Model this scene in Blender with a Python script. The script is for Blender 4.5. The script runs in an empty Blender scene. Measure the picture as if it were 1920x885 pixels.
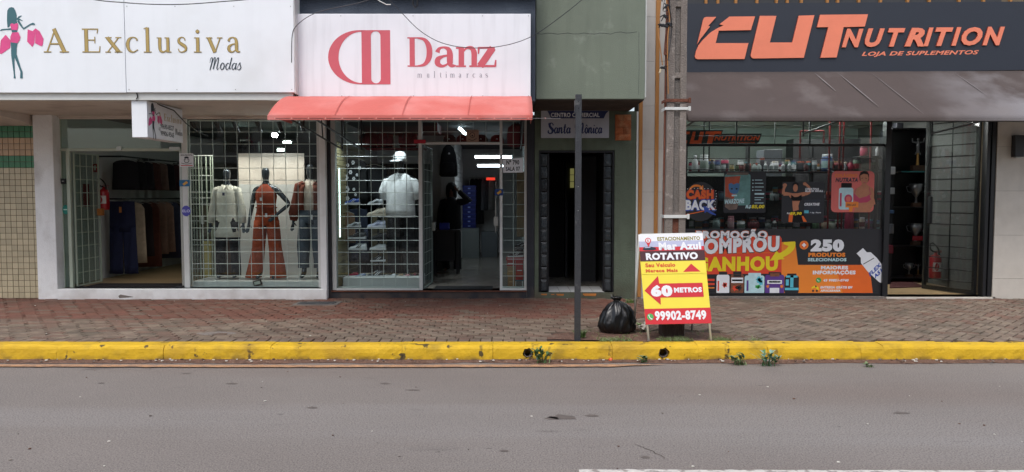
import bpy, bmesh, math, random
from mathutils import Vector, Matrix, noise, Euler
R = random.Random(7)
PI = math.pi
sc = bpy.context.scene
col = sc.collection

# ---------------------------------------------------------------- camera
CY, CZ, F = -11.6, 1.6, 1387.0
PITCH = math.radians(3.05)
cam = bpy.data.cameras.new('camera')
cam.sensor_width = 36; cam.lens = 36 * F / 1920; cam.clip_start = .1; cam.clip_end = 1000
co = bpy.data.objects.new('camera', cam); col.objects.link(co)
co.location = (0, CY, CZ); co.rotation_euler = (PI / 2 - PITCH, 0, 0)
sc.camera = co
# ---------------------------------------------------------------- world, sun, exposure
SUN_EL, SUN_AZ = math.radians(58), math.radians(200)
w = bpy.data.worlds.new('World'); sc.world = w; w.use_nodes = True
nt = w.node_tree; bg = nt.nodes['Background']
sk = nt.nodes.new('ShaderNodeTexSky'); sk.sky_type = 'NISHITA'; sk.sun_disc = False
sk.sun_elevation = SUN_EL; sk.sun_rotation = SUN_AZ; sk.air_density = 1.0; sk.dust_density = 3.0; sk.ozone_density = 1.0
hs = nt.nodes.new('ShaderNodeHueSaturation'); hs.inputs['Saturation'].default_value = .62
nt.links.new(sk.outputs[0], hs.inputs['Color']); nt.links.new(hs.outputs[0], bg.inputs['Color'])
bg.inputs['Strength'].default_value = .15
sl = bpy.data.lights.new('sun', 'SUN'); sl.energy = .9; sl.angle = math.radians(25); sl.color = (1, .985, .965)
so = bpy.data.objects.new('sun', sl); col.objects.link(so); so.location = (0, -5, 20)
sd = Vector((math.sin(SUN_AZ) * math.cos(SUN_EL), math.cos(SUN_AZ) * math.cos(SUN_EL), math.sin(SUN_EL)))
so.rotation_euler = (-sd).to_track_quat('-Z', 'Y').to_euler()
sc.view_settings.view_transform = 'Standard'; sc.view_settings.look = 'None'
sc.view_settings.exposure = .52; sc.view_settings.gamma = 1
sc.cycles.use_denoising = True
sc.cycles.transparent_max_bounces = 14; sc.cycles.max_bounces = 7
sc.cycles.sample_clamp_indirect = 3

# ---------------------------------------------------------------- pixel of the photograph -> point of the place
def ray(px, py):
    u = (px - 960) / F; v = (442.5 - py) / F
    return Vector((u, math.cos(PITCH) + v * math.sin(PITCH), -math.sin(PITCH) + v * math.cos(PITCH)))
def pos(px, py, Y):
    d = ray(px, py); t = (Y - CY) / d.y
    return Vector((d.x * t, Y, CZ + d.z * t))
def gnd(px, py, z=0):
    d = ray(px, py); t = (z - CZ) / d.z
    return Vector((d.x * t, CY + d.y * t, z))
class Plane:
    """a vertical plane facing the street at depth Y; photo pixels map linearly on it around (cx, cy)"""
    def __init__(s, Y, cx=960, cy=390):
        s.Y = Y; a = pos(cx, cy, Y); s.k = (pos(cx + 50, cy, Y).x - pos(cx - 50, cy, Y).x) / 100
        s.kz = (pos(cx, cy - 50, Y).z - pos(cx, cy + 50, Y).z) / 100
        s.cx, s.cy, s.a = cx, cy, a
    def x(s, px): return s.a.x + (px - s.cx) * s.k
    def z(s, py): return s.a.z + (s.cy - py) * s.kz
    def at(s, px, py, layer=0): return (s.x(px), s.Y - .0015 * layer, s.z(py))
class Board:
    """a flat board anywhere: unit coordinates a (right), b (down) in the ranges of its own drawing"""
    def __init__(s, tl, right, down, nrm, w, h):
        s.tl, s.r, s.d, s.n, s.w, s.h = Vector(tl), Vector(right), Vector(down), Vector(nrm), w, h
    def at(s, a, b, layer=0): return tuple(s.tl + s.r * (a / s.w) + s.d * (b / s.h) + s.n * .0012 * layer)

# ---------------------------------------------------------------- materials
def lin(h):
    h = h.lstrip('#'); c = [int(h[i:i + 2], 16) / 255 for i in (0, 2, 4)]
    return [x / 12.92 if x <= .04045 else ((x + .055) / 1.055) ** 2.4 for x in c]
MATS = {}
def pm(name, c, rough=.6, var=.12, sc_=5., bump=.08, bsc=70., metal=0., rnd=0., dirt=None, streak=0., spec=.5, coat=0., stretch=None):
    """procedural material: two noises vary the colour, bump gives fine relief, dirt = (hex, amount, scale), streak = strength of vertical runs"""
    m = bpy.data.materials.new(name); m.use_nodes = True; MATS[name] = m
    nt = m.node_tree; N, L = nt.nodes, nt.links
    b = N['Principled BSDF']; b.inputs['Roughness'].default_value = rough; b.inputs['Metallic'].default_value = metal
    b.inputs['Specular IOR Level'].default_value = spec
    if coat: b.inputs['Coat Weight'].default_value = coat; b.inputs['Coat Roughness'].default_value = .15
    if isinstance(c, str): c = lin(c)
    tc = N.new('ShaderNodeTexCoord'); src = tc.outputs['Object']
    if stretch:
        mp = N.new('ShaderNodeMapping'); mp.inputs['Scale'].default_value = stretch; L.new(src, mp.inputs[0]); src2 = mp.outputs[0]
    else: src2 = src
    n = N.new('ShaderNodeTexNoise'); n.inputs['Scale'].default_value = sc_; n.inputs['Detail'].default_value = 6; n.inputs['Roughness'].default_value = .65
    L.new(src2, n.inputs['Vector'])
    cr = N.new('ShaderNodeValToRGB'); e = cr.color_ramp.elements
    e[0].position = .3; e[1].position = .7
    e[0].color = [x * (1 - var) for x in c] + [1]; e[1].color = [min(1, x * (1 + var)) for x in c] + [1]
    L.new(n.outputs[0], cr.inputs[0]); out = cr.outputs[0]
    def mix(fac, colr):
        nonlocal out
        mx = N.new('ShaderNodeMix'); mx.data_type = 'RGBA'; L.new(fac, mx.inputs[0]); L.new(out, mx.inputs[6])
        mx.inputs[7].default_value = list(colr) + [1]; out = mx.outputs[2]
    def noisemask(scale, lo, hi, amt, stretch=None, det=5, xr=None):
        v = src
        if stretch:
            mp = N.new('ShaderNodeMapping'); mp.inputs['Scale'].default_value = stretch; L.new(src, mp.inputs[0]); v = mp.outputs[0]
        q = N.new('ShaderNodeTexNoise'); q.inputs['Scale'].default_value = scale; q.inputs['Detail'].default_value = det; L.new(v, q.inputs['Vector'])
        mr = N.new('ShaderNodeMapRange'); mr.inputs[1].default_value = lo; mr.inputs[2].default_value = hi
        mr.inputs[3].default_value = 0; mr.inputs[4].default_value = amt; L.new(q.outputs[0], mr.inputs[0])
        if xr:
            sx = N.new('ShaderNodeSeparateXYZ'); L.new(src, sx.inputs[0]); m2 = N.new('ShaderNodeMapRange'); m2.inputs[1].default_value = xr[0]; m2.inputs[2].default_value = xr[1]; L.new(sx.outputs[xr[2] if len(xr) > 2 else 0], m2.inputs[0])
            mm = N.new('ShaderNodeMath'); mm.operation = 'MULTIPLY'; L.new(m2.outputs[0], mm.inputs[0]); L.new(mr.outputs[0], mm.inputs[1]); return mm.outputs[0]
        return mr.outputs[0]
    if dirt:
        dl = dirt if isinstance(dirt, list) else [dirt]
        for d in dl: mix(noisemask(d[2], d[3] if len(d) > 3 else .5, d[4] if len(d) > 4 else .68, d[1], d[5] if len(d) > 5 else None, 5, d[6] if len(d) > 6 else None), lin(d[0]))
    if streak: mix(noisemask(1., .5, .75, streak, (9, 9, .7)), [x * .45 for x in c])
    if rnd:
        oi = N.new('ShaderNodeObjectInfo'); h = N.new('ShaderNodeHueSaturation'); mr = N.new('ShaderNodeMapRange')
        mr.inputs[3].default_value = 1 - rnd; mr.inputs[4].default_value = 1 + rnd
        L.new(oi.outputs['Random'], mr.inputs[0]); L.new(mr.outputs[0], h.inputs['Value']); L.new(out, h.inputs['Color']); out = h.outputs[0]
    L.new(out, b.inputs['Base Color'])
    if bump:
        q = N.new('ShaderNodeTexNoise'); q.inputs['Scale'].default_value = bsc; q.inputs['Detail'].default_value = 4; L.new(src2, q.inputs['Vector'])
        bp = N.new('ShaderNodeBump'); bp.inputs['Strength'].default_value = bump * 3; bp.inputs['Distance'].default_value = .01
        L.new(q.outputs[0], bp.inputs['Height']); L.new(bp.outputs[0], b.inputs['Normal'])
    return m
def glassmat(name, tint=(.9, .95, .94), refl=1.0, haze=0.0):
    m = bpy.data.materials.new(name); m.use_nodes = True; MATS[name] = m
    nt = m.node_tree; N, L = nt.nodes, nt.links; N.clear()
    o = N.new('ShaderNodeOutputMaterial'); t = N.new('ShaderNodeBsdfTransparent'); t.inputs[0].default_value = (*tint, 1)
    g = N.new('ShaderNodeBsdfGlossy'); g.inputs['Roughness'].default_value = .02
    lw = N.new('ShaderNodeLayerWeight'); lw.inputs[0].default_value = .5
    p = N.new('ShaderNodeMath'); p.operation = 'POWER'; p.inputs[1].default_value = 5; L.new(lw.outputs['Facing'], p.inputs[0])
    a = N.new('ShaderNodeMath'); a.operation = 'MULTIPLY_ADD'; a.inputs[1].default_value = .9; a.inputs[2].default_value = .034 * refl; L.new(p.outputs[0], a.inputs[0])
    mx = N.new('ShaderNodeMixShader'); L.new(a.outputs[0], mx.inputs[0]); L.new(t.outputs[0], mx.inputs[1]); L.new(g.outputs[0], mx.inputs[2])
    out = mx.outputs[0]
    if haze:
        d = N.new('ShaderNodeBsdfDiffuse'); d.inputs[0].default_value = (.5, .5, .48, 1)
        nz = N.new('ShaderNodeTexNoise'); nz.inputs['Scale'].default_value = 3; nz.inputs['Detail'].default_value = 6
        ml = N.new('ShaderNodeMath'); ml.operation = 'MULTIPLY'; ml.inputs[1].default_value = haze; L.new(nz.outputs[0], ml.inputs[0])
        m2 = N.new('ShaderNodeMixShader'); L.new(ml.outputs[0], m2.inputs[0]); L.new(out, m2.inputs[1]); L.new(d.outputs[0], m2.inputs[2]); out = m2.outputs[0]
    L.new(out, o.inputs[0]); return m
def glow(name, c, s):
    m = bpy.data.materials.new(name); m.use_nodes = True; MATS[name] = m
    b = m.node_tree.nodes['Principled BSDF']; b.inputs['Base Color'].default_value = (*lin(c), 1)
    b.inputs['Emission Color'].default_value = (*lin(c), 1); b.inputs['Emission Strength'].default_value = s
    return m
def M(n):
    if n not in MATS:
        if n.startswith('#'): pm(n, n, .5, .05, 20, .0)
        elif n.startswith('~'): pm(n, n[1:], .85, .16, 14, .2, 120)      # cloth
        else: raise KeyError(n)
    return MATS[n]

# ---------------------------------------------------------------- mesh builder
class MB:
    def __init__(s): s.v, s.f, s.m = [], [], []
    def add(s, vs, fs, mi=0):
        n = len(s.v); s.v += [tuple(p) for p in vs]; s.f += [tuple(i + n for i in f) for f in fs]; s.m += [mi] * len(fs); return s
    def box(s, x0, x1, y0, y1, z0, z1, mi=0):
        if x0 > x1: x0, x1 = x1, x0
        if y0 > y1: y0, y1 = y1, y0
        if z0 > z1: z0, z1 = z1, z0
        v = [(x, y, z) for z in (z0, z1) for y in (y0, y1) for x in (x0, x1)]
        return s.add(v, [(0, 2, 3, 1), (4, 5, 7, 6), (0, 1, 5, 4), (2, 6, 7, 3), (0, 4, 6, 2), (1, 3, 7, 5)], mi)
    def obox(s, c, size, rot=None, mi=0):
        rot = rot or Matrix.Identity(3); c = Vector(c); h = [x / 2 for x in size]
        v = [c + rot @ Vector((sx * h[0], sy * h[1], sz * h[2])) for sz in (-1, 1) for sy in (-1, 1) for sx in (-1, 1)]
        return s.add(v, [(0, 2, 3, 1), (4, 5, 7, 6), (0, 1, 5, 4), (2, 6, 7, 3), (0, 4, 6, 2), (1, 3, 7, 5)], mi)
    def bar(s, a, b, r, mi=0, n=6): return s.tube([a, b], r, n, mi)
    def tube(s, pts, r, n=8, mi=0, cap=True, flat=1.):
        pts = [Vector(p) for p in pts]; rr = r if isinstance(r, (list, tuple)) else [r] * len(pts); rings = []; up = None
        for i, p in enumerate(pts):
            t = (pts[min(i + 1, len(pts) - 1)] - pts[max(i - 1, 0)])
            t = t.normalized() if t.length > 1e-9 else Vector((0, 0, 1))
            if up is None: up = t.orthogonal().normalized() if abs(t.z) < .9 else Vector((1, 0, 0))
            a = (up - t * up.dot(t)); a = a.normalized() if a.length > 1e-6 else t.orthogonal().normalized(); b = t.cross(a); up = a
            rings.append([p + (a * math.cos(2 * PI * k / n) + b * math.sin(2 * PI * k / n) * flat) * rr[i] for k in range(n)])
        return s.loft(rings, mi, cap)
    def loft(s, rings, mi=0, cap=True):
        n = len(rings[0]); v = [p for r in rings for p in r]; f = []
        for i in range(len(rings) - 1):
            for k in range(n): f.append((i * n + k, i * n + (k + 1) % n, (i + 1) * n + (k + 1) % n, (i + 1) * n + k))
        if cap: f.append(tuple(range(n - 1, -1, -1))); f.append(tuple(range((len(rings) - 1) * n, len(rings) * n)))
        return s.add(v, f, mi)
    def ell(s, secs, n=16, mi=0, cap=True, wob=0.):
        """stack of ellipses (cx, cy, z, rx, ry)"""
        rings = []
        for j, (cx, cy, z, rx, ry) in enumerate(secs):
            rg = []
            for k in range(n):
                a = 2 * PI * k / n; w_ = 1 + wob * noise.noise(Vector((math.cos(a) * 2.3, math.sin(a) * 2.3, z * 5 + j * .37)))
                rg.append((cx + rx * w_ * math.cos(a), cy + ry * w_ * math.sin(a), z))
            rings.append(rg)
        return s.loft(rings, mi, cap)
    def lathe(s, c, prof, n=14, mi=0, cap=True):
        return s.ell([(c[0], c[1], c[2] + z, r, r) for r, z in prof], n, mi, cap)
    def prism(s, pts, vec, mi=0):
        """closed outline of 3D points pushed along vec"""
        pts = [Vector(p) for p in pts]; vec = Vector(vec); n = len(pts)
        f = [tuple(range(n)), tuple(range(2 * n - 1, n - 1, -1))] + [(i, i + n, (i + 1) % n + n, (i + 1) % n) for i in range(n)]
        return s.add(pts + [p + vec for p in pts], f, mi)
    # flat print on a plane / board
    def poly(s, P, pts, layer=1, mi=0): return s.add([P.at(x, y, layer) for x, y in pts], [tuple(range(len(pts)))], mi)
    def rect(s, P, x0, y0, x1, y1, layer=1, mi=0): return s.poly(P, [(x0, y1), (x1, y1), (x1, y0), (x0, y0)], layer, mi)
    def disc(s, P, x, y, rx, ry=None, layer=1, mi=0, n=20, a0=0, a1=2 * PI):
        ry = ry or rx; return s.poly(P, [(x + rx * math.cos(a0 + (a1 - a0) * k / n), y - ry * math.sin(a0 + (a1 - a0) * k / n)) for k in range(n)], layer, mi)
    def rrect(s, P, x0, y0, x1, y1, r, layer=1, mi=0):
        p = []
        for cx, cy, a in ((x1 - r, y1 - r, 0), (x0 + r, y1 - r, 1), (x0 + r, y0 + r, 2), (x1 - r, y0 + r, 3)):
            for k in range(5):
                t = (a + k / 4) * PI / 2; p.append((cx + r * math.cos(t), cy + r * math.sin(t)))
        return s.poly(P, p[::-1], layer, mi)
    def strip(s, P, A, B, layer=1, mi=0):
        n = len(A); return s.add([P.at(*p, layer) for p in A] + [P.at(*p, layer) for p in B], [(i, i + 1, n + i + 1, n + i) for i in range(n - 1)], mi)
    def text(s, P, t, x0, y0, x1, y1, layer=2, mi=0, bold=0., shear=0., tilt=0., depth=0., weightx=1.):
        vs, fs = text_mesh(t, bold, shear)
        ax0 = min(v[0] for v in vs); ax1 = max(v[0] for v in vs); ay0 = min(v[1] for v in vs); ay1 = max(v[1] for v in vs)
        o = []
        for x, y in vs:
            u = (x - ax0) / (ax1 - ax0); q = (y - ay0) / (ay1 - ay0)
            o.append(P.at(x0 + u * (x1 - x0), y1 + q * (y0 - y1) + tilt * u, layer))
        s.add(o, fs, mi)
        if depth:   # raised letters: side walls from the boundary edges down to the board
            cnt = {}
            for f in fs:
                for i in range(len(f)):
                    e = (f[i], f[(i + 1) % len(f)]); k = tuple(sorted(e)); cnt.setdefault(k, []).append(e)
            sv, sf = [], []
            for k, l in cnt.items():
                if len(l) == 1:
                    a, b = o[l[0][0]], o[l[0][1]]; n = len(sv)
                    sv += [a, b, (b[0], b[1] + depth, b[2]), (a[0], a[1] + depth, a[2])]; sf.append((n, n + 3, n + 2, n + 1))
            s.add(sv, sf, mi)
        return s
    def ribbon(s, P, pts, layer=2, mi=0, smooth=False):
        """stroke of varying width: pts = (x, y, width) in plane units"""
        if smooth and len(pts) > 2:
            q = []; n = len(pts)
            for i in range(n - 1):
                p0, p1, p2, p3 = pts[max(i - 1, 0)], pts[i], pts[i + 1], pts[min(i + 2, n - 1)]
                for k in range(6):
                    t = k / 6; q.append(tuple(.5 * ((2 * b) + (c - a) * t + (2 * a - 5 * b + 4 * c - d) * t * t + (3 * b - a - 3 * c + d) * t ** 3) for a, b, c, d in zip(p0, p1, p2, p3)))
            q.append(pts[-1]); pts = q
        A, B = [], []; n = len(pts)
        for i, (x, y, wd) in enumerate(pts):
            x0, y0 = pts[max(i - 1, 0)][:2]; x1, y1 = pts[min(i + 1, n - 1)][:2]
            dx, dy = x1 - x0, y1 - y0; l = math.hypot(dx, dy) or 1
            A.append((x - dy / l * wd / 2, y + dx / l * wd / 2)); B.append((x + dy / l * wd / 2, y - dx / l * wd / 2))
        return s.strip(P, A, B, layer, mi)
TXT = {}
def text_mesh(t, bold, shear):
    k = (t, bold, shear)
    if k not in TXT:
        cu = bpy.data.curves.new('t', 'FONT'); cu.body = t; cu.size = 1; cu.offset = bold; cu.shear = shear; cu.resolution_u = 3
        if bold: cu.space_character = 1 + bold * 2
        o = bpy.data.objects.new('t', cu); col.objects.link(o)
        me = bpy.data.meshes.new_from_object(o.evaluated_get(bpy.context.evaluated_depsgraph_get()))
        bm = bmesh.new(); bm.from_mesh(me); bmesh.ops.remove_doubles(bm, verts=bm.verts, dist=1e-5); bm.verts.index_update()
        TXT[k] = ([(v.co.x, v.co.y) for v in bm.verts], [tuple(v.index for v in f.verts) for f in bm.faces])
        bm.free(); bpy.data.objects.remove(o); bpy.data.meshes.remove(me); bpy.data.curves.remove(cu)
    return TXT[k]

# ---------------------------------------------------------------- objects
ORG = {}
def setp(o, label=None, cat=None, group=None, kind=None):
    for k, v in (('label', label), ('category', cat), ('group', group), ('kind', kind)):
        if v: o[k] = v
    return o
def thing(name, label, cat, loc=(0, 0, 0), group=None):
    o = bpy.data.objects.new(name, None); col.objects.link(o); o.location = loc; o.empty_display_size = .1
    ORG[o.name] = Vector(loc); return setp(o, label, cat, group)
def put(name, mesh, parent=None, org=None):
    o = bpy.data.objects.new(name, mesh); col.objects.link(o)
    if parent is not None: o.parent = parent; ORG[o.name] = ORG[parent.name]
    else: o.location = org; ORG[o.name] = Vector(org)
    return o
def build(name, mb, mats, parent=None, smooth=False, bevel=0, label=None, cat=None, group=None, kind=None, org=None, segs=2):
    if not isinstance(mats, (list, tuple)): mats = [mats]
    if parent is not None: og = ORG[parent.name]
    elif org is not None: og = Vector(org)
    else:
        xs, ys, zs = zip(*mb.v); og = Vector(((min(xs) + max(xs)) / 2, (min(ys) + max(ys)) / 2, min(zs)))
    me = bpy.data.meshes.new(name); me.from_pydata([(x - og.x, y - og.y, z - og.z) for x, y, z in mb.v], [], mb.f)
    for m in mats: me.materials.append(M(m) if isinstance(m, str) else m)
    if len(mats) > 1: me.polygons.foreach_set('material_index', mb.m)
    if smooth is True: me.polygons.foreach_set('use_smooth', [True] * len(me.polygons))
    me.update()
    o = put(name, me, parent, og)
    if bevel:
        b = o.modifiers.new('bevel', 'BEVEL'); b.width = bevel; b.segments = segs; b.limit_method = 'ANGLE'; b.angle_limit = math.radians(40)
    return setp(o, label, cat, group, kind)
def bx(name, x0, x1, y0, y1, z0, z1, mat, parent=None, bevel=.004, **k):
    return build(name, MB().box(x0, x1, y0, y1, z0, z1), mat, parent, bevel=bevel, **k)
def dup(o, loc=None, rz=None, parent=None, label=None, group=None, mats=None):
    c = o.copy(); col.objects.link(c)
    if mats and o.type == 'MESH':
        c.data = o.data.copy(); sw = {M(a): M(b) for a, b in mats.items()}
        for i, m in enumerate(c.data.materials):
            if m in sw: c.data.materials[i] = sw[m]
    if parent is not None: c.parent = parent
    for ch in list(o.children): dup(ch, parent=c, mats=mats)
    if loc is not None: c.location = loc
    if rz is not None: c.rotation_euler = (0, 0, rz)
    if label: c['label'] = label
    if group: c['group'] = group
    return c
def evalmesh(o):
    me = bpy.data.meshes.new_from_object(o.evaluated_get(bpy.context.evaluated_depsgraph_get())); me.name = o.name
    old = o.data; o.modifiers.clear(); o.data = me; return o
def skin(name, J, E, mat, parent, root, sub=1, scale=1., off=(0, 0, 0)):
    """one continuous body grown by the Skin modifier; J: joint -> (x, y, z, rx[, ry])"""
    keys = list(J); idx = {k: i for i, k in enumerate(keys)}; off = Vector(off)
    me = bpy.data.meshes.new(name)
    me.from_pydata([tuple(Vector(J[k][:3]) * scale + off) for k in keys], [(idx[a], idx[b]) for a, b in E], [])
    o = put(name, me, parent, (0, 0, 0))
    o.modifiers.new('s', 'SKIN')
    sv = me.skin_vertices[0].data
    for k in keys:
        r = J[k][3:]; sv[idx[k]].radius = (r[0] * scale, (r[1] if len(r) > 1 else r[0]) * scale); sv[idx[k]].use_root = (k == root)
    if sub: m = o.modifiers.new('u', 'SUBSURF'); m.levels = sub; m.render_levels = sub
    evalmesh(o); o.data.materials.clear(); o.data.materials.append(M(mat))
    o.data.polygons.foreach_set('use_smooth', [True] * len(o.data.polygons)); return o

# ---------------------------------------------------------------- stroke letters for the signs whose lettering no built-in font has
# x to the right, y up, capital height 1; (kind, points): L polyline, C smooth curve; each point (x, y, width)
SERIF = {
 'A': (.92, [('L', [(.12, 0, .05), (.45, 1, .05)]), ('L', [(.40, 1.0, .13), (.78, 0, .14)]), ('L', [(.24, .36, .055), (.66, .36, .055)]), ('L', [(0, .02, .04), (.28, .02, .04)]), ('L', [(.6, .02, .04), (.94, .02, .04)])]),
 'E': (.78, [('L', [(.18, 0, .14), (.18, 1, .14)]), ('L', [(0, .98, .045), (.70, .98, .045)]), ('L', [(0, .02, .045), (.74, .02, .045)]), ('L', [(.2, .52, .045), (.55, .52, .045)]), ('L', [(.69, 1, .04), (.66, .80, .02)]), ('L', [(.55, .66, .035), (.55, .38, .035)]), ('L', [(.74, 0, .04), (.77, .26, .02)])]),
 'D': (1.0, [('L', [(.19, 0, .17), (.19, 1, .17)]), ('L', [(0, .98, .04), (.42, .98, .04)]), ('L', [(0, .02, .04), (.42, .02, .04)]), ('C', [(.38, .98, .04), (.66, .93, .1), (.83, .75, .17), (.88, .5, .19), (.83, .25, .17), (.66, .07, .1), (.38, .02, .04)])]),
 'x': (.64, [('L', [(.08, .63, .12), (.5, .01, .13)]), ('L', [(.5, .63, .04), (.08, .01, .04)]), ('L', [(0, .625, .035), (.24, .625, .035)]), ('L', [(.38, .625, .035), (.6, .625, .035)]), ('L', [(0, .015, .035), (.2, .015, .035)]), ('L', [(.34, .015, .035), (.62, .015, .035)])]),
 'c': (.56, [('C', [(.50, .50, .07), (.44, .60, .05), (.30, .64, .04), (.14, .55, .1), (.07, .33, .13), (.14, .1, .1), (.32, .015, .05), (.52, .12, .03)])]),
 'l': (.34, [('L', [(.16, 0, .12), (.16, 1.05, .12)]), ('L', [(0, .015, .035), (.32, .015, .035)]), ('L', [(.02, 1.0, .03), (.16, 1.05, .04)])]),
 'u': (.70, [('C', [(.16, .63, .12), (.15, .3, .12), (.18, .08, .1), (.32, .02, .06), (.50, .12, .04)]), ('L', [(.52, 0, .12), (.52, .63, .12)]), ('L', [(.02, .615, .035), (.2, .615, .035)]), ('L', [(.38, .615, .035), (.56, .615, .035)]), ('L', [(.52, .015, .035), (.68, .015, .035)])]),
 's': (.48, [('C', [(.37, .50, .04), (.33, .60, .04), (.21, .64, .04), (.08, .56, .08), (.09, .43, .11), (.22, .34, .13), (.37, .24, .12), (.39, .1, .08), (.24, .015, .04), (.1, .04, .04), (.05, .15, .04)])]),
 'i': (.32, [('L', [(.16, 0, .12), (.16, .63, .12)]), ('L', [(0, .015, .035), (.31, .015, .035)]), ('L', [(.02, .615, .035), (.16, .615, .035)]), ('C', [(.08, .88, .02), (.12, .88, .11), (.16, .88, .14), (.20, .88, .11), (.24, .88, .02)])]),
 'v': (.62, [('L', [(.10, .63, .12), (.33, 0, .12)]), ('L', [(.54, .63, .04), (.34, .02, .04)]), ('L', [(0, .615, .035), (.24, .615, .035)]), ('L', [(.42, .615, .035), (.62, .615, .035)])]),
 'a': (.60, [('C', [(.08, .47, .1), (.13, .59, .06), (.25, .635, .04), (.38, .57, .09), (.42, .42, .12), (.42, .15, .12), (.46, .04, .08), (.58, .03, .03)]), ('C', [(.42, .38, .04), (.24, .34, .05), (.1, .25, .1), (.09, .1, .11), (.2, .02, .06), (.32, .06, .04), (.42, .18, .03)])]),
 'n': (.72, [('L', [(.16, 0, .12), (.16, .63, .12)]), ('C', [(.2, .48, .04), (.32, .61, .05), (.46, .61, .09), (.54, .48, .12), (.545, .25, .12), (.545, 0, .12)]), ('L', [(0, .015, .035), (.30, .015, .035)]), ('L', [(.40, .015, .035), (.70, .015, .035)]), ('L', [(.0, .615, .035), (.16, .615, .035)])]),
 'z': (.60, [('L', [(.05, .62, .04), (.54, .62, .04)]), ('L', [(.48, .62, .15), (.10, .02, .15)]), ('L', [(.03, .02, .045), (.56, .02, .045)]), ('L', [(.06, .64, .05), (.05, .42, .02)]), ('L', [(.55, 0, .05), (.57, .22, .02)])]),
 'm': (1.02, [('L', [(.16, 0, .1), (.16, .63, .1)]), ('C', [(.2, .48, .04), (.32, .61, .05), (.44, .6, .08), (.5, .45, .1), (.5, 0, .1)]), ('C', [(.54, .48, .04), (.66, .61, .05), (.78, .6, .08), (.84, .45, .1), (.84, 0, .1)]), ('L', [(.03, .015, .03), (.29, .015, .03)]), ('L', [(.38, .015, .03), (.62, .015, .03)]), ('L', [(.72, .015, .03), (.98, .015, .03)])]),
 't': (.40, [('C', [(.17, .85, .04), (.17, .5, .1), (.17, .15, .1), (.24, .02, .06), (.36, .06, .03)]), ('L', [(.03, .61, .035), (.35, .61, .035)])]),
 'r': (.46, [('L', [(.16, 0, .11), (.16, .63, .11)]), ('C', [(.2, .45, .04), (.28, .6, .05), (.42, .58, .1)]), ('L', [(0, .015, .035), (.32, .015, .035)]), ('L', [(0, .615, .035), (.16, .615, .035)])]),
}
W_ = .11
SCRIPT = {
 'M': (1.0, [('C', [(.0, .55, .03), (.02, .9, .05), (.16, 1., .07), (.2, .7, W_), (.12, .1, W_), (.1, -.05, .05)]), ('C', [(.14, .2, .04), (.32, .9, .06), (.45, 1., .08), (.45, .6, W_), (.40, .05, W_)]), ('C', [(.42, .15, .04), (.62, .85, .06), (.76, .98, .08), (.78, .6, W_), (.74, .15, W_), (.84, .02, .06), (.98, .2, .03)])]),
 'S': (.80, [('C', [(.66, .78, .1), (.5, 1., .06), (.24, .96, .12), (.2, .72, .16), (.4, .52, .18), (.6, .34, .18), (.56, .08, .13), (.3, -.02, .08), (.06, .1, .1), (.08, .3, .07)]), ('C', [(.0, .86, .05), (.12, .98, .07), (.24, .9, .05)])]),
 'o': (.52, [('C', [(.36, .5, .06), (.2, .56, .08), (.07, .3, W_), (.18, .03, .09), (.36, .1, .1), (.42, .35, W_), (.3, .52, .05), (.52, .45, .03)])]),
 'd': (.60, [('C', [(.38, .46, .05), (.2, .54, .08), (.06, .28, W_), (.16, .02, .09), (.34, .12, .06), (.46, .5, .08), (.52, 1., W_)]), ('C', [(.52, .98, W_), (.44, .4, W_), (.44, .08, .09), (.6, .14, .03)])]),
 'a': (.56, [('C', [(.40, .46, .05), (.2, .54, .08), (.06, .28, W_), (.16, .02, .09), (.32, .14, .06), (.42, .5, .05)]), ('C', [(.44, .55, .1), (.40, .25, W_), (.42, .04, .09), (.58, .18, .03)])]),
 's': (.44, [('C', [(.0, .15, .03), (.2, .58, .07), (.24, .42, .1), (.36, .18, W_), (.2, .0, .08), (.04, .08, .07)])]),
 'n': (.62, [('C', [(.02, .45, .04), (.1, .56, .08), (.1, .3, W_), (.06, 0, W_)]), ('C', [(.08, .2, .04), (.28, .55, .07), (.40, .48, .1), (.38, .15, W_), (.46, .02, .08), (.62, .2, .03)])]),
 't': (.40, [('C', [(.2, .9, .1), (.14, .4, W_), (.14, .08, .1), (.26, .02, .07), (.40, .18, .03)]), ('L', [(.0, .6, .06), (.36, .62, .06)])]),
 'i': (.32, [('C', [(.14, .55, .1), (.1, .2, W_), (.16, .02, .08), (.32, .18, .03)]), ('L', [(.15, .74, .1), (.22, .8, .1)])]),
 'c': (.48, [('C', [(.38, .44, .1), (.26, .56, .07), (.08, .36, W_), (.1, .08, .1), (.26, .0, .08), (.46, .18, .04)])]),
 '^': (.0, [('L', [(-.42, .68, .05), (-.28, .84, .09), (-.14, .68, .05)])]),
}
def strokes(mb, P, t, font, x0, y0, x1, cap, layer=2, mi=0, wt=1., gap=0., shear=0., sub=None):
    """write t so that its ink runs x0..x1 with baseline y0 and capital height cap (plane units, y down)"""
    adv = []; cx = 0
    for ch in t:
        if ch == ' ': adv.append((ch, cx)); cx += .45 + gap; continue
        adv.append((ch, cx)); cx += font[ch][0] + (gap if font[ch][0] else 0)
    tot = cx - gap; kx = (x1 - x0) / tot; n = 0
    for ch, ax in adv:
        if ch == ' ': continue
        for j, (kind, pts) in enumerate(font[ch][1]):
            q = []
            if len(pts) > 1:
                for x, y, wd in pts:
                    q.append((x0 + (ax + x + shear * y) * kx, y0 - y * cap, max(wd, .03) * wt * (abs(kx) + cap) / 2))
            mb.ribbon(P, q, layer + .12 * (n % 5), mi, kind == 'C'); n += 1
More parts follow.
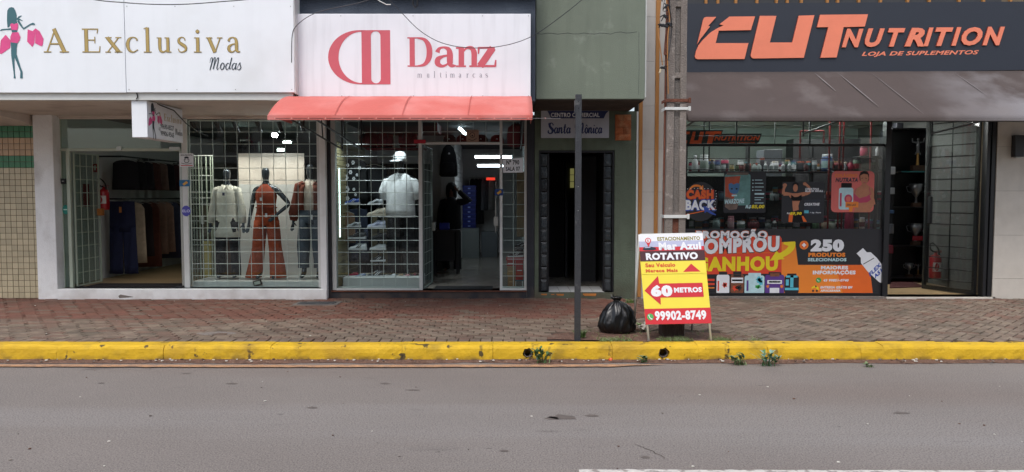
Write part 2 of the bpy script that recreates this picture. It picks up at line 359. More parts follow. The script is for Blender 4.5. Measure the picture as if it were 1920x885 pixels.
# ================================================================= materials of the setting
pm('asphalt', (.208, .184, .168), .9, .08, .7, .0, 150, dirt=[('#8f8c8a', .55, .55, .50, .62, (.06, 1, 1)), ('#6b564c', .5, .45, .52, .70, (.12, .8, 1)), ('#433c38', .6, 80, .48, .64), ('#aca096', .55, 110, .53, .68), ('#3a3433', .55, 1.7, .66, .74, (.5, 1.6, 1)), ('#2f2b2a', .6, 9, .715, .74, (.5, 1.4, 1)), ('#e6ded6', .85, 28, .77, .79)])
pm('dirt', '#6b4f42', .95, .3, 9, .5, 60, dirt=[('#b0a292', .6, 60, .6, .7), ('#3a2a22', .6, 14)])
pm('old_line', '#b48a68', .9, .15, 10, .3, 100, dirt=('#7c6a62', .55, 12, .45, .62))
pm('white_line', '#cfcbc4', .9, .1, 10, .3, 100, dirt=('#857a74', .8, 16, .5, .62))
pm('ground', '#6b5e55', .95, .2, .5)
pm('paver', '#71574a', .9, .22, 3.5, .3, 110, rnd=.22, dirt=[('#655c50', .75, 1.6, .42, .6), ('#a3917f', .5, 26, .6, .75)])
pm('paver_grey', '#726255', .9, .2, 3.5, .3, 110, rnd=.2, dirt=[('#8d7f6e', .6, 5, .45, .62), ('#4b463b', .6, 2.3, .5, .66)])
pm('paver_red', '#704b3e', .9, .18, 3.5, .3, 110, rnd=.16, dirt=[('#5f4c40', .55, 1.8, .45, .62)])
pm('joint', '#43352c', .97, .3, 12, .4)
pm('kerb_yellow', (.66, .41, .012), .75, .10, 5, .22, 30, dirt=[('#6d5a2a', .45, 3.2, .56, .72), ('#2e2a22', .9, 8, .635, .67), ('#9a7430', .6, 1.3, .5, .75), ('#5f4a2c', .8, 6, .42, .60, None, (.06, .012, 2)), ('#2a2622', .6, 5, .65, .72, (1.6, 1, .8))])
pm('concrete', '#827972', .93, .16, 6, .5, 60, dirt=[('#6a645e', .6, 3), ('#c1bab2', .4, 12, .6, .7)], streak=.4)
pm('concrete_dark', '#77716c', .93, .18, 6, .5, 60, dirt=[('#5a544e', .6, 3)], streak=.3)
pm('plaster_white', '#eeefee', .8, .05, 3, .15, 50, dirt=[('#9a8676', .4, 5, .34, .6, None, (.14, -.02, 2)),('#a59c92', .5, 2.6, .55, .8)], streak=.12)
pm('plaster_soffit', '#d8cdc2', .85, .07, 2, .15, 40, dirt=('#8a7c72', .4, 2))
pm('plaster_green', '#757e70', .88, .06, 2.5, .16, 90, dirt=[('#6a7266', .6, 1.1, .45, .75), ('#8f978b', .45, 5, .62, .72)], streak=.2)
pm('plaster_green_low', '#5c6656', .85, .1, 2.5, .35, 45, dirt=[('#5a4a3c', .8, 5, .34, .6, None, (.35, -.02, 2)),('#474d3e', .6, 2.2)], streak=.2)  # darker copy of the upper green: overhang shade put into the colour, plus dirt
pm('plaster_navy', '#3c4450', .8, .08, 3, .35, 60, dirt=('#4d555f', .5, 3))
pm('plaster_black', '#26272d', .7, .12, 3, .2, 50, dirt=[('#3c3c40', .4, 4), ('#6a5648', .6, 5, .36, .6, None, (.2, -.02, 2))])
pm('orange_chip', '#b87438', .9, .1, 20)
pm('brick_clay', '#a65f38', .9, .25, 12, .5, 60, rnd=.15, dirt=('#c89a70', .5, 8))
pm('stone', '#cfc8bd', .55, .05, 6, .05, 60, rnd=.04, dirt=[('#b3a998', .4, 2.5, .5, .8), ('#9a8468', .8, 4, .3, .6, None, (-.1, -.5, 2))], streak=.08)
pm('stone_grey', '#b7b2ac', .5, .05, 6, .05, 60, rnd=.03, streak=.06)
pm('wood_strip', '#a8733a', .6, .15, 5, .1, 60, stretch=(20, 20, .8))
pm('tile_beige', '#c2b597', .3, .06, 6, .02, rnd=.12, dirt=('#a08c70', .5, 1.5, .5, .7))
pm('tile_peach', '#c2a07c', .3, .05, 6, .02, rnd=.07)
pm('tile_green', '#2c7a50', .3, .1, 6, .02, rnd=.1)
pm('grout', '#6d604e', .95, .15, 20)
pm('sign_white', '#eef2f6', .45, .02, 2, .01, dirt=('#cfd0ce', .4, 1.2, .5, .8), streak=.05)
pm('sign_white_stained', '#eceff4', .45, .02, 2, .01, streak=.22)
pm('sign_navy', '#252a35', .5, .05, 3, .05)
pm('metal_white', '#d2d4d0', .4, .05, 8, .03, metal=0.)
pm('metal_green_white', '#b4bfae', .4, .05, 8, .03)
pm('alu', '#a9aba6', .35, .06, 8, .03, metal=.6)
pm('metal_black', '#17181c', .4, .1, 8, .03)
pm('metal_steel_dark', '#3c3e42', .55, .15, 8, .2, 60, metal=.3, dirt=('#8d8c88', .5, 6, .6, .7))
pm('rust', '#6b4030', .85, .25, 20, .4)
pm('awning_red', '#cb665c', .65, .05, 2, .15, 40, dirt=[('#e0a09a', .6, 1.8, .45, .8), ('#a85650', .4, 4, .6, .8)])
pm('awning_brown', '#4d4340', .85, .07, 2, .15, 40, dirt=[('#4d4341', .35, 3), ('#838082', .85, .9, .40, .56, (1, 1, 1.6), (-.2, 1.2)), ('#77706e', .4, 1.6, .55, .7)])
pm('tile_floor', '#8d8980', .22, .08, 4, .02)
pm('floor_beige', '#a58d68', .4, .1, 4, .05)
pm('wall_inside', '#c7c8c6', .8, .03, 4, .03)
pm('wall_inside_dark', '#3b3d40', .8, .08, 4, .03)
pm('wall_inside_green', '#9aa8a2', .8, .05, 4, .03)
pm('wall_inside_mid', '#666866', .8, .05, 4, .03); pm('metal_gate', '#66736f', .45, .08, 8, .03); pm('ceiling_grey', '#5f6467', .8, .05, 4, .03)  # the gate metal is darkened for the shade on its inner side
pm('black_inside', '#0e0e11', .9, .1, 4, .03)
glassmat('glass'); glassmat('glass_dusty', (.82, .87, .84), 1.3, .10); glassmat('glass_green', (.80, .88, .84), 1.2, .06)
glassmat('glass_dark', (.76, .77, .77), 1.1, .02)

# ================================================================= ground, road, kerb, sidewalk
ROADZ, KB, KF = -.16, -3.52, -3.72
build('ground', MB().add([(-300, -300, -.4), (300, -300, -.4), (300, 300, -.4), (-300, 300, -.4)], [(0, 1, 2, 3)]), 'ground', kind='structure', org=(0, 0, -.4))
road = build('road', MB().add([(-80, -14, ROADZ), (80, -14, ROADZ), (80, KF + .12, ROADZ), (-80, KF + .12, ROADZ)], [(0, 1, 2, 3)]), 'asphalt', kind='structure', org=(0, -9, ROADZ))
# strip of washed-up dirt along the gutter, ragged towards the road
g = MB(); n = 260; A, B = [], []
for i in range(n + 1):
    x = -13 + 26 * i / n
    wd = .16 + .07 * noise.noise(Vector((x * 1.3, 0, 0))) + .03 * noise.noise(Vector((x * 9, 3, 0)))
    A.append((x, KF + .03, ROADZ + .016 + .008 * noise.noise(Vector((x * 7, 5, 0))))); B.append((x, KF - wd, ROADZ + .004))
g.add(A + B, [(n + 1 + i, n + 2 + i, i + 1, i) for i in range(n)])
build('gutter_dirt', g, 'dirt', road)
a, b = gnd(0, 690, ROADZ), gnd(1200, 688, ROADZ)
g = MB(); n = 120
A, B = [], []
for i in range(n + 1):
    x = -13 + (14.6) * i / n; y0 = -3.97 + .015 * math.sin(x * .8) + .006 * R.uniform(-1, 1); wd = .105 * (1 if x < 1 else max(.05, (1.6 - x) / .6)) + .006 * R.uniform(-1, 1)
    A.append((x, y0, ROADZ + .012)); B.append((x, y0 - wd, ROADZ + .012))
g.add(A + B, [(n + 1 + i, n + 2 + i, i + 1, i) for i in range(n)])
build('edge_line', g, 'old_line', road)
p = gnd(1085, 881, ROADZ); q = gnd(1700, 885, ROADZ)
g = MB(); n = 60; A, B = [], []
for i in range(n + 1):
    x = p.x + 3.9 * i / n; A.append((x, p.y - .03 * i / n + .008 * R.uniform(-1, 1), ROADZ + .004)); B.append((x, p.y - .12, ROADZ + .004))
g.add(A + B, [(n + 1 + i, n + 2 + i, i + 1, i) for i in range(n)])
build('lane_line', g, 'white_line', road)

def jag(o, amp, freq, seed=0):
    for v in o.data.vertices:
        k = v.co * freq
        v.co += Vector((0, noise.noise(k + Vector((seed, 0, 9))) * amp, noise.noise(k + Vector((3, seed, 0))) * amp))
kerb = bx('kerb', -60, 60, KF + .03, KB - .01, -.35, -.19, 'concrete_dark', None, 0, kind='structure', org=(0, KF, ROADZ))
HOLES = [(pos(990, 664, KF).x, -.085, .052), (pos(1245, 661, KF).x, -.085, .056)]
joints = [-12.2, -11, -9.8, -8.6, -7.45, -6.25, pos(107, 660, KF).x, -3.75, -2.6, pos(753, 655, KF).x, pos(985, 655, KF).x - .35, pos(1148, 655, KF).x, pos(1260, 655, KF).x + .28, 2.75, 3.75, pos(1770, 660, KF).x - .65, pos(1770, 660, KF).x, 6.2, 7.3, 8.5, 9.7, 10.9, 12.1]
for i in range(len(joints) - 1):
    x0, x1 = joints[i] + .0015, joints[i + 1] - .0015
    s = MB(); n = max(3, int((x1 - x0) / .045)); rings = []
    dz = R.uniform(-.006, .006); dy = R.uniform(-.008, .008)
    for k in range(n + 1):
        x = x0 + (x1 - x0) * k / n; e = .006 if k in (0, n) else 0
        prof = [(KB, -.2), (KF - .012, -.2), (KF - .010, -.14), (KF - .006, -.08), (KF + e, -.035), (KF + .012 + e, -.012 - e), (KF + .035 + e, .004 - e), (KF + .1, .008 - e), (KB, .006)]
        rings.append([(x, y + dy + .007 * noise.noise(Vector((x * 5, j * .5, i))) + .003 * noise.noise(Vector((x * 23, j * 1.5, i))), z + dz + (.011 * noise.noise(Vector((x * 4, j * .4, i + 7))) - .014 * max(0, noise.noise(Vector((x * 9, 2, i))) - .25) * (j in (4, 5, 6)) + .003 * noise.noise(Vector((x * 19, j, i))) if 0 < j < 8 else 0)) for j, (y, z) in enumerate(prof)])
    s.loft(rings)
    o = build('kerb_stone', s, 'kerb_yellow', kerb, bevel=0)
    for hx, hz, hr in HOLES:
        if x0 < hx < x1:
            c = MB(); pts = []
            for k in range(14):
                a = 2 * PI * k / 14; r = hr * (1.08 + .12 * math.sin(k * 2.7)); pts.append((hx + r * math.cos(a), KF - .1, hz + r * math.sin(a)))
            c.prism(pts, (0, .26, 0)); co_ = build('cut', c, 'dirt')
            c2 = MB().prism([(hx - .02, KF - .1, hz + hr * .7), (hx + .035, KF - .1, hz + hr * .8), (hx + .055, KF - .1, .05), (hx - .07, KF - .1, .05), (hx - .015, KF - .1, -.01)], (0, .075, 0)); c2o = build('cut', c2, 'dirt') if hx > 1 else None
            for q in (co_, c2o):
                if q is None: continue
                bo = o.modifiers.new('b', 'BOOLEAN'); bo.operation = 'DIFFERENCE'; bo.object = q; bo.solver = 'EXACT'
            evalmesh(o)
            for q in (co_, c2o):
                if q is not None: bpy.data.objects.remove(q)
            t = MB(); rr = hr * .86
            for r_, rev in ((rr, 0), (rr * .84, 1)):
                rg = [[(hx + r_ * math.cos(2 * PI * k / 16) * (-1 if rev else 1), yy, hz - .004 + r_ * math.sin(2 * PI * k / 16)) for k in range(16)] for yy in (KF + .03, KF + .19)]
                t.loft(rg, cap=False)
            t.add([(hx + rr * s_ * math.cos(2 * PI * k / 16), KF + .03, hz - .004 + rr * s_ * math.sin(2 * PI * k / 16)) for s_ in (1, .84) for k in range(16)], [(k, (k + 1) % 16, 16 + (k + 1) % 16, 16 + k) for k in range(16)])
            t.add([(hx + rr * math.cos(2 * PI * k / 16), KF + .185, hz + rr * math.sin(2 * PI * k / 16)) for k in range(16)], [tuple(range(16))], 1)
            build('drain_pipe', t, ['concrete_dark', 'black_inside'], o)

sidewalk = build('sidewalk', MB().box(-60, 60, KB, 9, -.3, -.016), 'joint', kind='structure', org=(0, -1.8, 0))
PAV = []   # (distance, centre, length, width, angle, material)
XS = pos(1105, 600, -2).x
def addp(x, y, L, W, a):
    d = (Vector((x, y, 0)) - Vector((0, CY, CZ))).length
    if y < -2.35: m = 'paver_grey' if R.random() < .72 else 'paver'
    elif y < -1.9: m = 'paver' if R.random() < .6 else 'paver_grey'
    else: m = 'paver_red' if (x < 1.9 and R.random() < .8) else 'paver'
    if x > 2 and R.random() < .55: m = 'paver_grey'
    PAV.append((d + (40 if abs(x) > 7 * (y - CY) / 11.6 + .2 else 0), x, y, L, W, a, m))
# left of the post: running bond across the walk, a soldier course at the kerb
y = KB + .012; row = 0; ang = math.radians(0)
while y < -.02:
    dep = .205 if row == 0 else .105
    wdt = .125 if row == 0 else .21
    x = -9.6 + (row % 2) * wdt * .5 + (row * .03)
    while x < XS:
        if not (y < -2.9 and x > .35): addp(x + wdt / 2, y + dep / 2, wdt - .013, dep - .013, 0)
        x += wdt
    y += dep; row += 1
# right part: herringbone laid at 45 degrees
L_, W_p = .21, .105; ca = math.radians(45)
for i in range(-70, 71):
    for j in range(-70, 71):
        k = (i - j) % 4
        if k == 0: u, v, aa = (i + 1) * W_p, (j + .5) * W_p, 0
        elif k == 3: u, v, aa = (i + .5) * W_p, (j + 1) * W_p, PI / 2
        else: continue
        x = (u * math.cos(ca) - v * math.sin(ca)) + 5.5; yy = (u * math.sin(ca) + v * math.cos(ca)) - 1.8
        if XS + .07 < x < 9.6 and KB + .07 < yy < -.03 and not (yy < -2.75 and x < pos(1345, 620, -2.9).x):
            addp(x, yy, L_ - .013, W_p - .013, ca + aa)
PAV.sort()
def paver_geo(mb, x, y, L, W, a, z, tx, ty):
    ca_, sa = math.cos(a), math.sin(a); v = []
    for (ex, zz) in ((0, -.03), (0, -.004), (.005, 0)):
        for sx, sy in ((-1, -1), (1, -1), (1, 1), (-1, 1)):
            lx, ly = sx * (L / 2 - ex), sy * (W / 2 - ex); v.append((x + lx * ca_ - ly * sa, y + lx * sa + ly * ca_, z + zz + lx * tx + ly * ty))
    mb.add(v, [(0, 1, 5, 4), (1, 2, 6, 5), (2, 3, 7, 6), (3, 0, 4, 7), (4, 5, 9, 8), (5, 6, 10, 9), (6, 7, 11, 10), (7, 4, 8, 11), (8, 9, 10, 11)])
shared = {}; joined = {}
for i, (d, x, y, L, W, a, m) in enumerate(PAV):
    z = R.uniform(-.005, .003) + .006 * noise.noise(Vector((x * .8, y * .8, 0))); tx, ty = R.uniform(-.012, .012), R.uniform(-.012, .012)
    if i < 299:
        k = (L, W, m)
        if k not in shared:
            g = MB(); paver_geo(g, 0, 0, L, W, 0, 0, 0, 0); o = build('paver', g, m, sidewalk, org=None)
            for v in o.data.vertices: v.co += ORG['sidewalk']
            shared[k] = o
        else:
            o = bpy.data.objects.new('paver', shared[k].data); col.objects.link(o); o.parent = sidewalk
        o.location = Vector((x, y, z)) - ORG['sidewalk']; o.rotation_euler = (ty * math.cos(a), -tx, a)
    else: paver_geo(joined.setdefault(m, MB()), x, y, L, W, a, z, tx, ty)
ms = sorted(joined); g = MB()
for k, m in enumerate(ms): g.add(joined[m].v, joined[m].f, k)
build('pavers', g, ms, sidewalk, kind='stuff')
# bare earth patch round the pole and the post, broken concrete edge, iron cover
g = MB(); n = 40; pts = []
for k in range(n):
    a = 2 * PI * k / n; pts.append((1.55 + (1.25 + .12 * math.sin(k * 1.7)) * math.cos(a), -3.16 + (.30 + .05 * math.sin(k * 2.3)) * math.sin(a), -.006 + .004 * math.sin(k)))
c0 = (1.55, -3.16, .004)
g.add([c0] + pts, [(0, 1 + k, 1 + (k + 1) % n) for k in range(n)]); build('bare_earth', g, 'dirt', sidewalk)
for (px, py, rx, ry) in ((405, 624, .24, .09),):
    if rx:
        c = gnd(px, py, .006); pts = [(c.x + rx * (1 + .25 * math.sin(k * 3.1)) * math.cos(k * PI / 6), c.y + ry * (1 + .25 * math.cos(k * 2.3)) * math.sin(k * PI / 6), -.006) for k in range(12)]
        build('cement_patch', MB().prism(pts, (0, 0, .008)), 'concrete', sidewalk)
c = gnd(595, 569, 0); iron = thing('inspection_cover', 'small dark iron inspection cover set in the pavers in front of the black shop frame', 'cover', (c.x, c.y, 0))
build('frame', MB().box(c.x - .33, c.x + .33, c.y - .17, c.y + .17, -.02, .006), 'concrete_dark', iron, bevel=.004)
build('lid', MB().box(c.x - .27, c.x + .27, c.y - .13, c.y + .13, 0, .012), 'metal_steel_dark', iron, bevel=.004)

# ================================================================= buildings
P0, PG, PS = Plane(0), Plane(.1), Plane(-.1); YD = -1.65; YG = -1.3
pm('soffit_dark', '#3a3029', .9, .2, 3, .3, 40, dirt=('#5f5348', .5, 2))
SOF = Plane(-1.9).z(188)                                   # underside of the canopy slab
DEEP = 8.0
def room(root, x0, x1, y1, z0, z1, floor, wl, wr, wb, cl, yf=.3):
    bx('floor', x0, x1, .0, y1, z0 - .1, z0, floor, root, 0)
    bx('side_wall', x0 - .1, x0, yf, y1, z0, z1, wl, root, 0); bx('side_wall', x1, x1 + .1, yf, y1, z0, z1, wr, root, 0)
    bx('rear_wall', x0 - .1, x1 + .1, y1, y1 + .1, z0, z1, wb, root, 0); bx('ceiling', x0 - .1, x1 + .1, yf, y1 + .1, z1, z1 + .08, cl, root, 0)

# --- tiled building at the far left
xb0, xb1 = -9.6, PS.x(66)
tb = thing('tiled_building', 'building clad in small beige tiles with green bands, cut by the left edge', 'building', (-8.5, .2, 0))
bx('wall', xb0, xb1 - .004, .012, .4, -.1, 3.1, 'grout', tb, 0)
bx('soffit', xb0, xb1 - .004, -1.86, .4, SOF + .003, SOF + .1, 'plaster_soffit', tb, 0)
pitx, pitz = 10.6 * P0.k, 11.15 * P0.k
stuffm = {}; sh = {}
for c in range(22):
    x1 = xb1 - .012 - c * pitx; x0 = x1 - pitx + .008
    if x0 < xb0: break
    for r in range(31):
        z0 = .0 + r * pitz + .004; z1 = z0 + pitz - .008; py = 390 - ((z0 + z1) / 2 - P0.a.z) / P0.kz
        m = 'tile_green' if (238 < py < 258 or 287 < py < 317) else ('tile_peach' if py < 290 else 'tile_beige')
        if z1 > SOF: continue
        if c < 9:
            if m not in sh:
                g = MB().box(-pitx / 2 + .004, pitx / 2 - .004, -.008, .006, -pitz / 2 + .004, pitz / 2 - .004); o = build('tile', g, m, tb)
                for v in o.data.vertices: v.co += ORG[tb.name]
                sh[m] = o
            else: o = bpy.data.objects.new('tile', sh[m].data); col.objects.link(o); o.parent = tb
            o.location = Vector(((x0 + x1) / 2, 0.006, (z0 + z1) / 2)) - ORG[tb.name]
        else: stuffm.setdefault(m, MB()).box(x0, x1, 0, .012, z0, z1)
ms = sorted(stuffm); g = MB()
for k, m in enumerate(ms): g.add(stuffm[m].v, stuffm[m].f, k)
build('tiles', g, ms, tb, kind='stuff')
# haunch sloping up under the slab
g = MB().prism([(-9.6, -1.7, SOF), (-9.6, .0, SOF), (-9.6, .0, SOF - .16), (-9.6, -.25, SOF - .12)], (xb1 + 9.55, 0, 0)); build('haunch', g, 'plaster_soffit', tb)

# --- clothes shop
cs = thing('clothes_shop_building', 'white plastered shop building with barred display window and open glass doorway', 'building', (-4.9, .2, 0))
xl, xr = PS.x(66), PS.x(611); zs = PS.z(543); ztop = PG.z(222)
bx('pillar', xl, PS.x(103), -.1, .3, -.05, SOF, 'plaster_white', cs, .01)
bx('pillar', PS.x(599.5), xr, -.1, .3, zs, SOF, 'plaster_white', cs, .006)
sill = bx('sill', PS.x(103), xr, -.112, .3, -.05, zs, 'plaster_white', cs, .01)
c = PS; g = MB().prism([(c.x(218), -.113, c.z(556)), (c.x(222), -.113, c.z(553)), (c.x(236), -.113, c.z(555.5)), (c.x(247), -.113, c.z(557.5)), (c.x(236), -.113, c.z(559)), (c.x(220), -.113, c.z(560))], (0, .002, 0)); build('chipped_patch', g, 'concrete', sill)
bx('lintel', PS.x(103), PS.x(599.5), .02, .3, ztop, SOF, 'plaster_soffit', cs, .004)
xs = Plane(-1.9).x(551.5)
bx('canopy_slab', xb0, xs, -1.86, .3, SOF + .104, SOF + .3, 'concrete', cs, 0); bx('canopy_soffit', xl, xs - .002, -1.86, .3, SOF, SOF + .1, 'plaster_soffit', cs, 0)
bx('fascia_beam', xb0, xs + .01, -1.91, -1.862, SOF - .01, Plane(-1.9).z(174.5), 'metal_white', cs, .004)
bx('upper_wall', xb0, -2.86, .02, .3, SOF + .3, 5.2, 'plaster_white', cs, 0); bx('roof', xb0, -2.86, .3, DEEP, 5.0, 5.2, 'concrete', cs, 0)
room(cs, PG.x(104), PG.x(609), DEEP - 1, zs, SOF + .1, 'floor_beige', 'wall_inside', 'wall_inside_dark', 'wall_inside_dark', 'ceiling_grey')  # the rear wall's dark grey holds the room's shade in its colour
def rail(P, x0, x1, y0, y1, mat, root, name='frame', d=.05, off=0.):
    return bx(name, P.x(x0), P.x(x1), P.Y - d / 2 + off, P.Y + d / 2 + off, P.z(y1), P.z(y0), mat, root, .003)
rail(PG, 102, 345, 279, 284, 'metal_green_white', cs, 'transom')
rail(PG, 128, 134, 284, 543, 'metal_green_white', cs, 'door_frame'); rail(PG, 102, 119, 222, 543, 'metal_green_white', cs, 'door_frame', .03)
rail(PG, 344, 354, 222, 541, 'metal_white', cs, 'window_frame'); rail(PG, 596, 600.3, 222, 541, 'metal_white', cs, 'window_frame'); rail(PG, 344, 600.3, 541, 544.5, 'metal_white', cs, 'window_frame', .1); rail(PG, 102, 600, 220, 224.5, 'plaster_soffit', cs, 'window_frame')
def pane(P, x0, x1, y0, y1, mat, root, off=0., name='glass_pane'): return bx(name, P.x(x0), P.x(x1), P.Y - .004 + off, P.Y + .004 + off, P.z(y1), P.z(y0), mat, root, 0)
pane(PG, 119, 344, 224.5, 279, 'glass_green', cs); pane(PG, 354, 596, 224.5, 541, 'glass', cs); pane(PG, 119, 128, 284, 543, 'glass_green', cs)
build('door_clamp', MB().box(PG.x(224), PG.x(233), .06, .14, PG.z(283), PG.z(275)), 'alu', cs, bevel=.003)
build('door_clamp', MB().box(PG.x(322), PG.x(342), .06, .14, PG.z(283), PG.z(276)), 'alu', cs, bevel=.003)
# glass door leaf folded inward behind the window post
lf = bx('glass_door', PG.x(338), PG.x(338) + .008, .14, .95, zs + .01, PG.z(284), 'glass_dark', cs, 0)
build('door_edge', MB().box(PG.x(336.5), PG.x(341), .13, .16, zs + .01, PG.z(284)), 'alu', lf, bevel=.002)
build('floor_spring', MB().box(PG.x(329), PG.x(341), .04, .12, zs + .002, zs + .03), 'metal_black', lf, bevel=.004)
def grille(root, pts_v, pts_h, P, off, name='window_grille', r=.0050, mat='metal_white', ext=None):
    """welded security grille: every bar a sub-part of the grille's own frame"""
    x0, x1, y0, y1 = ext; Y = P.Y + off
    g = MB()
    for a, b, c_, d in ((x0 - 1.4, x0, y0, y1), (x1, x1 + 1.4, y0, y1), (x0, x1, y0 - 1, y0 + 1), (x0, x1, y1 - 1, y1 + 1)): g.box(P.x(a), P.x(b), Y - .012, Y + .012, P.z(d), P.z(c_))
    fr = build(name, g, mat, root); og = ORG[root.name]
    def bars(seq, vert):
        first = None
        for p_ in seq:
            cx_ = P.x(p_) if vert else (P.x(x0) + P.x(x1)) / 2; cz_ = (P.z(y0) + P.z(y1)) / 2 if vert else P.z(p_); L2 = abs(P.z(y0) - P.z(y1)) / 2 if vert else (P.x(x1) - P.x(x0)) / 2
            if first is None:
                m_ = MB(); dy = -.006 if vert else .006
                if vert: m_.tube([(0, dy, -L2), (0, dy, L2)], r, 6)
                else: m_.tube([(-L2, dy, 0), (L2, dy, 0)], r, 6)
                me = bpy.data.meshes.new('bar'); me.from_pydata(m_.v, [], m_.f); me.materials.append(M(mat)); first = me
            o = bpy.data.objects.new('bar', first); col.objects.link(o); o.parent = fr; o.location = Vector((cx_, Y, cz_)) - og
    bars(pts_v, True); bars(pts_h, False); return fr
grille(cs, [374 + 22.75 * i for i in range(10)], [247 + 22.65 * i for i in range(13)], PG, .11, ext=(353, 596, 226, 540))

# gate leaf folded back against the side wall
def leaf(root, name, hinge, end, z0, z1, nv, nh, mat, r=.007, fw=.02, glass=None, lock=False, skipv=False):
    h, e = Vector((*hinge, 0)), Vector((*end, 0)); d = (e - h); L_ = d.length; d.normalize(); nn = Vector((-d.y, d.x, 0))
    def P3(s_, z): return h + d * s_ + Vector((0, 0, z))
    rot = Matrix((d, nn, Vector((0, 0, 1)))).transposed(); g = MB()
    for s0, s1, a, b in ((0, fw, z0, z1), (L_ - fw, L_, z0, z1), (fw, L_ - fw, z0, z0 + fw), (fw, L_ - fw, z1 - fw, z1)):
        g.obox(h + d * (s0 + s1) / 2 + Vector((0, 0, (a + b) / 2)), (s1 - s0, .025, b - a), rot)
    fr = build(name, g, mat, root)
    for i in range(nv):
        s_ = L_ * (i + 1) / (nv + 1); build('bar', MB().tube([P3(s_, z0 + .01), P3(s_, z1 - .01)], r, 6), mat, fr)
    for i in range(nh):
        z = z0 + (z1 - z0) * (i + 1) / (nh + 1); build('bar', MB().tube([P3(.01, z), P3(L_ - .01, z)], r, 6), mat, fr)
    if glass: g = MB().obox(h + d * L_ / 2 + Vector((0, 0, (z0 + z1) / 2)) + nn * .03, (L_ - .03, .008, z1 - z0 - .02), rot); build('glass_pane', g, glass, fr)
    if lock: build('lock', MB().obox(P3(L_ - .02, z0 + (z1 - z0) * .42) - nn * .03, (.1, .05, .14), rot), 'alu', fr, bevel=.005)
    return fr
lg = leaf(cs, 'gate', (PG.x(136), .16), (-6.94, .86), zs + .01, PG.z(285), 3, 9, 'metal_green_white', glass='glass_green')
build('lock', MB().box(-6.97, -6.88, .82, .9, 1.28, 1.40), 'orange_chip', lg, bevel=.01)

# --- sneaker shop
ns = thing('sneaker_shop_building', 'narrow shop building with near-black frame and dark upper wall', 'building', (-1.3, .2, 0))
PD = Plane(.08); DX0, DX1 = P0.x(611.5), P0.x(1002); zd = P0.z(548)
bx('side_pier', DX0, PD.x(622), 0, .3, -.05, 2.868, 'plaster_black', ns, .005); bx('side_pier', PD.x(987.5), DX1, 0, .3, -.05, 2.868, 'plaster_black', ns, .005)
bx('base', PD.x(622), PD.x(987.5), -.01, .3, -.05, zd, 'plaster_black', ns, .005)
bx('threshold', PD.x(622), PD.x(987.5), -.03, .28, zd, zd + .02, 'rust', ns, .003)
bx('lintel', PD.x(622), PD.x(987.5), .0, .3, PD.z(224), 2.868, 'plaster_black', ns, 0)
bx('upper_wall', -2.84, Plane(YD).x(1003.3), YD, YD + .3, 2.87, 5.2, 'plaster_navy', ns, .004); bx('soffit', -2.84, Plane(YD).x(1003), YD + .3, .3, 2.87, 3.05, 'plaster_black', ns, 0)
bx('roof', -2.84, .30, YD + .3, DEEP, 5.0, 5.2, 'concrete', ns, 0)
bx('ledge', -2.84, .31, YD - .1, YD + .02, Plane(YD).z(1.5), Plane(YD).z(1.5) + .15, 'plaster_black', ns, .004)
zf = zd + .02
room(ns, PD.x(622), PD.x(988), DEEP, zf, 2.85, 'tile_floor', 'wall_inside', 'wall_inside', 'wall_inside', 'ceiling_grey')
for a in ((622, 630, 226, 545), (785.5, 792, 226, 545), (937, 942, 226, 541), (983, 988, 226, 541)): rail(PD, *a, 'metal_white', ns, 'window_frame')
rail(PD, 630, 785.5, 541, 545, 'metal_white', ns, 'window_frame', .09); rail(PD, 937, 988, 541, 545, 'metal_white', ns, 'window_frame', .09); rail(PD, 792, 937, 267.5, 271.5, 'metal_white', ns, 'transom')
rail(PD, 622, 988, 222, 226, 'metal_white', ns, 'window_frame')
pane(PD, 630, 785.5, 226, 541, 'glass', ns); pane(PD, 792, 937, 226, 267.5, 'glass', ns); pane(PD, 942, 983, 226, 541, 'glass', ns)
grille(ns, [650 + 22.3 * i for i in range(6)], [248 + 22.6 * i for i in range(13)], PD, .08, ext=(630, 785.5, 227, 540))
grille(ns, [962.5], [248 + 22.6 * i for i in range(13)], PD, .08, ext=(942, 983, 227, 540))
grille(ns, [815 + 24 * i for i in range(5)], [247], PD, .08, ext=(792, 937, 227, 267))
leaf(ns, 'gate', (PD.x(793), .12), (PD.x(793) + .04, 1.02), zf + .01, PD.z(272), 5, 11, 'metal_gate', r=.004, fw=.014, lock=True)
build('lock', MB().box(PD.x(926), PD.x(934), .0, .05, PD.z(423), PD.z(406)), 'alu', ns, bevel=.004)
build('lock_bar', MB().box(PD.x(928.5), PD.x(930), .02, .035, PD.z(436), PD.z(375)), 'alu', ns)

# --- green building with the entry passage
gb = thing('green_building', 'narrow green plastered building with a projecting upper box over a dark entry passage', 'building', (1.1, .2, 0))
GX0, GX1 = DX1 + .004, P0.x(1192)
PGr = Plane(YG, 1100, 190); bxx1 = PGr.x(1209)
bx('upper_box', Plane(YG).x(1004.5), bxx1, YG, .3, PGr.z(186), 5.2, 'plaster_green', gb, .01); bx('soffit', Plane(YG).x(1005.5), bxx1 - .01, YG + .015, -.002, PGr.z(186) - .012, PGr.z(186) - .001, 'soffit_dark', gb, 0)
bx('trim', bxx1 + .001, bxx1 + .022, YG + .03, 0, PGr.z(182), 5.2, 'metal_white', gb, .003)
bx('roof', Plane(YG).x(1004.5), 1.78, .3, DEEP, 5.0, 5.2, 'concrete', gb, 0)
zt = PGr.z(186) - .013; OX0, OX1, OZ0, OZ1 = P0.x(1010), P0.x(1152), P0.z(549), P0.z(282)
bx('wall', GX0, OX0, 0, .3, -.05, zt, 'plaster_green_low', gb, .003); bx('wall', OX1, GX1, 0, .3, -.05, zt, 'plaster_green_low', gb, .003)
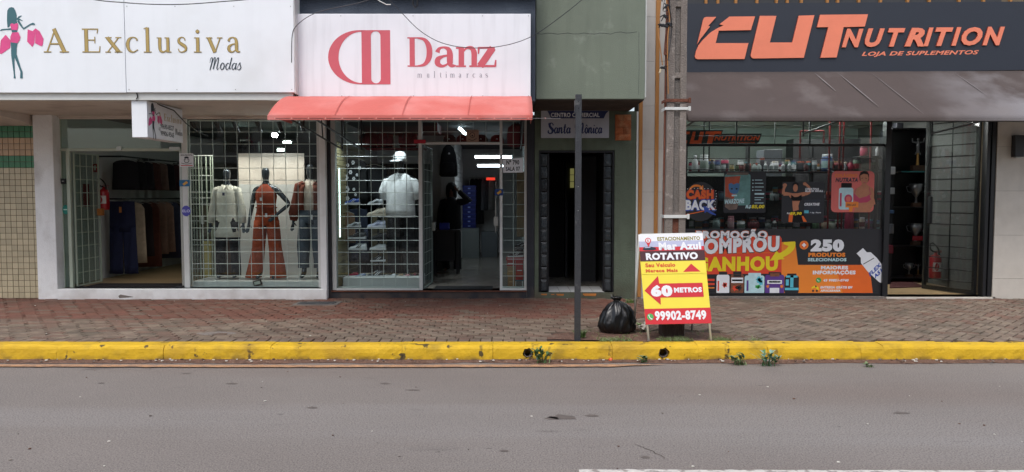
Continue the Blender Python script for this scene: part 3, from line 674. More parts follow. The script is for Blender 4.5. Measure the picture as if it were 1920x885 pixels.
bx('wall', OX0, OX1, 0, .3, OZ1, zt, 'plaster_green_low', gb, 0); st = bx('door_step', OX0, OX1, -.004, .3, -.05, OZ0, 'plaster_green_low', gb, .004)
bx('trim', GX1, P0.x(1195.5), -.02, .2, 0, zt - .01, 'metal_white', gb, .003)
for px0, px1, py0, py1 in ((1014, 1026, 551, 555), (1033, 1040, 552, 554), (1043, 1058, 551, 556), (1092, 1119, 550, 557)):
    pts = [(P0.x(px0 + (px1 - px0) * (.5 + .5 * math.cos(k * PI / 5) * (1 + .3 * math.sin(k * 7)))), -.0045, P0.z(py0 + (py1 - py0) * (.5 - .5 * math.sin(k * PI / 5) * (1 + .4 * math.cos(k * 5))))) for k in range(10)]
    build('peeled_paint', MB().prism(pts[::-1], (0, -.003, 0)), 'orange_chip', st)
# crack lines on the upper box
A = [(1005 + 9.8 * i, 67 + 1.2 * math.sin(i * 1.9) - (2 if i > 14 else 0)) for i in range(20)]
gpl = Plane(YG); mbk = MB(); mbk.ribbon(gpl, [(x, y, .7) for x, y in A], 1); mbk.ribbon(gpl, [(1195, 64, .5), (1195, 90, .5), (1196, 130, .5), (1195, 180, .4)], 1)
build('crack', mbk, 'plaster_black', gb)
# entry frame: dark steel with glass blocks either side
fr = bx('door_frame', OX0, OX0 + .03, .03, .2, OZ0, OZ1, 'metal_black', gb, .003)
bx('door_frame', OX1 - .03, OX1, .03, .2, OZ0, OZ1, 'metal_black', gb, .003); bx('door_frame', OX0 + .03, OX1 - .03, .03, .2, OZ1 - .035, OZ1, 'metal_black', gb, .003)
pm('glass_block', '#3d4448', .15, .25, 9, .3, 20, coat=.6, rnd=.3)
hb = (OZ1 - OZ0 - .05) / 11
for s_, x0, x1 in ((0, OX0 + .035, OX0 + .145), (1, OX1 - .145, OX1 - .035)):
    first = None
    for i in range(11):
        z0 = OZ0 + .008 + i * hb
        if first is None:
            g = MB(); n1 = [(x0, .08), (x1, .08)]
            g.box(x0, x1, .08, .17, z0, z0 + hb - .014); g.box(x0 + .018, x1 - .018, .066, .08, z0 + .02, z0 + hb - .034); first = build('glass_block', g, 'glass_block', gb, bevel=.006)
        else: d_ = dup(first, parent=gb); d_.location = first.location + Vector((0, 0, i * hb))
    bx('jamb', x1 if not s_ else x0 - .02, x1 + .02 if not s_ else x0, .05, .19, OZ0, OZ1 - .035, 'metal_black', gb, .002)
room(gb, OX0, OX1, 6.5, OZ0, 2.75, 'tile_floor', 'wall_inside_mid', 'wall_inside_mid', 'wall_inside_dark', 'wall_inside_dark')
first = None
for i in range(5):
    for j in range(4):
        x0 = OX0 + .16 + i * .178
        bx('floor_tile', x0, x0 + .172, .02 + j * .18, .192 + j * .18, OZ0, OZ0 + .006, 'wall_inside', gb, .002)
bx('inner_door', OX0 + .12, OX0 + .55, 2.2, 2.24, OZ0, 2.3, 'black_inside', gb, 0); bx('inner_door', OX1 - .42, OX1 - .12, 1.5, 1.54, OZ0, 2.3, 'wall_inside_dark', gb, 0)
gw = glow('dim_window', '#8d8a55', .35); P6 = Plane(6.4); 
for k in range(3): bx('inner_window', P6.x(1069), P6.x(1076), 6.40, 6.45, P6.z(352) + k * .16, P6.z(352) + k * .16 + .145, gw, gb, 0)
bx('stair_wall', -.0 + OX0 + .58, OX0 + .62, 2.24, 6.4, OZ0, 2.3, 'wall_inside_dark', gb, 0)
# hole in the plaster showing bare brick
hx0, hx1, hz0, hz1 = P0.x(1152), P0.x(1182), P0.z(264), P0.z(216)
bx('plaster_recess', hx0, hx1, -.004, 0, hz0, hz1, 'brick_clay', gb, 0)
bw, bh = (hx1 - hx0) / 2, (hz1 - hz0) / 4
for i in range(4):
    for j in range(2 if i % 2 else 1):
        a = hx0 + j * bw + .004; b = a + (bw if i % 2 else 2 * bw) - .008
        bx('brick', a, b, -.014, -.004, hz0 + i * bh + .004, hz0 + (i + 1) * bh - .004, 'brick_clay', gb, .004)

# --- supplement shop
ss = thing('supplement_shop_building', 'shop building clad in pale stone panels with a black framed glass front', 'building', (5.3, .2, 0))
SX0, SX1 = P0.x(1195.5), 9.6; SG0, SG1 = P0.x(1283), P0.x(1866)
bx('wall', SX0, SG0, .02, .4, -.05, 5.8, 'grout', ss, 0); bx('wall', SG1, SX1, .02, .4, -.05, 5.8, 'grout', ss, 0); bx('wall', SG0, SG1, .02, .4, P0.z(180), 5.8, 'wall_inside_dark', ss, 0)
bx('roof', SX0, SX1, .4, DEEP, 5.6, 5.8, 'concrete', ss, 0)
zj = sorted([-.02] + [P0.z(y) for y in (522, 441, 360, 280, 200, 118, 36.5, -45, -127)])
for i in range(len(zj) - 1):
    for a, b in ((SX0, P0.x(1229.5)), (P0.x(1229.5), SG0)): bx('stone_panel', a + .0015, b - .0015, 0, .02, zj[i] + .0015, zj[i + 1] - .0015, 'stone_grey', ss, .0015)
zj = sorted([-.02] + [P0.z(y) for y in (523, 441, 358, 275, 192, 110)])
for i in range(len(zj) - 1):
    for a, b in ((SG1, SG1 + 1.2), (SG1 + 1.2, SX1)): bx('stone_panel', a + .0015, b - .0015, 0, .02, zj[i] + .0015, zj[i + 1] - .0015, 'stone', ss, .0015)
for a, b in ((1196, 1203), (1226, 1233)): bx('wood_strip', P0.x(a), P0.x(b), -.03, 0, .02, 5.7, 'wood_strip', ss, .004)
for i, px in enumerate((1318, 1340, 1373, 1412, 1448, 1468, 1494, 1542, 1561, 1600, 1640, 1690, 1730, 1785, 1830, 1880)):
    bx('wood_strip', P0.x(px) - .02, P0.x(px) + .02, -.03, .02, 4.5, 5.6, 'wood_strip', ss, .004)
zq = P0.z(557)
bx('base', SG0, P0.x(1664), -.03, .3, -.05, zq, 'concrete', ss, .004); bx('door_step', P0.x(1664), SG1 - .02, -.06, .3, -.05, zq - .005, 'stone', ss, .004)
PC = Plane(.08)
for a in ((1655, 1665, 200, 556), (1843, 1849, 200, 556), (1852, 1867.5, 200, 562)): rail(PC, *a, 'metal_black', ss, 'window_frame', .12)
rail(PC, 1283, 1655, 550, 556, 'metal_black', ss, 'window_frame'); rail(PC, 1283, 1655, 270, 275, 'metal_black', ss, 'window_frame', .03); rail(PC, 1665, 1843, 222, 224, 'metal_black', ss, 'window_frame', .03)
pane(PC, 1283, 1655, 275, 429, 'glass_dark', ss); pane(PC, 1283, 1655, 200, 270, 'glass', ss)
for px, t in ((1380, 1.4), (1452, .6), (1517, 1.4)): rail(PC, px - t, px + t, 200, 272, 'metal_black', ss, 'mullion', .03, .04)
for py in (236, 255, 297, 318): rail(PC, 1283, 1655, py - .7, py + .7, 'metal_black', ss, 'glazing_bar', .02, .07)
zr = zq - .005
room(ss, SG0, P0.x(1866) + .05, 4.8, zr, 3.1, 'floor_beige', 'wall_inside_green', 'wall_inside_mid', 'wall_inside_green', 'wall_inside')
for i_, x_ in enumerate((3.6, 5.1)):  # unseen lamps added behind the awning to light the shelf goods from the front
    cl_ = thing('ceiling_light', ('left', 'right')[i_] + ' front ceiling light inside the supplement shop, mostly hidden by the brown awning', 'lamp', (x_, .62, 3.05)); build('diffuser', MB().box(x_ - .5, x_ + .5, .5, .72, 3.04, 3.06), glow('led_added_front' + str(i_), '#f2f4f0', 17.), cl_); build('housing', MB().box(x_ - .52, x_ + .52, .48, .74, 3.06, 3.098), 'alu', cl_)
for i_, x_ in enumerate((3.6, 5.0, 6.4)):  # unseen lamps added above the sight line to brighten the pale rear wall
    cl_ = thing('ceiling_light', ('left', 'middle', 'right')[i_] + ' rear ceiling light deep inside the supplement shop', 'lamp', (x_, 1.95, 3.05)); build('diffuser', MB().box(x_ - .5, x_ + .5, 1.85, 2.05, 3.04, 3.06), glow('led_added_rear' + str(i_), '#f2f4f0', 52.), cl_); build('housing', MB().box(x_ - .52, x_ + .52, 1.83, 2.07, 3.06, 3.098), 'alu', cl_)
dl = leaf(ss, 'glass_door', (PC.x(1841), .16), (7.02, 1.0), zr + .01, 3.0, 1, 15, 'metal_black', r=.009, fw=.07, glass='glass_dark')
build('handle', MB().box(7.02, 7.06, .82, .9, 1.15, 1.6), 'metal_black', dl, bevel=.008)
lamp = thing('wall_lamp', 'black box wall lamp on the pale stone at the right edge', 'lamp', (P0.x(1899), 0, P0.z(275)))
build('housing', MB().box(P0.x(1891), P0.x(1908), -.11, -.012, P0.z(295), P0.z(255)), 'metal_black', lamp, bevel=.006); build('mount', MB().box(P0.x(1894), P0.x(1905), -.014, 0, P0.z(290), P0.z(260)), 'metal_black', lamp)
build('lens', MB().box(P0.x(1895), P0.x(1904), -.09, -.03, P0.z(296.5), P0.z(295)), 'alu', lamp)
# ================================================================= signs and awnings
pm('gold', '#b39a5c', .5, .05); pm('ink_teal', '#3d6a72', .6, .05); pm('ink_pink', '#e0508c', .6, .1, 8); pm('ink_dark', '#1d2c3a', .6, .05)
pm('pink_red', '#cd5f6b', .6, .04); pm('ink_grey', '#8d8d98', .6, .05); pm('channel_orange', '#ea8465', .5, .05, 3); pm('edge_orange', '#a03a20', .5, .05)
pm('gold_edge', '#7b6a3c', .5, .05)
def woman(mb, P, ox, oy, k, mi_t, mi_p, mi_w, ly=1):
    """printed figure of a woman with shopping bags; ox, oy, k place its own drawing units"""
    T = lambda l: [(ox + x * k, oy + y * k) for x, y in l]
    mb.poly(P, T([(8, 292), (45, 250), (80, 292), (75, 345), (10, 390), (-6, 385)]), ly, mi_p)
    mb.poly(P, T([(205, 212), (240, 225), (262, 205), (250, 312), (235, 340), (198, 300)]), ly, mi_p)
    mb.poly(P, T([(262, 205), (290, 225), (318, 280), (310, 325), (300, 335), (255, 312)]), ly + .3, mi_p)
    mb.ribbon(P, [(ox + x * k, oy + y * k, w_ * k) for x, y, w_ in ((12, 222, 3), (40, 238, 3), (48, 256, 3))], ly + .5, mi_w)
    mb.poly(P, T([(95, 52), (76, 58), (63, 78), (60, 110), (58, 150), (61, 200), (72, 196), (82, 182), (105, 172), (128, 160), (130, 110), (122, 78), (110, 57)]), ly, mi_t)
    mb.ribbon(P, [(ox + x * k, oy + y * k, w_ * k) for x, y, w_ in ((130, 142, 10), (148, 122, 12), (166, 114, 3))], ly, mi_t); mb.ribbon(P, [(ox + x * k, oy + y * k, w_ * k) for x, y, w_ in ((134, 140, 10), (152, 142, 10), (172, 152, 3))], ly + .4, mi_t)
    mb.poly(P, T([(96, 150), (128, 150), (136, 172), (134, 205), (128, 232), (92, 235), (84, 205), (86, 172)]), ly + .6, mi_t)
    mb.poly(P, T([(80, 178), (94, 168), (110, 176), (124, 168), (138, 172), (137, 198), (130, 218), (90, 216)]), ly + 1.2, mi_p)
    mb.poly(P, T([(92, 236), (138, 232), (152, 268), (144, 292), (130, 312), (78, 305), (79, 265)]), ly + 1.2, mi_p)
    mb.ribbon(P, [(ox + x * k, oy + y * k, w_ * k) for x, y, w_ in ((90, 210, 12), (55, 212, 9), (22, 214, 9), (8, 222, 10))], ly + .9, mi_t)
    mb.ribbon(P, [(ox + x * k, oy + y * k, w_ * k) for x, y, w_ in ((138, 148, 14), (158, 182, 14), (176, 208, 13), (205, 190, 9), (228, 176, 9), (246, 172, 16), (258, 178, 8))], ly + .9, mi_t)
    mb.ribbon(P, [(ox + x * k, oy + y * k, w_ * k) for x, y, w_ in ((98, 308, 36), (96, 350, 30), (92, 400, 24), (94, 460, 16), (97, 520, 9), (99, 545, 10), (99, 566, 14))], ly + .7, mi_t)
    mb.ribbon(P, [(ox + x * k, oy + y * k, w_ * k) for x, y, w_ in ((112, 308, 36), (106, 350, 30), (108, 395, 24), (124, 440, 18), (140, 490, 14), (150, 520, 16), (148, 566, 18))], ly + 1.0, mi_t)

PE = Plane(-1.95, 300, 90)
es = thing('shop_sign', 'long white shop sign with a woman carrying pink bags and gold A Exclusiva lettering', 'sign', (PE.x(275), -1.9, PE.z(174)))
xsplit = PE.x(234.5); xl_, xr_ = -9.6, PE.x(551)
bx('panel', xl_, xsplit - .003, -1.95, -1.862, PE.z(174), 4.75, 'sign_white', es, .004); bx('panel', xsplit + .003, xr_, -1.948, -1.862, PE.z(173.4), 4.75, 'sign_white', es, .004)
bx('side_trim', xr_ + .001, xr_ + .012, -1.94, -1.70, PE.z(176), 4.75, 'metal_white', es, .003)
for ch, a, b in (('A', 82.5, 128), ('E', 155, 188), ('x', 198, 230), ('c', 237, 260), ('l', 270, 285), ('u', 294, 322), ('s', 333, 351.5), ('i', 364, 378), ('v', 387, 417), ('a', 426, 451)):
    g = MB(); strokes(g, PE, ch, SERIF, a - .4, 98.4, b + .4, 44.5, 2, 1, 1.2); strokes(g, PE, ch, SERIF, a, 98, b, 44, 3, 0, .9)
    build('letter', g, ['gold', 'gold_edge'], es)
g = MB(); strokes(g, PE, 'Modas', SCRIPT, 391, 131, 452, 23, 2, 0, .8, shear=.18); build('lettering', g, 'ink_dark', es)
g = MB(); woman(g, PE, 0, 0, 1 / 3.848, 0, 1, 2, 2); build('figure', g, ['ink_teal', 'ink_pink', 'sign_white_stained'], es)

PD2 = Plane(-1.80, 775, 105)
dsg = thing('shop_sign', 'white shop sign with a red monogram and red Danz lettering', 'sign', (PD2.x(775), -1.7, PD2.z(184)))
bx('panel', PD2.x(553.5), PD2.x(995), -1.80, -1.653, PD2.z(184), PD2.z(26), 'sign_white_stained', dsg, .005)
g = MB(); kx = lambda x: 500 + x / 3.688; ky = lambda y: y / 3.688
arcO = [(kx(655 - 12 + (-218) * math.sin(t)), ky(396 + (-187) * math.cos(t))) for t in [PI * i / 28 for i in range(29)]]
arcI = [(kx(657 + (-160) * math.sin(t)), ky(397 + (-177) * math.cos(t))) for t in [PI * i / 28 for i in range(29)]]
g.strip(PD2, arcO, arcI, 2); R4 = lambda a, b, c_, d: g.rect(PD2, kx(a), ky(b), kx(c_), ky(d), 2.2)
R4(642, 209, 660, 220); R4(642, 574, 660, 583.5); R4(657, 209, 722, 583.5); R4(788, 209, 855, 583.5)
for sgn, yb in ((1, 209), (-1, 583.5)):
    O = [(kx(722 + 66 * i / 12), ky(yb)) for i in range(13)]; I = [(kx(755 - 33 * math.cos(PI * i / 12)), ky(yb + sgn * (40 - 33 * math.sin(PI * i / 12)))) for i in range(13)]
    g.strip(PD2, O, I, 2.4)
build('monogram', g, 'pink_red', dsg)
for ch, a, b, cp in (('D', 764, 811, 55), ('a', 814.5, 856, 57), ('n', 855, 900, 57), ('z', 894, 931.5, 57)):
    g = MB(); strokes(g, PD2, ch, SERIF, a, 125, b, cp, 2, 0, 1.12 if ch == 'D' else 1.45); build('letter', g, 'pink_red', dsg)
for ch, x in zip('multimarcas', (782, 800, 813, 824, 835, 843.5, 860, 874, 886, 899, 910)):
    g = MB(); strokes(g, PD2, ch, SERIF, x, 145.5, x + {'m': 9.5, 'l': 3, 't': 4.5, 'i': 3}.get(ch, 5.2), 11.5, 2, 0, .9); build('letter', g, 'ink_grey', dsg)

# blade sign under the canopy
PBl = Plane(-1.88, 262, 222); bX0, bX1 = PBl.x(247), PBl.x(276)
bz0, bz1 = PBl.z(257.5), SOF - .0
bl = thing('hanging_sign', 'boxy white double-sided sign hung under the canopy edge with phone numbers on its side', 'sign', ((bX0 + bX1) / 2, -1.4, bz1))
bend = -.86; ang_b = .03
g = MB().prism([(bX0, -1.88, bz0), (bX1, -1.88, bz0), (bX1 - .02 + ang_b, bend, bz0 + .0), (bX0 + ang_b, bend, bz0)], (0, 0, bz1 - bz0 - .01)); build('box', g, 'sign_white', bl, bevel=.004)
bb = Board((bX1 + .001, -1.88, bz1 - .01), (ang_b - .02, bend + 1.88, 0), (0, 0, -(bz1 - bz0 - .01)), (1, .0, 0), 100, 60)
g = MB().rect(bb, 1, 1, 99, 59, 1, 0)
woman(g, bb, 3, -4, .115, 1, 2, 0, 2)
for ch, a, b in (('A', 30, 37), ('E', 45, 51.5), ('x', 53, 58), ('c', 59, 63.5), ('l', 65, 68), ('u', 69.5, 75), ('s', 76, 79.5), ('i', 81, 84), ('v', 85, 90), ('a', 91, 96)): strokes(g, bb, ch, SERIF, a, 27, b, 12, 2, 3, 1.2)
g.text(bb, '99690-8527', 34, 33, 72, 41.5, 2, 1, .02); g.text(bb, '99906-9565', 34, 45, 72, 53.5, 2, 1, .02); g.text(bb, '43', 29, 40, 33.5, 46, 2, 1)
strokes(g, bb, 'Modas', SCRIPT, 76, 48, 98, 11, 2, 1, .9)
build('printed_side', g, ['sign_white_stained', 'ink_dark', 'ink_pink', 'gold'], bl)
for y in (-1.7, -1.0): build('bracket', MB().tube([((bX0 + bX1) / 2, y, bz1 - .01), ((bX0 + bX1) / 2 + .02, y, bz1 + .02)], .012), 'metal_black', bl)
wr = build('cable', MB().tube([(bX0 + .08, -1.9, SOF + .1), (bX0 + .11, -1.93, SOF + .03), (bX0 + .07, -1.9, SOF - .01), (bX1, -1.6, bz1 - .02), (bX1 + .04, -1.2, bz1 - .06), (bX1 + .03, -.8, bz1 - .2), (bX1 + .02, -.3, bz1 - .3), (bX1 + .02, .0, bz1 - .32)], .008, 5), 'metal_black', label='thin black power cable running along the hanging box sign to the shop front', cat='cable')

# green building sign
PQ = Plane(-.03, 1078, 233)
qs = thing('name_sign', 'white sign with blue Centro Comercial Santa Mônica lettering over the dark entry', 'sign', (PQ.x(1078), 0, PQ.z(258)))
pm('sign_grey', '#b4b7c0', .5, .05, 4, .02, streak=.15)
bx('panel', PQ.x(1014.5), PQ.x(1142), -.03, -.001, PQ.z(258.5), PQ.z(207), 'sign_grey', qs, .003)
pm('ink_blue', '#23305f', .6, .05)
g = MB().poly(PQ, [(1026, 208), (1141, 208), (1136, 213), (1132, 222), (1033, 222), (1029, 213)], 1, 0); build('banner', g, 'ink_blue', qs)
g = MB().text(PQ, 'CENTRO COMERCIAL', 1033, 211.5, 1124, 219.5, 2, 0, .025); build('lettering', g, 'sign_white', qs)
g = MB(); strokes(g, PQ, 'Santa', SCRIPT, 1027, 250, 1070, 19, 1, 0, 1.6, shear=.08); strokes(g, PQ, 'M', SCRIPT, 1077, 250, 1096, 19, 1, 0, 1.5, shear=.08); strokes(g, PQ, 'o^nica', SCRIPT, 1096, 250, 1129, 19, 1, 0, 1.6, shear=.08); build('lettering', g, 'ink_blue', qs)

# supplement shop sign: raised letters
PN = Plane(-.36, 1600, 70)
cu_ = thing('shop_sign', 'dark slate shop sign with raised orange CUT NUTRITION letters', 'sign', (PN.x(1600), -.2, PN.z(138)))
build('panel', MB().prism([(PN.x(1270), -.36, PN.z(140.5)), (9.6, -.36, PN.z(128)), (9.6, -.36, PN.z(4) + .02), (PN.x(1270), -.36, PN.z(7))], (0, .36, 0)), 'sign_navy', cu_)
PNL = Plane(-.385, 1600, 70)
Z6 = lambda l: [(1180 + x / 3.69, y / 3.69) for x, y in l]
def raised(pts, nm='letter'):
    g = MB(); g.prism([PNL.at(x, y) for x, y in pts][::-1], (0, .024, 0)); o = build(nm, g, ['channel_orange', 'edge_orange'], cu_)
    for p_ in o.data.polygons:
        if abs(p_.normal.y) < .5: p_.material_index = 1
raised(Z6([(470, 307), (497, 190), (508, 140), (516, 122), (530, 117), (600, 117), (545, 180), (558, 183), (490, 272)]))
raised(Z6([(690, 115), (868, 113), (840, 208), (618, 212), (598, 298), (825, 298), (800, 408), (475, 410), (460, 404), (455, 390), (462, 355), (480, 312), (510, 275), (560, 225), (612, 193), (650, 176), (622, 168)]))
Z3 = lambda l: [(1270 + x / 2.954, y / 2.954) for x, y in l]
raised(Z3([(455, 88), (547, 88), (513, 235), (637, 235), (670, 87), (757, 84), (703, 320), (424, 324), (412, 318), (408, 306), (412, 285)]))
raised(Z3([(788, 82), (1053, 79), (1037, 147), (920, 150), (885, 318), (795, 320), (835, 150), (772, 151)]))
x = 912
for ch, a, b in (('N', 912, 1030), ('U', 1040, 1148), ('T', 1166, 1262), ('R', 1260, 1370), ('I', 1366, 1418), ('T', 1428, 1528), ('I', 1520, 1572), ('O', 1575, 1690), ('N', 1692, 1813)):
    yb = 262 - (a - 912) / 900 * 13; g = MB(); f = lambda v: 1270 + v / 2.954
    g.text(PNL, ch, f(a), (yb - 103) / 2.954, f(b), yb / 2.954, 0, 0, .045, .3, depth=.024); o = build('letter', g, ['channel_orange', 'edge_orange'], cu_)
    for p_ in o.data.polygons:
        if abs(p_.normal.y) < .5: p_.material_index = 1
g = MB().text(PN, 'LOJA DE SUPLEMENTOS', 1270 + 1023 / 2.954, 287 / 2.954, 1270 + 1672 / 2.954, 317 / 2.954, 2, 0, .03, .3, tilt=-3.2); build('lettering', g, 'channel_orange', cu_)

# awnings
def awning_red():
    t = thing('awning', 'faded red curved canvas awning under the Danz sign', 'awning', (-1.4, -1.5, 2.5))
    xr2 = .24; n = 14; A, B = [], []
    zt, zb = 2.915, Plane(-2.78).z(218); prof = []
    for i in range(n + 1):
        s_ = i / n; prof.append((-1.81 - .97 * s_, zt - (zt - zb) * (.30 * s_ + .70 * s_ ** 2.2)))
    nx = 48; rows = []
    xl2 = -2.895
    for j, (y, z) in enumerate(prof):
        row = []
        for i in range(nx + 1):
            u = i / nx; x = xl2 + (xr2 - xl2) * u
            sag = -.012 * abs(math.sin(u * PI * 5)) * math.sin(PI * j / n) + .006 * noise.noise(Vector((u * 9, j * .2, 1)))
            row.append((x, y, z + sag))
        rows.append(row)
    g = MB(); g.add([p for r in rows for p in r], [(j * (nx + 1) + i, (j + 1) * (nx + 1) + i, (j + 1) * (nx + 1) + i + 1, j * (nx + 1) + i + 1) for j in range(n) for i in range(nx)])
    y, z = prof[-1]
    c_ = build('canopy', g, 'awning_red', t, smooth=True); sd = c_.modifiers.new('solid', 'SOLIDIFY'); sd.thickness = .006
    v = MB()
    v.add([(xl2 + (xr2 - xl2) * i / nx, y - .004, z - dz) for dz in (-.004, .05) for i in range(nx + 1)], [(i, nx + 1 + i, nx + 2 + i, i + 1) for i in range(nx)])
    vl = build('valance', v, 'awning_red', t); sd = vl.modifiers.new('solid', 'SOLIDIFY'); sd.thickness = .004
    build('front_rail', MB().tube([(xl2, y + .03, z - .02), (xr2, y + .03, z - .02)], .014), 'metal_black', t)
    pm('lace', '#d8a89c', .8)
    g = MB(); 
    for i in range(17):
        x = xl2 + .1 + i * .2; g.box(x, x + .17, y - .0075, y - .0045, z - .034, z - .030); 
    build('seam_stitching', g, 'awning_brown', t)
    g = MB()
    for i in range(17): x = xl2 + .085 + i * .2; g.box(x, x + .007, y - .009, y - .005, z - .038, z - .022)
    build('lacing', g, 'lace', t)
    for k_, xs_ in enumerate((-2.1, -1.3, -.52)):
        sm = MB(); n_ = len(prof)
        sm.add([(xs_ + dx_, yy - .006, zz + .005) for dx_ in (-.006, .006) for yy, zz in prof], [(i, n_ + i, n_ + i + 1, i + 1) for i in range(n_ - 1)])
        build('seam', sm, pm('seam_red' + str(k_), '#bd5f56', .8, .1), t)
    for xx in (xl2, xr2):   # end gusset
        pts = [(xx, yy, zz - .002) for yy, zz in prof] + [(xx, -1.81, z - .0)]
        build('end_panel', MB().prism(pts, (.006, 0, 0)), 'awning_red', t)
    for xx in (xl2 + .25, xl2 + .55, xr2 - .1):
        ar = MB(); ar.bar((xx, y + .03, z - .03), (xx + .0, -.02, z - .22), .012); ar.bar((xx, -2.1, z + .12), (xx, -2.15, z - .06), .009); ar.bar((xx, -1.3, z + .3), (xx, -1.2, z - .13), .009); ar.bar((xx, -.02, z + .32), (xx, -.02, z - .24), .012); ar.bar((xx, -1.6, z + .32), (xx, -.02, z + .32), .010)
        build('bracket', ar, 'metal_black', t)
    return t
awning_red()
pm('grime', '#33302e', .9)
def awning_brown():
    t = thing('awning', 'wide grey-brown sloping canvas awning with pale stains under the supplement shop sign', 'awning', (6, -.8, 2.6))
    x0, x1 = Plane(-1.3).x(1288), 9.6; y0, z0, y1, z1 = -.362, Plane(-.36).z(138), -1.32, Plane(-1.3).z(223)
    nx, n = 60, 10; rows = []
    for j in range(n + 1):
        s_ = j / n
        for i in range(nx + 1):
            u = i / nx; rows.append((x0 + (x1 - x0) * u, y0 + (y1 - y0) * s_, z0 + (z1 - z0) * s_ + .030 * u * (1 - s_) - .012 * math.sin(PI * s_) * (1 + .5 * math.sin(u * 37)) + .004 * noise.noise(Vector((u * 30, s_ * 2, 0)))))
    g = MB().add(rows, [(j * (nx + 1) + i, (j + 1) * (nx + 1) + i, (j + 1) * (nx + 1) + i + 1, j * (nx + 1) + i + 1) for j in range(n) for i in range(nx)])
    c_ = build('canopy', g, 'awning_brown', t, smooth=True); sd = c_.modifiers.new('solid', 'SOLIDIFY'); sd.thickness = .006
    bx('valance', x0, x1, y1 - .006, y1 + .004, z1 - .035, z1, 'awning_brown', t, 0)
    build('front_rail', MB().tube([(x0, y1 + .03, z1 - .03), (x1, y1 + .03, z1 - .03)], .016), 'metal_black', t)
    build('end_panel', MB().prism([(x0, y0, z0 - .004), (x0, y1, z1 - .004), (x0, y1, z1 - .03), (x0, y0, z1 + .1)], (.006, 0, 0)), 'awning_brown', t)
    for xx in (x0 + .1, x0 + 2.1, x0 + 4.1, x1 - 1.2): build('arm', MB().bar((xx, y1 + .03, z1 - .03), (xx, -.02, z1 - .1), .014).bar((xx, -.02, z1 + .4), (xx, -.02, z1 - .15), .014), 'metal_black', t)
    # long pale folds worn into the cloth
    g = MB(); sl = (z1 - z0) / (y1 - y0)
    def onc(x, s_): return (x, y0 + (y1 - y0) * s_ - .006, z0 + (z1 - z0) * s_ + .012)
    pm('fold', '#76706f', .7, .1)
    for xa, L_, wd in ((2.1, .28, .012), (2.45, .5, .01), (2.95, .6, .006), (4.2, .35, .008)):
        n2 = 10; A, B = [], []
        for i in range(n2 + 1):
            s_ = .03 + L_ * i / n2 * 1.5; xx = x0 + xa + L_ * i / n2 * .55; w2 = wd * math.sin(PI * (i + .5) / (n2 + 1)); A.append(onc(xx - w2, s_)); B.append(onc(xx + w2, s_))
        g.add(A + B, [(i, n2 + 1 + i, n2 + 2 + i, i + 1) for i in range(n2)])
    build('worn_fold', g, 'fold', t)
awning_brown()

# ================================================================= street things
# concrete pole with two flanges and a recessed web
PU = -3.08; pm('stump_brown', '#3f3029', .9, .3, 9, .5, 40, stretch=(3, 3, .5))
pole = thing('utility_pole', 'concrete utility pole with a recessed front face and steel bands at the pavement edge', 'utility pole', (gnd(1262, 628).x, PU, 0))
pxc = pole.location.x; u_ = Plane(PU, 1262, 300)
def ux(px): return u_.x(px)
Zt = 6.2
def flange(xb0, xb1, xt0, xt1, y0, y1, z0=-.1, z1=Zt):
    n = 26; rings = []
    for i in range(n + 1):
        t = i / n; z = z0 + (z1 - z0) * t; a = xb0 + (xt0 - xb0) * t; b = xb1 + (xt1 - xb1) * t
        j = lambda s_: .004 * noise.noise(Vector((z * 3.1, s_ * 5, xb0)))
        rings.append([(a + j(1), y0 + j(2), z), (b + j(3), y0 + j(4), z), (b + j(5), y1, z), (a + j(6), y1, z)])
    return MB().loft(rings)
build('flange', flange(ux(1243), ux(1258), ux(1252), ux(1262), PU - .1, PU + .1), 'concrete', pole, bevel=.006)
build('flange', flange(ux(1271), ux(1284), ux(1269.5), ux(1280), PU - .1, PU + .1), 'concrete', pole, bevel=.006)
build('web', flange(ux(1256), ux(1273), ux(1260), ux(1271), PU - .068, PU + .035), 'concrete_dark', pole)
for py in (145, 404, 15): z = u_.z(py); build('cross_rib', MB().box(ux(1256), ux(1272), PU - .093, PU - .06, z - .03, z + .03), 'concrete', pole, bevel=.008)
bx('painted_recess', ux(1258), ux(1271), PU - .078, PU - .066, u_.z(470), u_.z(410), 'rust', pole, 0)
bx('stump_collar', ux(1241), ux(1284), PU - .12, PU + .12, -.1, u_.z(596), 'stump_brown', pole, .03)
def band(py, r, mat, h):
    z = u_.z(py); a, b = ux(1243.5), ux(1284.5); g = MB()
    g.box(a - .002, b + .004, PU - .115, PU - .102, z - h, z + h); g.box(a - .006, a - .001, PU - .11, PU + .11, z - h, z + h); g.box(b + .002, b + .012, PU - .11, PU + .11, z - h, z + h); g.box(b + .005, b + .03, PU - .125, PU - .095, z - h * 1.6, z + h * 1.6)
    return build('clamp_band', g, mat, pole, bevel=.003)
band(191, 0, 'rust', .018); band(206, 0, 'metal_white', .016); band(406, 0, 'metal_white', .018)
conduit = build('cable_conduit', MB().tube([(ux(1244), PU - .05, 3.2), (ux(1247), PU - .06, 3.5), (ux(1249), PU - .06, 4.4)], .022).tube([(ux(1246), PU - .02, .9), (ux(1244.5), PU - .03, 2.0), (ux(1246), PU - .03, 3.3)], .012), 'rust', pole)
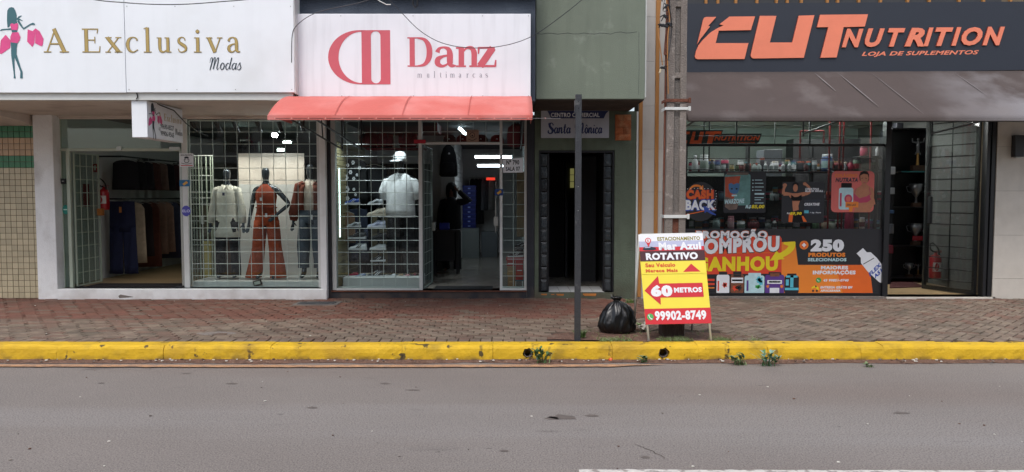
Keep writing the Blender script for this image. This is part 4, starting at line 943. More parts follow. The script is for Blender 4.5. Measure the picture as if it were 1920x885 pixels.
# connectors and drooping service wires
ww = thing('service_wires', 'tangle of drooping black service wires and connectors beside the concrete pole top', 'wires', (ux(1240), PU - .15, 3.6))
def wire(pts, r=.004, mat='metal_black', parent=ww, nm='wire'):
    P_ = [u_.at(x, y) for x, y in pts]; P_ = [(p_[0], p_[1] - .16 - .02 * (i % 2), p_[2]) for i, p_ in enumerate(P_)]
    q = []
    for i in range(len(P_) - 1):
        for k in range(4):
            t = k / 4; a, b, c_, d = (Vector(P_[max(i - 1, 0)]), Vector(P_[i]), Vector(P_[i + 1]), Vector(P_[min(i + 2, len(P_) - 1)])); q.append(.5 * ((2 * b) + (c_ - a) * t + (2 * a - 5 * b + 4 * c_ - d) * t * t + (3 * b - a - 3 * c_ + d) * t ** 3))
    q.append(Vector(P_[-1])); return build(nm, MB().tube(q, r, 5), mat, parent)
wire([(1232, -40), (1230, 10), (1227, 60), (1229, 90), (1235, 128)], .006, 'wood_strip')
wire([(1244, -40), (1240, 10), (1247, 40), (1243, 90), (1246, 180)], .007, 'wood_strip')
wire([(1250, -40), (1246, 20), (1251, 60), (1244, 120)], .006); wire([(1262, -20), (1250, 8), (1236, 6), (1225, 2)], .005); wire([(1240, 0), (1234, 30), (1246, 24), (1243, 0)], .004)
for cx_, cy_ in ((1228, 4), (1240, 22), (1238, 40), (1232, 56), (1240, 58), (1247, 55), (1236, 133)):
    for k in range(4):
        a = R.uniform(-1.2, 1.2) + (PI if k % 2 else 0); L_ = R.uniform(5, 9); wire([(cx_, cy_), (cx_ + L_ * .5 * math.cos(a), cy_ + L_ * .5 * math.sin(a) - 1), (cx_ + L_ * math.cos(a), cy_ + L_ * math.sin(a) + 2)], .0055)
    q = u_.at(cx_, cy_); build('connector', MB().obox((q[0], q[1] - .17, q[2]), (.05, .03, .025), Euler((0, R.uniform(-1, 1), 0)).to_matrix()), 'metal_black', ww, bevel=.004)
q = u_.at(1230.5, 139); build('connector', MB().obox((q[0], q[1] - .17, q[2]), (.02, .02, .05), Euler((0, .3, 0)).to_matrix()), 'tile_beige', ww, bevel=.004)
# long overhead wires
def sag(nm, pts, Y, r, label):
    q = []
    for i in range(len(pts) - 1):
        for k in range(6):
            t = k / 6; a, b, c_, d = (Vector((*pts[max(i - 1, 0)], 0)), Vector((*pts[i], 0)), Vector((*pts[i + 1], 0)), Vector((*pts[min(i + 2, len(pts) - 1)], 0))); v = .5 * ((2 * b) + (c_ - a) * t + (2 * a - 5 * b + 4 * c_ - d) * t * t + (3 * b - a - 3 * c_ + d) * t ** 3); q.append(Plane(Y).at(v.x, v.y))
    q.append(Plane(Y).at(*pts[-1])); return build(nm, MB().tube(q, r, 5), 'metal_steel_dark', label=label, cat='cable')
sag('overhead_cable', [(60, -40), (165, 0), (250, 11), (335, 14), (420, 9), (500, 0), (600, -30)], -2.6, .006, 'thin sagging cable crossing the top of the white A Exclusiva sign')
sag('overhead_cable', [(551, 120), (553, 70), (562, 52), (585, 35), (615, 24), (680, 10), (740, -10)], -1.95, .005, 'thin cable curving down at the left edge of the Danz sign')
sag('overhead_cable', [(700, -30), (754, 27), (790, 62), (830, 84), (880, 93), (940, 90), (995, 73), (1045, 40), (1095, 0), (1120, -30)], -1.95, .005, 'thin cable sagging in front of the Danz lettering and over the green wall')
g = MB(); P12 = Plane(-1.8); g.tube([P12.at(x, y) for x, y in ((700, -4), (716, 8), (728, 14), (736, 14))], .006, 5); build('loose_cable', g, 'metal_white', label='short pale loose cable end hanging over the dark wall left of centre', cat='cable')
g = MB(); g.tube([P12.at(x, y) for x, y in ((776, -4), (777, 14), (782, 20), (785, 16), (786, -4))], .012, 6); build('hook', g, 'metal_black', label='small black iron hook hanging over the top of the Danz sign', cat='hook')

# steel post of a missing sign
c = gnd(1086, 637); pst = thing('sign_post', 'dark flat steel post with no sign standing at the kerb before the entry', 'post', (c.x, c.y, 0))
Pp = Plane(c.y, 1085, 400); xa, xb = Pp.x(1078), Pp.x(1089.5); zt_ = Pp.z(179); g = MB()
g.box(xa, xb, c.y - .02, c.y - .012, -.1, zt_); g.box(xa, xa + .008, c.y - .012, c.y + .03, -.1, zt_); g.box(xb - .008, xb, c.y - .012, c.y + .03, -.1, zt_)
build('shaft', g, 'metal_steel_dark', pst, bevel=.002)
build('end_plate', MB().box(xa - .012, xa - .001, c.y - .03, c.y + .01, Pp.z(215), Pp.z(190)), 'metal_steel_dark', pst)
for py in (192, 205, 350, 395): build('bolt_hole', MB().tube([((xa + xb) / 2, c.y - .0235, Pp.z(py)), ((xa + xb) / 2, c.y - .0195, Pp.z(py))], .006, 8), 'alu' if py > 300 else 'black_inside', pst)

# rubbish bag
pm('bag_black', '#0b0c0e', .28, .2, 8, .12, 18, spec=.6)
c = gnd(1161, 626); bagc = (c.x, c.y + .12); g = MB(); n = 72; sec = []
prof = [(r_ * 1.07, z_ * .93) for r_, z_ in [(0, .0), (.10, .0), (.165, .008), (.196, .04), (.205, .09), (.200, .15), (.188, .21), (.165, .27), (.135, .325), (.098, .365), (.062, .39), (.040, .40), (.034, .408), (.05, .425), (.066, .44), (.058, .452), (.03, .446), (.0, .44)]]
rings = []
for j, (r, z) in enumerate(prof):
    rg = []
    for k in range(n):
        a = 2 * PI * k / n; up = min(1, z / .4)
        f = 1 + .055 * noise.noise(Vector((math.cos(a) * 1.2, math.sin(a) * 1.2, z * 4))) * 2
        ridge = abs(noise.noise(Vector((math.cos(a) * 3.2, math.sin(a) * 3.2, z * 7 + 4)))) * .34 + abs(noise.noise(Vector((math.cos(a) * 7, math.sin(a) * 7, z * 12)))) * .16 * (z > .01) + up ** 2 * .16 * abs(math.sin(a * 5.5 + z * 4 + 2 * noise.noise(Vector((a, z * 5, 0))))) * (1 if j < 13 else .8)
        cr = .10 * noise.noise(Vector((math.cos(a) * 3, math.sin(a) * 3, z * 9 + 9))) * (z > .02)
        rr = r * (f - ridge + cr + .09); lean = .02 * math.sin(z * 7)
        rg.append((bagc[0] + rr * math.cos(a) * (1.06 if math.cos(a) < 0 else .98) + lean - .02 * up, bagc[1] + rr * math.sin(a) * .85, z + .006 * noise.noise(Vector((a, z * 12, 2)))))
    rings.append(rg)
g.loft(rings, cap=False)
bag = thing('rubbish_bag', 'full black plastic rubbish bag tied at the top between the post and the folding sign', 'rubbish bag', (bagc[0], bagc[1], 0))
o = build('sack', g, 'bag_black', bag, smooth=True)
g = MB()
for k in range(5):
    a = k * 1.26 + .4; g.prism([(bagc[0] - .02 + .015 * math.cos(a + 1.2), bagc[1] + .015 * math.sin(a + 1.2), .375), (bagc[0] - .02 + .065 * math.cos(a), bagc[1] + .05 * math.sin(a), .425 + .02 * math.sin(k * 4)), (bagc[0] - .02 + .05 * math.cos(a + .7), bagc[1] + .04 * math.sin(a + .7), .395)], (.002, .002, .004))
g.tube([(bagc[0] - .04, bagc[1], .37), (bagc[0] - .055, bagc[1] - .01, .43), (bagc[0] - .05, bagc[1] - .01, .46)], [.012, .006, .003], 6)
build('knot', g, 'bag_black', bag)

# folding A-frame advertising sign
fy = -3.46
pA = [pos(x, y, fy) for x, y in ((1210.5, 608.5), (1334.5, 606))]
BLv = Vector((pA[0].x, fy - .0, pA[0].z)); BRv = Vector((pA[1].x, fy, pA[1].z)); dpt = .30
def atY(px, py, Y): return pos(px, py, Y)
TL, TR = atY(1198, 441, fy + .26), atY(1316, 436, fy + .26)
Rt = (BRv - BLv); Up = ((TL - BLv) + (TR - BRv)) / 2; Up = Up - Rt * (Up.dot(Rt) / Rt.dot(Rt)) * .0
TLv = BLv + Up; nrm = Rt.cross(Up).normalized(); nrm = nrm if nrm.y < 0 else -nrm
ab = Board(TLv, Rt, -Up, nrm, 100, 100)
af = thing('folding_sign', 'yellow and red folding parking sign with arrow and 60 METROS leaning at the kerb', 'sign', ((BLv.x + BRv.x) / 2, fy, 0))
pm('vinyl_yellow', '#f2df4a', .4, .03, 3, .02); pm('vinyl_red', '#cf2f38', .4, .05, 3, .02); pm('vinyl_maroon', '#4a2328', .4, .05); pm('vinyl_white', '#ecedf0', .4, .03); pm('vinyl_lilac', '#b9bcd6', .4, .08); pm('vinyl_orange', '#d9622c', .4, .05); pm('vinyl_olive', '#8d8420', .4, .05); pm('vinyl_green', '#4fae5c', .4, .05)
FR = ['vinyl_yellow', 'vinyl_red', 'vinyl_maroon', 'vinyl_white', 'vinyl_lilac', 'vinyl_orange', 'vinyl_olive', 'vinyl_green', 'ink_dark']
g = MB().prism([TLv, TLv + Rt, TLv + Rt - Up, TLv - Up], -nrm * .004); build('panel', g, 'vinyl_yellow', af)
g = MB(); r_ = lambda a, b, c_, d, m, l=1: g.rect(ab, a, b, c_, d, l, m)
r_(0, 0, 100, 19, 3); r_(0, 8, 100, 12, 4, 1.3); r_(0, 14.5, 100, 19, 1, 1.4); r_(0, 12, 100, 14.5, 4, 1.5)
r_(0, 19, 100, 30.5, 2, 2); r_(0, 83, 100, 100, 1, 2)
g.text(ab, 'ESTACIONAMENTO', 29, 3.4, 95, 7.6, 2.5, 6, .03)
g.disc(ab, 14.5, 7.2, 4.6, 3.2, 2.4, 1); g.poly(ab, [(11, 9), (18, 9), (14.5, 15)], 2.2, 1); g.disc(ab, 14.5, 7.2, 3.2, 2.3, 2.8, 3); g.text(ab, 'E', 13.2, 5.8, 15.8, 8.5, 3.2, 1, .03)
g.poly(ab, [(5, 17.2), (7, 14.6), (13, 13.8), (19, 14.2), (25, 15.4), (26, 17.4), (20, 18.2), (8, 18.2)], 3.2, 8); g.poly(ab, [(8, 14.8), (13, 14.2), (18, 14.6), (16, 15.4), (9, 15.6)], 3.6, 4)
g.text(ab, 'Mar Azul', 30, 9.6, 95, 18.2, 3.4, 3, .05); g.text(ab, 'Mar Azul', 30.6, 9.9, 95.6, 18.5, 2.7, 4, .07)
g.text(ab, 'ROTATIVO', 9, 21.2, 89, 29.2, 3, 3, .055)
g.text(ab, 'Seu Veiculo', 7, 32.6, 53, 37.2, 2, 5, .05); g.text(ab, 'Merece Mais', 7, 39.2, 56, 43, 2, 5, .05)
r_(0, 43.2, 100, 45, 0, 3.4)
g.poly(ab, [(64, 43.2), (91, 43.2), (77.5, 34)], 2, 1)
g.poly(ab, [(2.5, 63), (25, 47), (26, 55.5), (92, 55.5), (92, 71), (26, 71), (25.5, 79)], 2, 1)
g.text(ab, '60', 12, 57, 45, 70, 3, 3, .075); g.text(ab, 'METROS', 47.5, 60.2, 90, 66, 3, 3, .06)
g.disc(ab, 8, 91.8, 5, 3.6, 3, 7); g.ribbon(ab, [(5.8, 89.5, 1.6), (6.6, 91.8, 1), (9, 94, 1), (10.8, 93.9, 1.6)], 4, 3, True)
g.text(ab, '99902-8749', 15, 85.6, 93, 96, 3, 3, .05)
build('printed_face', g, FR, af)
# tube frame: front legs follow the panel, rear legs spread to the back
dn = (-Up).normalized(); fr_ = MB()
for s_ in (.03, .97):
    top = TLv + Rt * s_ - nrm * .018; foot = top + dn * ((top.z - .004) / -dn.z); foot.z = .006
    build('leg', MB().tube([top, foot], .0125, 10), 'metal_white', af, smooth=True)
    bfoot = Vector((top.x + (.0 if s_ < .5 else 0), fy + .62, .004)); build('leg', MB().tube([top + Vector((0, .03, -.02)), bfoot], .0125, 10), 'metal_white', af, smooth=True)
build('crossbar', MB().tube([TLv + Rt * .03 - nrm * .018, TLv + Rt * .97 - nrm * .018], .0115, 10), 'metal_white', af, smooth=True)
build('crossbar', MB().tube([TLv + Rt * .03 - nrm * .018 - Up * .98, TLv + Rt * .97 - nrm * .018 - Up * .98], .0115, 10), 'metal_white', af, smooth=True)

# ---------------- weeds, grass, litter
pm('leaf', '#4f7440', .6, .3, 30, .1, rnd=.2); pm('leaf_dull', '#7a8a5e', .6, .3, 30, .1, rnd=.2); pm('grass', '#5c7a38', .7, .35, 30, .1); pm('litter', '#d6d2c8', .8, .2, 30); pm('leaf_pale', '#7fa08e', .6, .2, 30)
def blade(mb, p0, d, L_, w_, droop, mi=0, leafy=False):
    n = 5; pts = []; dv = Vector((math.cos(d), math.sin(d), 0)); sdv = Vector((-dv.y, dv.x, 0)); A, B = [], []
    for i in range(n + 1):
        t = i / n; p_ = Vector(p0) + dv * L_ * t * (.25 + droop * t) + Vector((0, 0, L_ * (t - droop * .7 * t * t)))
        ww_ = w_ * (math.sin(PI * (t * .9 + .1)) if leafy else (1 - t)); A.append(p_ + sdv * ww_ / 2); B.append(p_ - sdv * ww_ / 2 + Vector((0, 0, .002)))
    mb.add(A + B, [(i, i + 1, n + 2 + i, n + 1 + i) for i in range(n)], mi)
def weed(label, px, py, z, W, H, nb, nl, mats=('leaf', 'leaf_dull'), Yoff=0.):
    c = gnd(px, py, z); c.y += Yoff; c.y = min(c.y, KF - .02) if z < -.1 else c.y
    t = thing('weed', label, 'weed', (c.x, c.y, z), 'weeds growing along the kerb'); g = MB(); st = MB()
    for i in range(nb):
        d = R.uniform(0, 2 * PI); blade(g, (c.x + R.uniform(-1, 1) * W * .25, c.y + R.uniform(-.03, .02), z), d, H * R.uniform(.5, 1), R.uniform(.008, .02), R.uniform(.2, .7), i % 2)
    for i in range(nl):
        a = R.uniform(-1, 1); x = c.x + a * W * .4; h = H * R.uniform(.25, .85) * (1 - .4 * abs(a)); yy = c.y + R.uniform(-.05, .01)
        st.tube([(c.x + a * W * .15, c.y, z), ((c.x + x) / 2, yy, z + h * .6), (x, yy, z + h)], .0025, 4)
        for k in range(6): blade(g, (x, yy, z + h * R.uniform(.7, 1)), R.uniform(0, 2 * PI), R.uniform(.04, .07), R.uniform(.02, .035), R.uniform(.5, .9), R.randrange(2), True)
    build('foliage', g, list(mats), t)
    if nl: build('stem', st, mats[0], t)
weed('leafy green weed sprouting from the broken pipe hole in the yellow kerb', 1018, 681, ROADZ, .26, .24, 14, 9)
weed('spiky weed patch with tall pale leaves at the kerb foot right of the sign', 1438, 686, ROADZ, .30, .21, 16, 9, ('leaf', 'leaf_pale'))
weed('low weed clump at the kerb foot just left of the tall pale-leaved one', 1388, 684, ROADZ, .26, .14, 18, 6)
weed('tiny green weed at the kerb foot below the folding sign left leg', 1205, 680, ROADZ, .18, .08, 14, 3)
weed('small flat weed at the kerb foot near the right edge area', 1630, 688, ROADZ, .16, .05, 14, 1)
weed('tuft of tall grass round the foot of the steel post', 1090, 632, 0, .16, .16, 60, 0, ('grass', 'leaf_dull'))
weed('short grass tuft at the green wall foot behind the rubbish bag', 1180, 566, 0, .3, .1, 50, 0, ('grass', 'leaf_dull'), -.1)
weed('small weed beside the rubbish bag foot', 1203, 615, 0, .14, .07, 24, 1, ('grass', 'leaf_dull'))
g = MB()
for i in range(1500):
    x = R.uniform(.95, 2.75); y = KB + .02 + abs(R.gauss(0, .06)) if R.random() < .8 else R.uniform(KB + .02, -2.9)
    if noise.noise(Vector((x * 3, y * 2, 0))) < -.08: continue
    blade(g, (x, y, -.012), R.uniform(0, 2 * PI), R.uniform(.02, .085), .005, R.uniform(.2, .9), i % 2)
build('grass', g, ['grass', 'leaf_dull'], label='short green grass growing behind the kerb round the pole', cat='grass', kind='stuff')
g = MB()
for i in range(420):
    x = R.uniform(-8, 8); r = R.random()
    if r < .55: y, z = KF - abs(R.gauss(0, .06)) - .02, ROADZ + .018
    elif r < .75: y, z = R.uniform(-3.4, -.1), .004
    else: y, z = R.uniform(-7.5, -4.1), ROADZ + .003
    s_ = R.uniform(.004, .014) * (1.2 if r < .55 else .8); a = R.uniform(0, PI); h = s_ * .5
    pts = [(x + s_ * math.cos(a + k * 1.257) * R.uniform(.6, 1.4), y + s_ * math.sin(a + k * 1.257) * R.uniform(.6, 1.2), z) for k in range(5)]; g.prism(pts, (0, 0, h), R.choice((0, 0, 1, 2, 2)))
build('litter', g, ['litter', 'concrete', 'dirt'], label='scattered bits of grit, paper and leaves along the gutter', cat='litter', kind='stuff')
for px, py, z, m, lb, nm, cat in ((1146, 676, ROADZ, 'vinyl_orange', 'crumpled orange peel scrap in the gutter', 'peel', 'litter'), (612, 410, 0, None, '', '', ''), (1100, 662, ROADZ, None, '', '', '')):
    if m is None: continue
    c = gnd(px, py, z); c.y = min(c.y, KF - .05); g = MB()
    for k in range(5): g.obox((c.x + R.uniform(-.03, .03), c.y + R.uniform(-.01, .01), z + .022), (.03, .02, .012), Euler((R.uniform(-1, 1), R.uniform(-1, 1), R.uniform(0, 3))).to_matrix())
    build(nm, g, m, label=lb, cat=cat)
c = gnd(1008, 683, ROADZ); g = MB().tube([(c.x, KF - .1, ROADZ + .03), (c.x + .02, KF - .09, ROADZ + .09)], [.016, .012], 8); build('plastic_cup', g, 'leaf_pale', label='small pale plastic cup standing in the weed by the pipe hole', cat='cup')
c = gnd(1210, 620); g = MB(); 
for k in range(7): g.obox((c.x + R.uniform(-.05, .05), c.y + R.uniform(-.04, .04), .03 + R.uniform(0, .04)), (.06, .05, .01), Euler((R.uniform(-1, 1), R.uniform(-1, 1), R.uniform(0, 3))).to_matrix())
build('crumpled_paper', g, 'litter', label='crumpled pale plastic wrapper between the bag and the folding sign', cat='litter')
# seams and screws of the signs, seams of the awnings, cracks in the road
for nm_, P_, xs_, y0_, y1_, par in (('screw', PD2, (557, 640, 775, 905, 991), 30, 180, dsg), ('screw', PE, (240, 330, 440, 546), 12, 168, es)):
    for x_ in xs_:
        for y_ in (y0_, y1_): build('screw', MB().prism([P_.at(x_ + .9 * math.cos(k * 1.047), y_ + .9 * math.sin(k * 1.047)) for k in range(6)][::-1], (0, -.004, 0)), 'alu', par)
g = MB()
for x0_, y0_, L_, a_ in ((.85, -6.4, .5, -1.0),):
    A, B = [], []; x, y = x0_, y0_
    for k in range(24):
        x += L_ / 24 * math.cos(a_ + R.uniform(-.9, .9)); y += L_ / 24 * math.sin(a_ + R.uniform(-.9, .9)); w2 = .003 * math.sin(PI * (k + .5) / 24) + .0005
        A.append((x - w2 * math.sin(a_), y + w2 * math.cos(a_), ROADZ + .002)); B.append((x + w2 * math.sin(a_), y - w2 * math.cos(a_), ROADZ + .002))
    g.add(A + B, [(i, 24 + i, 25 + i, i + 1) for i in range(23)])
build('crack', g, 'soffit_dark', road)
g = MB()
for px, py, rx, ry in ((435, 719, .05, .012), (722, 719, .045, .01), (586, 764, .04, .012), (1055, 782, .10, .03), (1035, 784, .05, .02), (1110, 779, .05, .015), (945, 845, .03, .01), (775, 731, .06, .01), (1210, 857, .03, .012), (1690, 774, .06, .015), (350, 700, .04, .01), (190, 718, .03, .01)):
    c = gnd(px, py, ROADZ + .0025); g.add([(c.x + rx * (1 + .3 * math.sin(k * 2.9)) * math.cos(k * PI / 5), c.y + ry * (1 + .3 * math.cos(k * 2.1)) * 2.2 * math.sin(k * PI / 5), c.z) for k in range(10)], [tuple(range(10))])
build('oil_stain', g, 'stain_dark', road) if 'stain_dark' in MATS or pm('stain_dark', '#645c57', .7, .2, 20) else None

# ================================================================= other side of the street (seen mirrored in the shop glass)
bx('far_sidewalk', -30, 30, -17.6, -14, -.3, -.02, 'concrete_dark', None, 0, kind='structure')
for lb, x0, x1, h, wallm, nx_, y_ in (('pale two-storey house across the street, seen only mirrored in the left shop glass', -14, -4.5, 6.6, 'plaster_soffit', 3, -17.8), ('grey two-storey building across the street, seen only mirrored in the middle shop glass', -4.3, 4.2, 7.8, 'concrete_dark', 3, -17.8), ('low dark-roofed building across the street, seen only mirrored in the right shop glass', 4.4, 14, 4.6, 'plaster_green_low', 3, -18.2)):
    t = thing('far_building', lb, 'building', ((x0 + x1) / 2, y_ - 3, 0))
    bx('wall', x0, x1, y_ - 7, y_, -.1, h, wallm, t, 0)
    build('roof', MB().prism([(x0 - .3, y_ + .6, h), (x0 - .3, y_ - 7.3, h), (x0 - .3, y_ - 3.4, h + 1.3)], (x1 - x0 + .6, 0, 0)), 'rust', t)
    wn = (x1 - x0) / nx_
    for i in range(nx_):
        a = x0 + wn * i + .5; bx('shop_window', a, a + wn - 1, y_, y_ + .04, .3, 2.7, 'black_inside', t, 0)
        if h > 6: bx('window', a + .4, a + wn - 1.4, y_, y_ + .04, 3.9, 5.3, 'black_inside', t, 0)
    bx('canopy', x0, x1, y_, y_ + 1.1, 2.9, 3.1, 'plaster_soffit', t, 0)
# ================================================================= goods inside the shops
pm('mannequin_dark', '#4a5058', .22, .05, 5, .0, metal=.55, coat=.5); pm('mannequin_black', '#15161a', .35, .05, 5, 0, coat=.3)
pm('skin', '#6f4a38', .6, .1, 20, .1); pm('hair', '#0d0b0b', .7, .3, 40, .5, 60)
LED = glow('led_white', '#e6f4ff', 9.0); LEDS = glow('led_soft', '#dff2e6', 36.0); BULB = glow('bulb', '#f4faff', 60.0); SPOTL = glow('spot_warm', '#ffc98a', 6.0)
def body(hip_l=(-.09, 0), hands='down', sc_=1., head=True, fem=True, feet=True):
    sh = .165 if fem else .20
    J = dict(pelvis=(0, 0, .95, .13, .095), waist=(0, 0, 1.10, .105 if fem else .14, .085), chest=(0, 0, 1.28, .13 if fem else .16, .10), collar=(0, .005, 1.42, .075, .065), neck=(0, .005, 1.50, .045), jaw=(0, -.008, 1.57, .055, .062), skull=(0, .004, 1.66, .072, .088), crown=(0, .012, 1.735, .045, .06))
    E = [('pelvis', 'waist'), ('waist', 'chest'), ('chest', 'collar'), ('collar', 'neck'), ('neck', 'jaw'), ('jaw', 'skull'), ('skull', 'crown')]
    for s, n in ((-1, 'l'), (1, 'r')):
        J['hip' + n] = (s * .09, 0, .88, .085); J['knee' + n] = (s * .10, -.01, .50, .055); J['ank' + n] = (s * .11, .0, .09, .034)
        E += [('pelvis', 'hip' + n), ('hip' + n, 'knee' + n), ('knee' + n, 'ank' + n)]
        if feet: J['toe' + n] = (s * .125, -.13, .03, .028); J['heel' + n] = (s * .11, .03, .035, .03); E += [('ank' + n, 'heel' + n), ('ank' + n, 'toe' + n)]
        J['sho' + n] = (s * sh, 0, 1.395, .052); E += [('collar', 'sho' + n)]
        if hands == 'hip' and s == 1: el, wr_ = (sh + .20, -.02, 1.17), (sh + .015, -.09, 1.00)
        elif hands == 'raised' and s == 1: el, wr_ = (sh + .20, -.06, 1.42), (sh - .02, -.06, 1.62)
        elif hands == 'fwd': el, wr_ = (s * (sh + .05), -.03, 1.13), (s * (sh - .02), -.26, 1.05)
        else: el, wr_ = (s * (sh + .06), .0, 1.12), (s * (sh + .09), -.03, .87)
        if s == -1 and hands in ('hip', 'raised'): el, wr_ = (-(sh + .06), .0, 1.12), (-(sh + .10), -.03, .87)
        J['elb' + n] = (*el, .036); J['wri' + n] = (*wr_, .024); d = (Vector(wr_) - Vector(el)).normalized()
        pm_ = Vector(wr_) + d * .05; J['palm' + n] = (*pm_, .032, .016); E += [('sho' + n, 'elb' + n), ('elb' + n, 'wri' + n), ('wri' + n, 'palm' + n)]
        sd_ = d.cross(Vector((0, 1, 0))); sd_ = sd_.normalized() if sd_.length > .1 else Vector((1, 0, 0)); bn = Vector((0, -.3, 0))
        for k, (o_, L_) in enumerate(((-.022, .062), (-.008, .075), (.007, .070), (.021, .055))):
            a = pm_ + sd_ * o_ * .9 + d * .03; b = a + d * L_ * .55; c_ = b + (d + bn * .8).normalized() * L_ * .45
            for q, (v_, r_) in enumerate(((a, .0095), (b, .0085), (c_, .007))): J[f'f{n}{k}{q}'] = (*v_, r_)
            E += [('palm' + n, f'f{n}{k}0'), (f'f{n}{k}0', f'f{n}{k}1'), (f'f{n}{k}1', f'f{n}{k}2')]
        a = Vector(wr_) + d * .03 + sd_ * .026 * -s; b = a + (d * .7 - sd_ * s * .6).normalized() * .045
        J[f't{n}0'] = (*a, .011); J[f't{n}1'] = (*b, .0085); E += [('palm' + n, f't{n}0'), (f't{n}0', f't{n}1')]
    return J, E
def arm_path(J, n, to='wri'):
    return [Vector(J[k + n][:3]) for k in ('sho', 'elb', to)]
def sleeve(g, J, n, off, s, L_=1., r0=.07, r1=.05, mi=0, puff=0):
    a, b, c_ = arm_path(J, n); P_ = [a.lerp(Vector(J['collar'][:3]), .35), a, a.lerp(b, .5), b, b.lerp(c_, .5), b.lerp(c_, .96)]
    rr = [r0 * .95, r0, r0 * .92, (r0 + r1) / 2 + puff * .3, r1 * 1.05 + puff, r1]; m_ = 2 + int(round(4 * L_)); P_, rr = P_[:m_], rr[:m_]
    g.tube([v_ * s + off for v_ in P_], [r * s for r in rr], 12, mi)
def torso(g, off, s, secs, mi=0, wob=.05): g.ell([(off.x + cx * s, off.y + cy * s, off.z + z * s, rx * s, ry * s) for cx, cy, z, rx, ry in secs], 22, mi, True, wob)
def leg(g, off, s, pts, mi=0): g.ell([(off.x + cx * s, off.y + cy * s, off.z + z * s, rx * s, ry * s) for cx, cy, z, rx, ry in pts], 14, mi, True, .06)

def mannequin(label, px, Y, pytop, pybase, hands, dress):
    P = Plane(Y, px, 420); z0, z1 = P.z(pybase), P.z(pytop); s = (z1 - z0) / 1.77; off = Vector((P.x(px), Y, z0))
    t = thing('mannequin', label, 'mannequin', off); J, E = body(hands=hands)
    o = skin('body', J, E, 'mannequin_dark', t, 'pelvis', 1, s)
    dress(t, J, off, s)
    build('base', MB().lathe(off, [(.16, -.004), (.16, .008), (.0, .009)], 24).tube([off + Vector((.11 * s, .05, .0)), off + Vector((.11 * s, .06, .4 * s))], .008), 'alu', t)
    return t
HIPS = [(0, 0, 1.04, .155, .11), (0, 0, .98, .175, .125), (0, 0, .90, .185, .13), (0, 0, .84, .18, .125)]
def pants(t, off, s, mat, hem=.14, hemr=.10, knee=.085, zb=.05, spread=1.):
    g = MB(); torso(g, off, s, HIPS[::-1], 0, .02)
    for sg in (-1, 1): leg(g, off, s, [(sg * .12 * spread, 0, zb, hemr, hemr * 1.05), (sg * .118 * spread, 0, zb + .12, hemr * .98, hemr), (sg * .112 * spread, -.005, .5, knee, knee * 1.05), (sg * .1, 0, .75, .092, .11), (sg * .09, 0, .9, .092, .12)])
    return build('trousers', g, mat, t, smooth=True)
def dressA(t, J, off, s):
    pants(t, off, s, '~#17181f', hemr=.075, knee=.075)
    g = MB(); torso(g, off, s, [(0, 0, .66, .20, .14), (0, 0, .74, .198, .138), (0, 0, .9, .185, .13), (0, 0, 1.08, .168, .125), (0, 0, 1.25, .165, .12), (0, 0, 1.38, .165, .10), (0, .005, 1.44, .12, .085), (0, .005, 1.475, .07, .06)], 0, .05)
    for n in 'lr': sleeve(g, J, n, off, s, 1, .062, .045, 0, .012)
    build('shirt', g, '~#d8d5c9', t, smooth=True)
    g = MB().tube([off + Vector((-.05, -.085, 1.475)) * s, off + Vector((0, -.125, 1.40)) * s, off + Vector((.05, -.085, 1.475)) * s], .012 * s, 6); build('collar', g, '~#dcd9ce', t)
    build('price_tag', MB().box(off.x - .02 * s, off.x + .015 * s, off.y - .145 * s, off.y - .14 * s, off.z + 1.31 * s, off.z + 1.36 * s), '#4a4a68', t)
def dressB(t, J, off, s):
    g = MB(); torso(g, off, s, HIPS[::-1], 0, .02)
    for sg in (-1, 1): leg(g, off, s, [(sg * .17 - (.045 if sg < 0 else 0), 0, .03, .13, .12), (sg * .155 - (.03 if sg < 0 else 0), 0, .2, .118, .11), (sg * .13, 0, .5, .10, .1), (sg * .105, 0, .75, .10, .115), (sg * .09, 0, .92, .095, .125)])
    build('trousers', g, '~#a2431f', t, smooth=True)
    g = MB(); torso(g, off, s, [(0, 0, .98, .17, .12), (0, 0, 1.06, .15, .115), (0, 0, 1.14, .142, .11), (0, 0, 1.28, .165, .125), (0, 0, 1.38, .155, .105), (0, .005, 1.43, .12, .08), (0, .005, 1.48, .058, .055)], 0, .04)
    build('blouse', g, '~#9a4128', t, smooth=True)
    g = MB().tube([off + Vector((.155 * math.cos(a), .12 * math.sin(a), 1.115)) * s for a in [2 * PI * k / 16 for k in range(17)]], .012 * s, 6); g.obox(off + Vector((.02, -.13, 1.08)) * s, (.05 * s, .02, .09 * s)); build('belt', g, '~#7d3420', t)
    build('price_tag', MB().box(off.x - .05 * s, off.x - .02 * s, off.y - .145 * s, off.y - .14 * s, off.z + 1.22 * s, off.z + 1.27 * s).box(off.x + .03 * s, off.x + .06 * s, off.y - .155 * s, off.y - .15 * s, off.z + .97 * s, off.z + 1.03 * s), '#d8dce6', t)
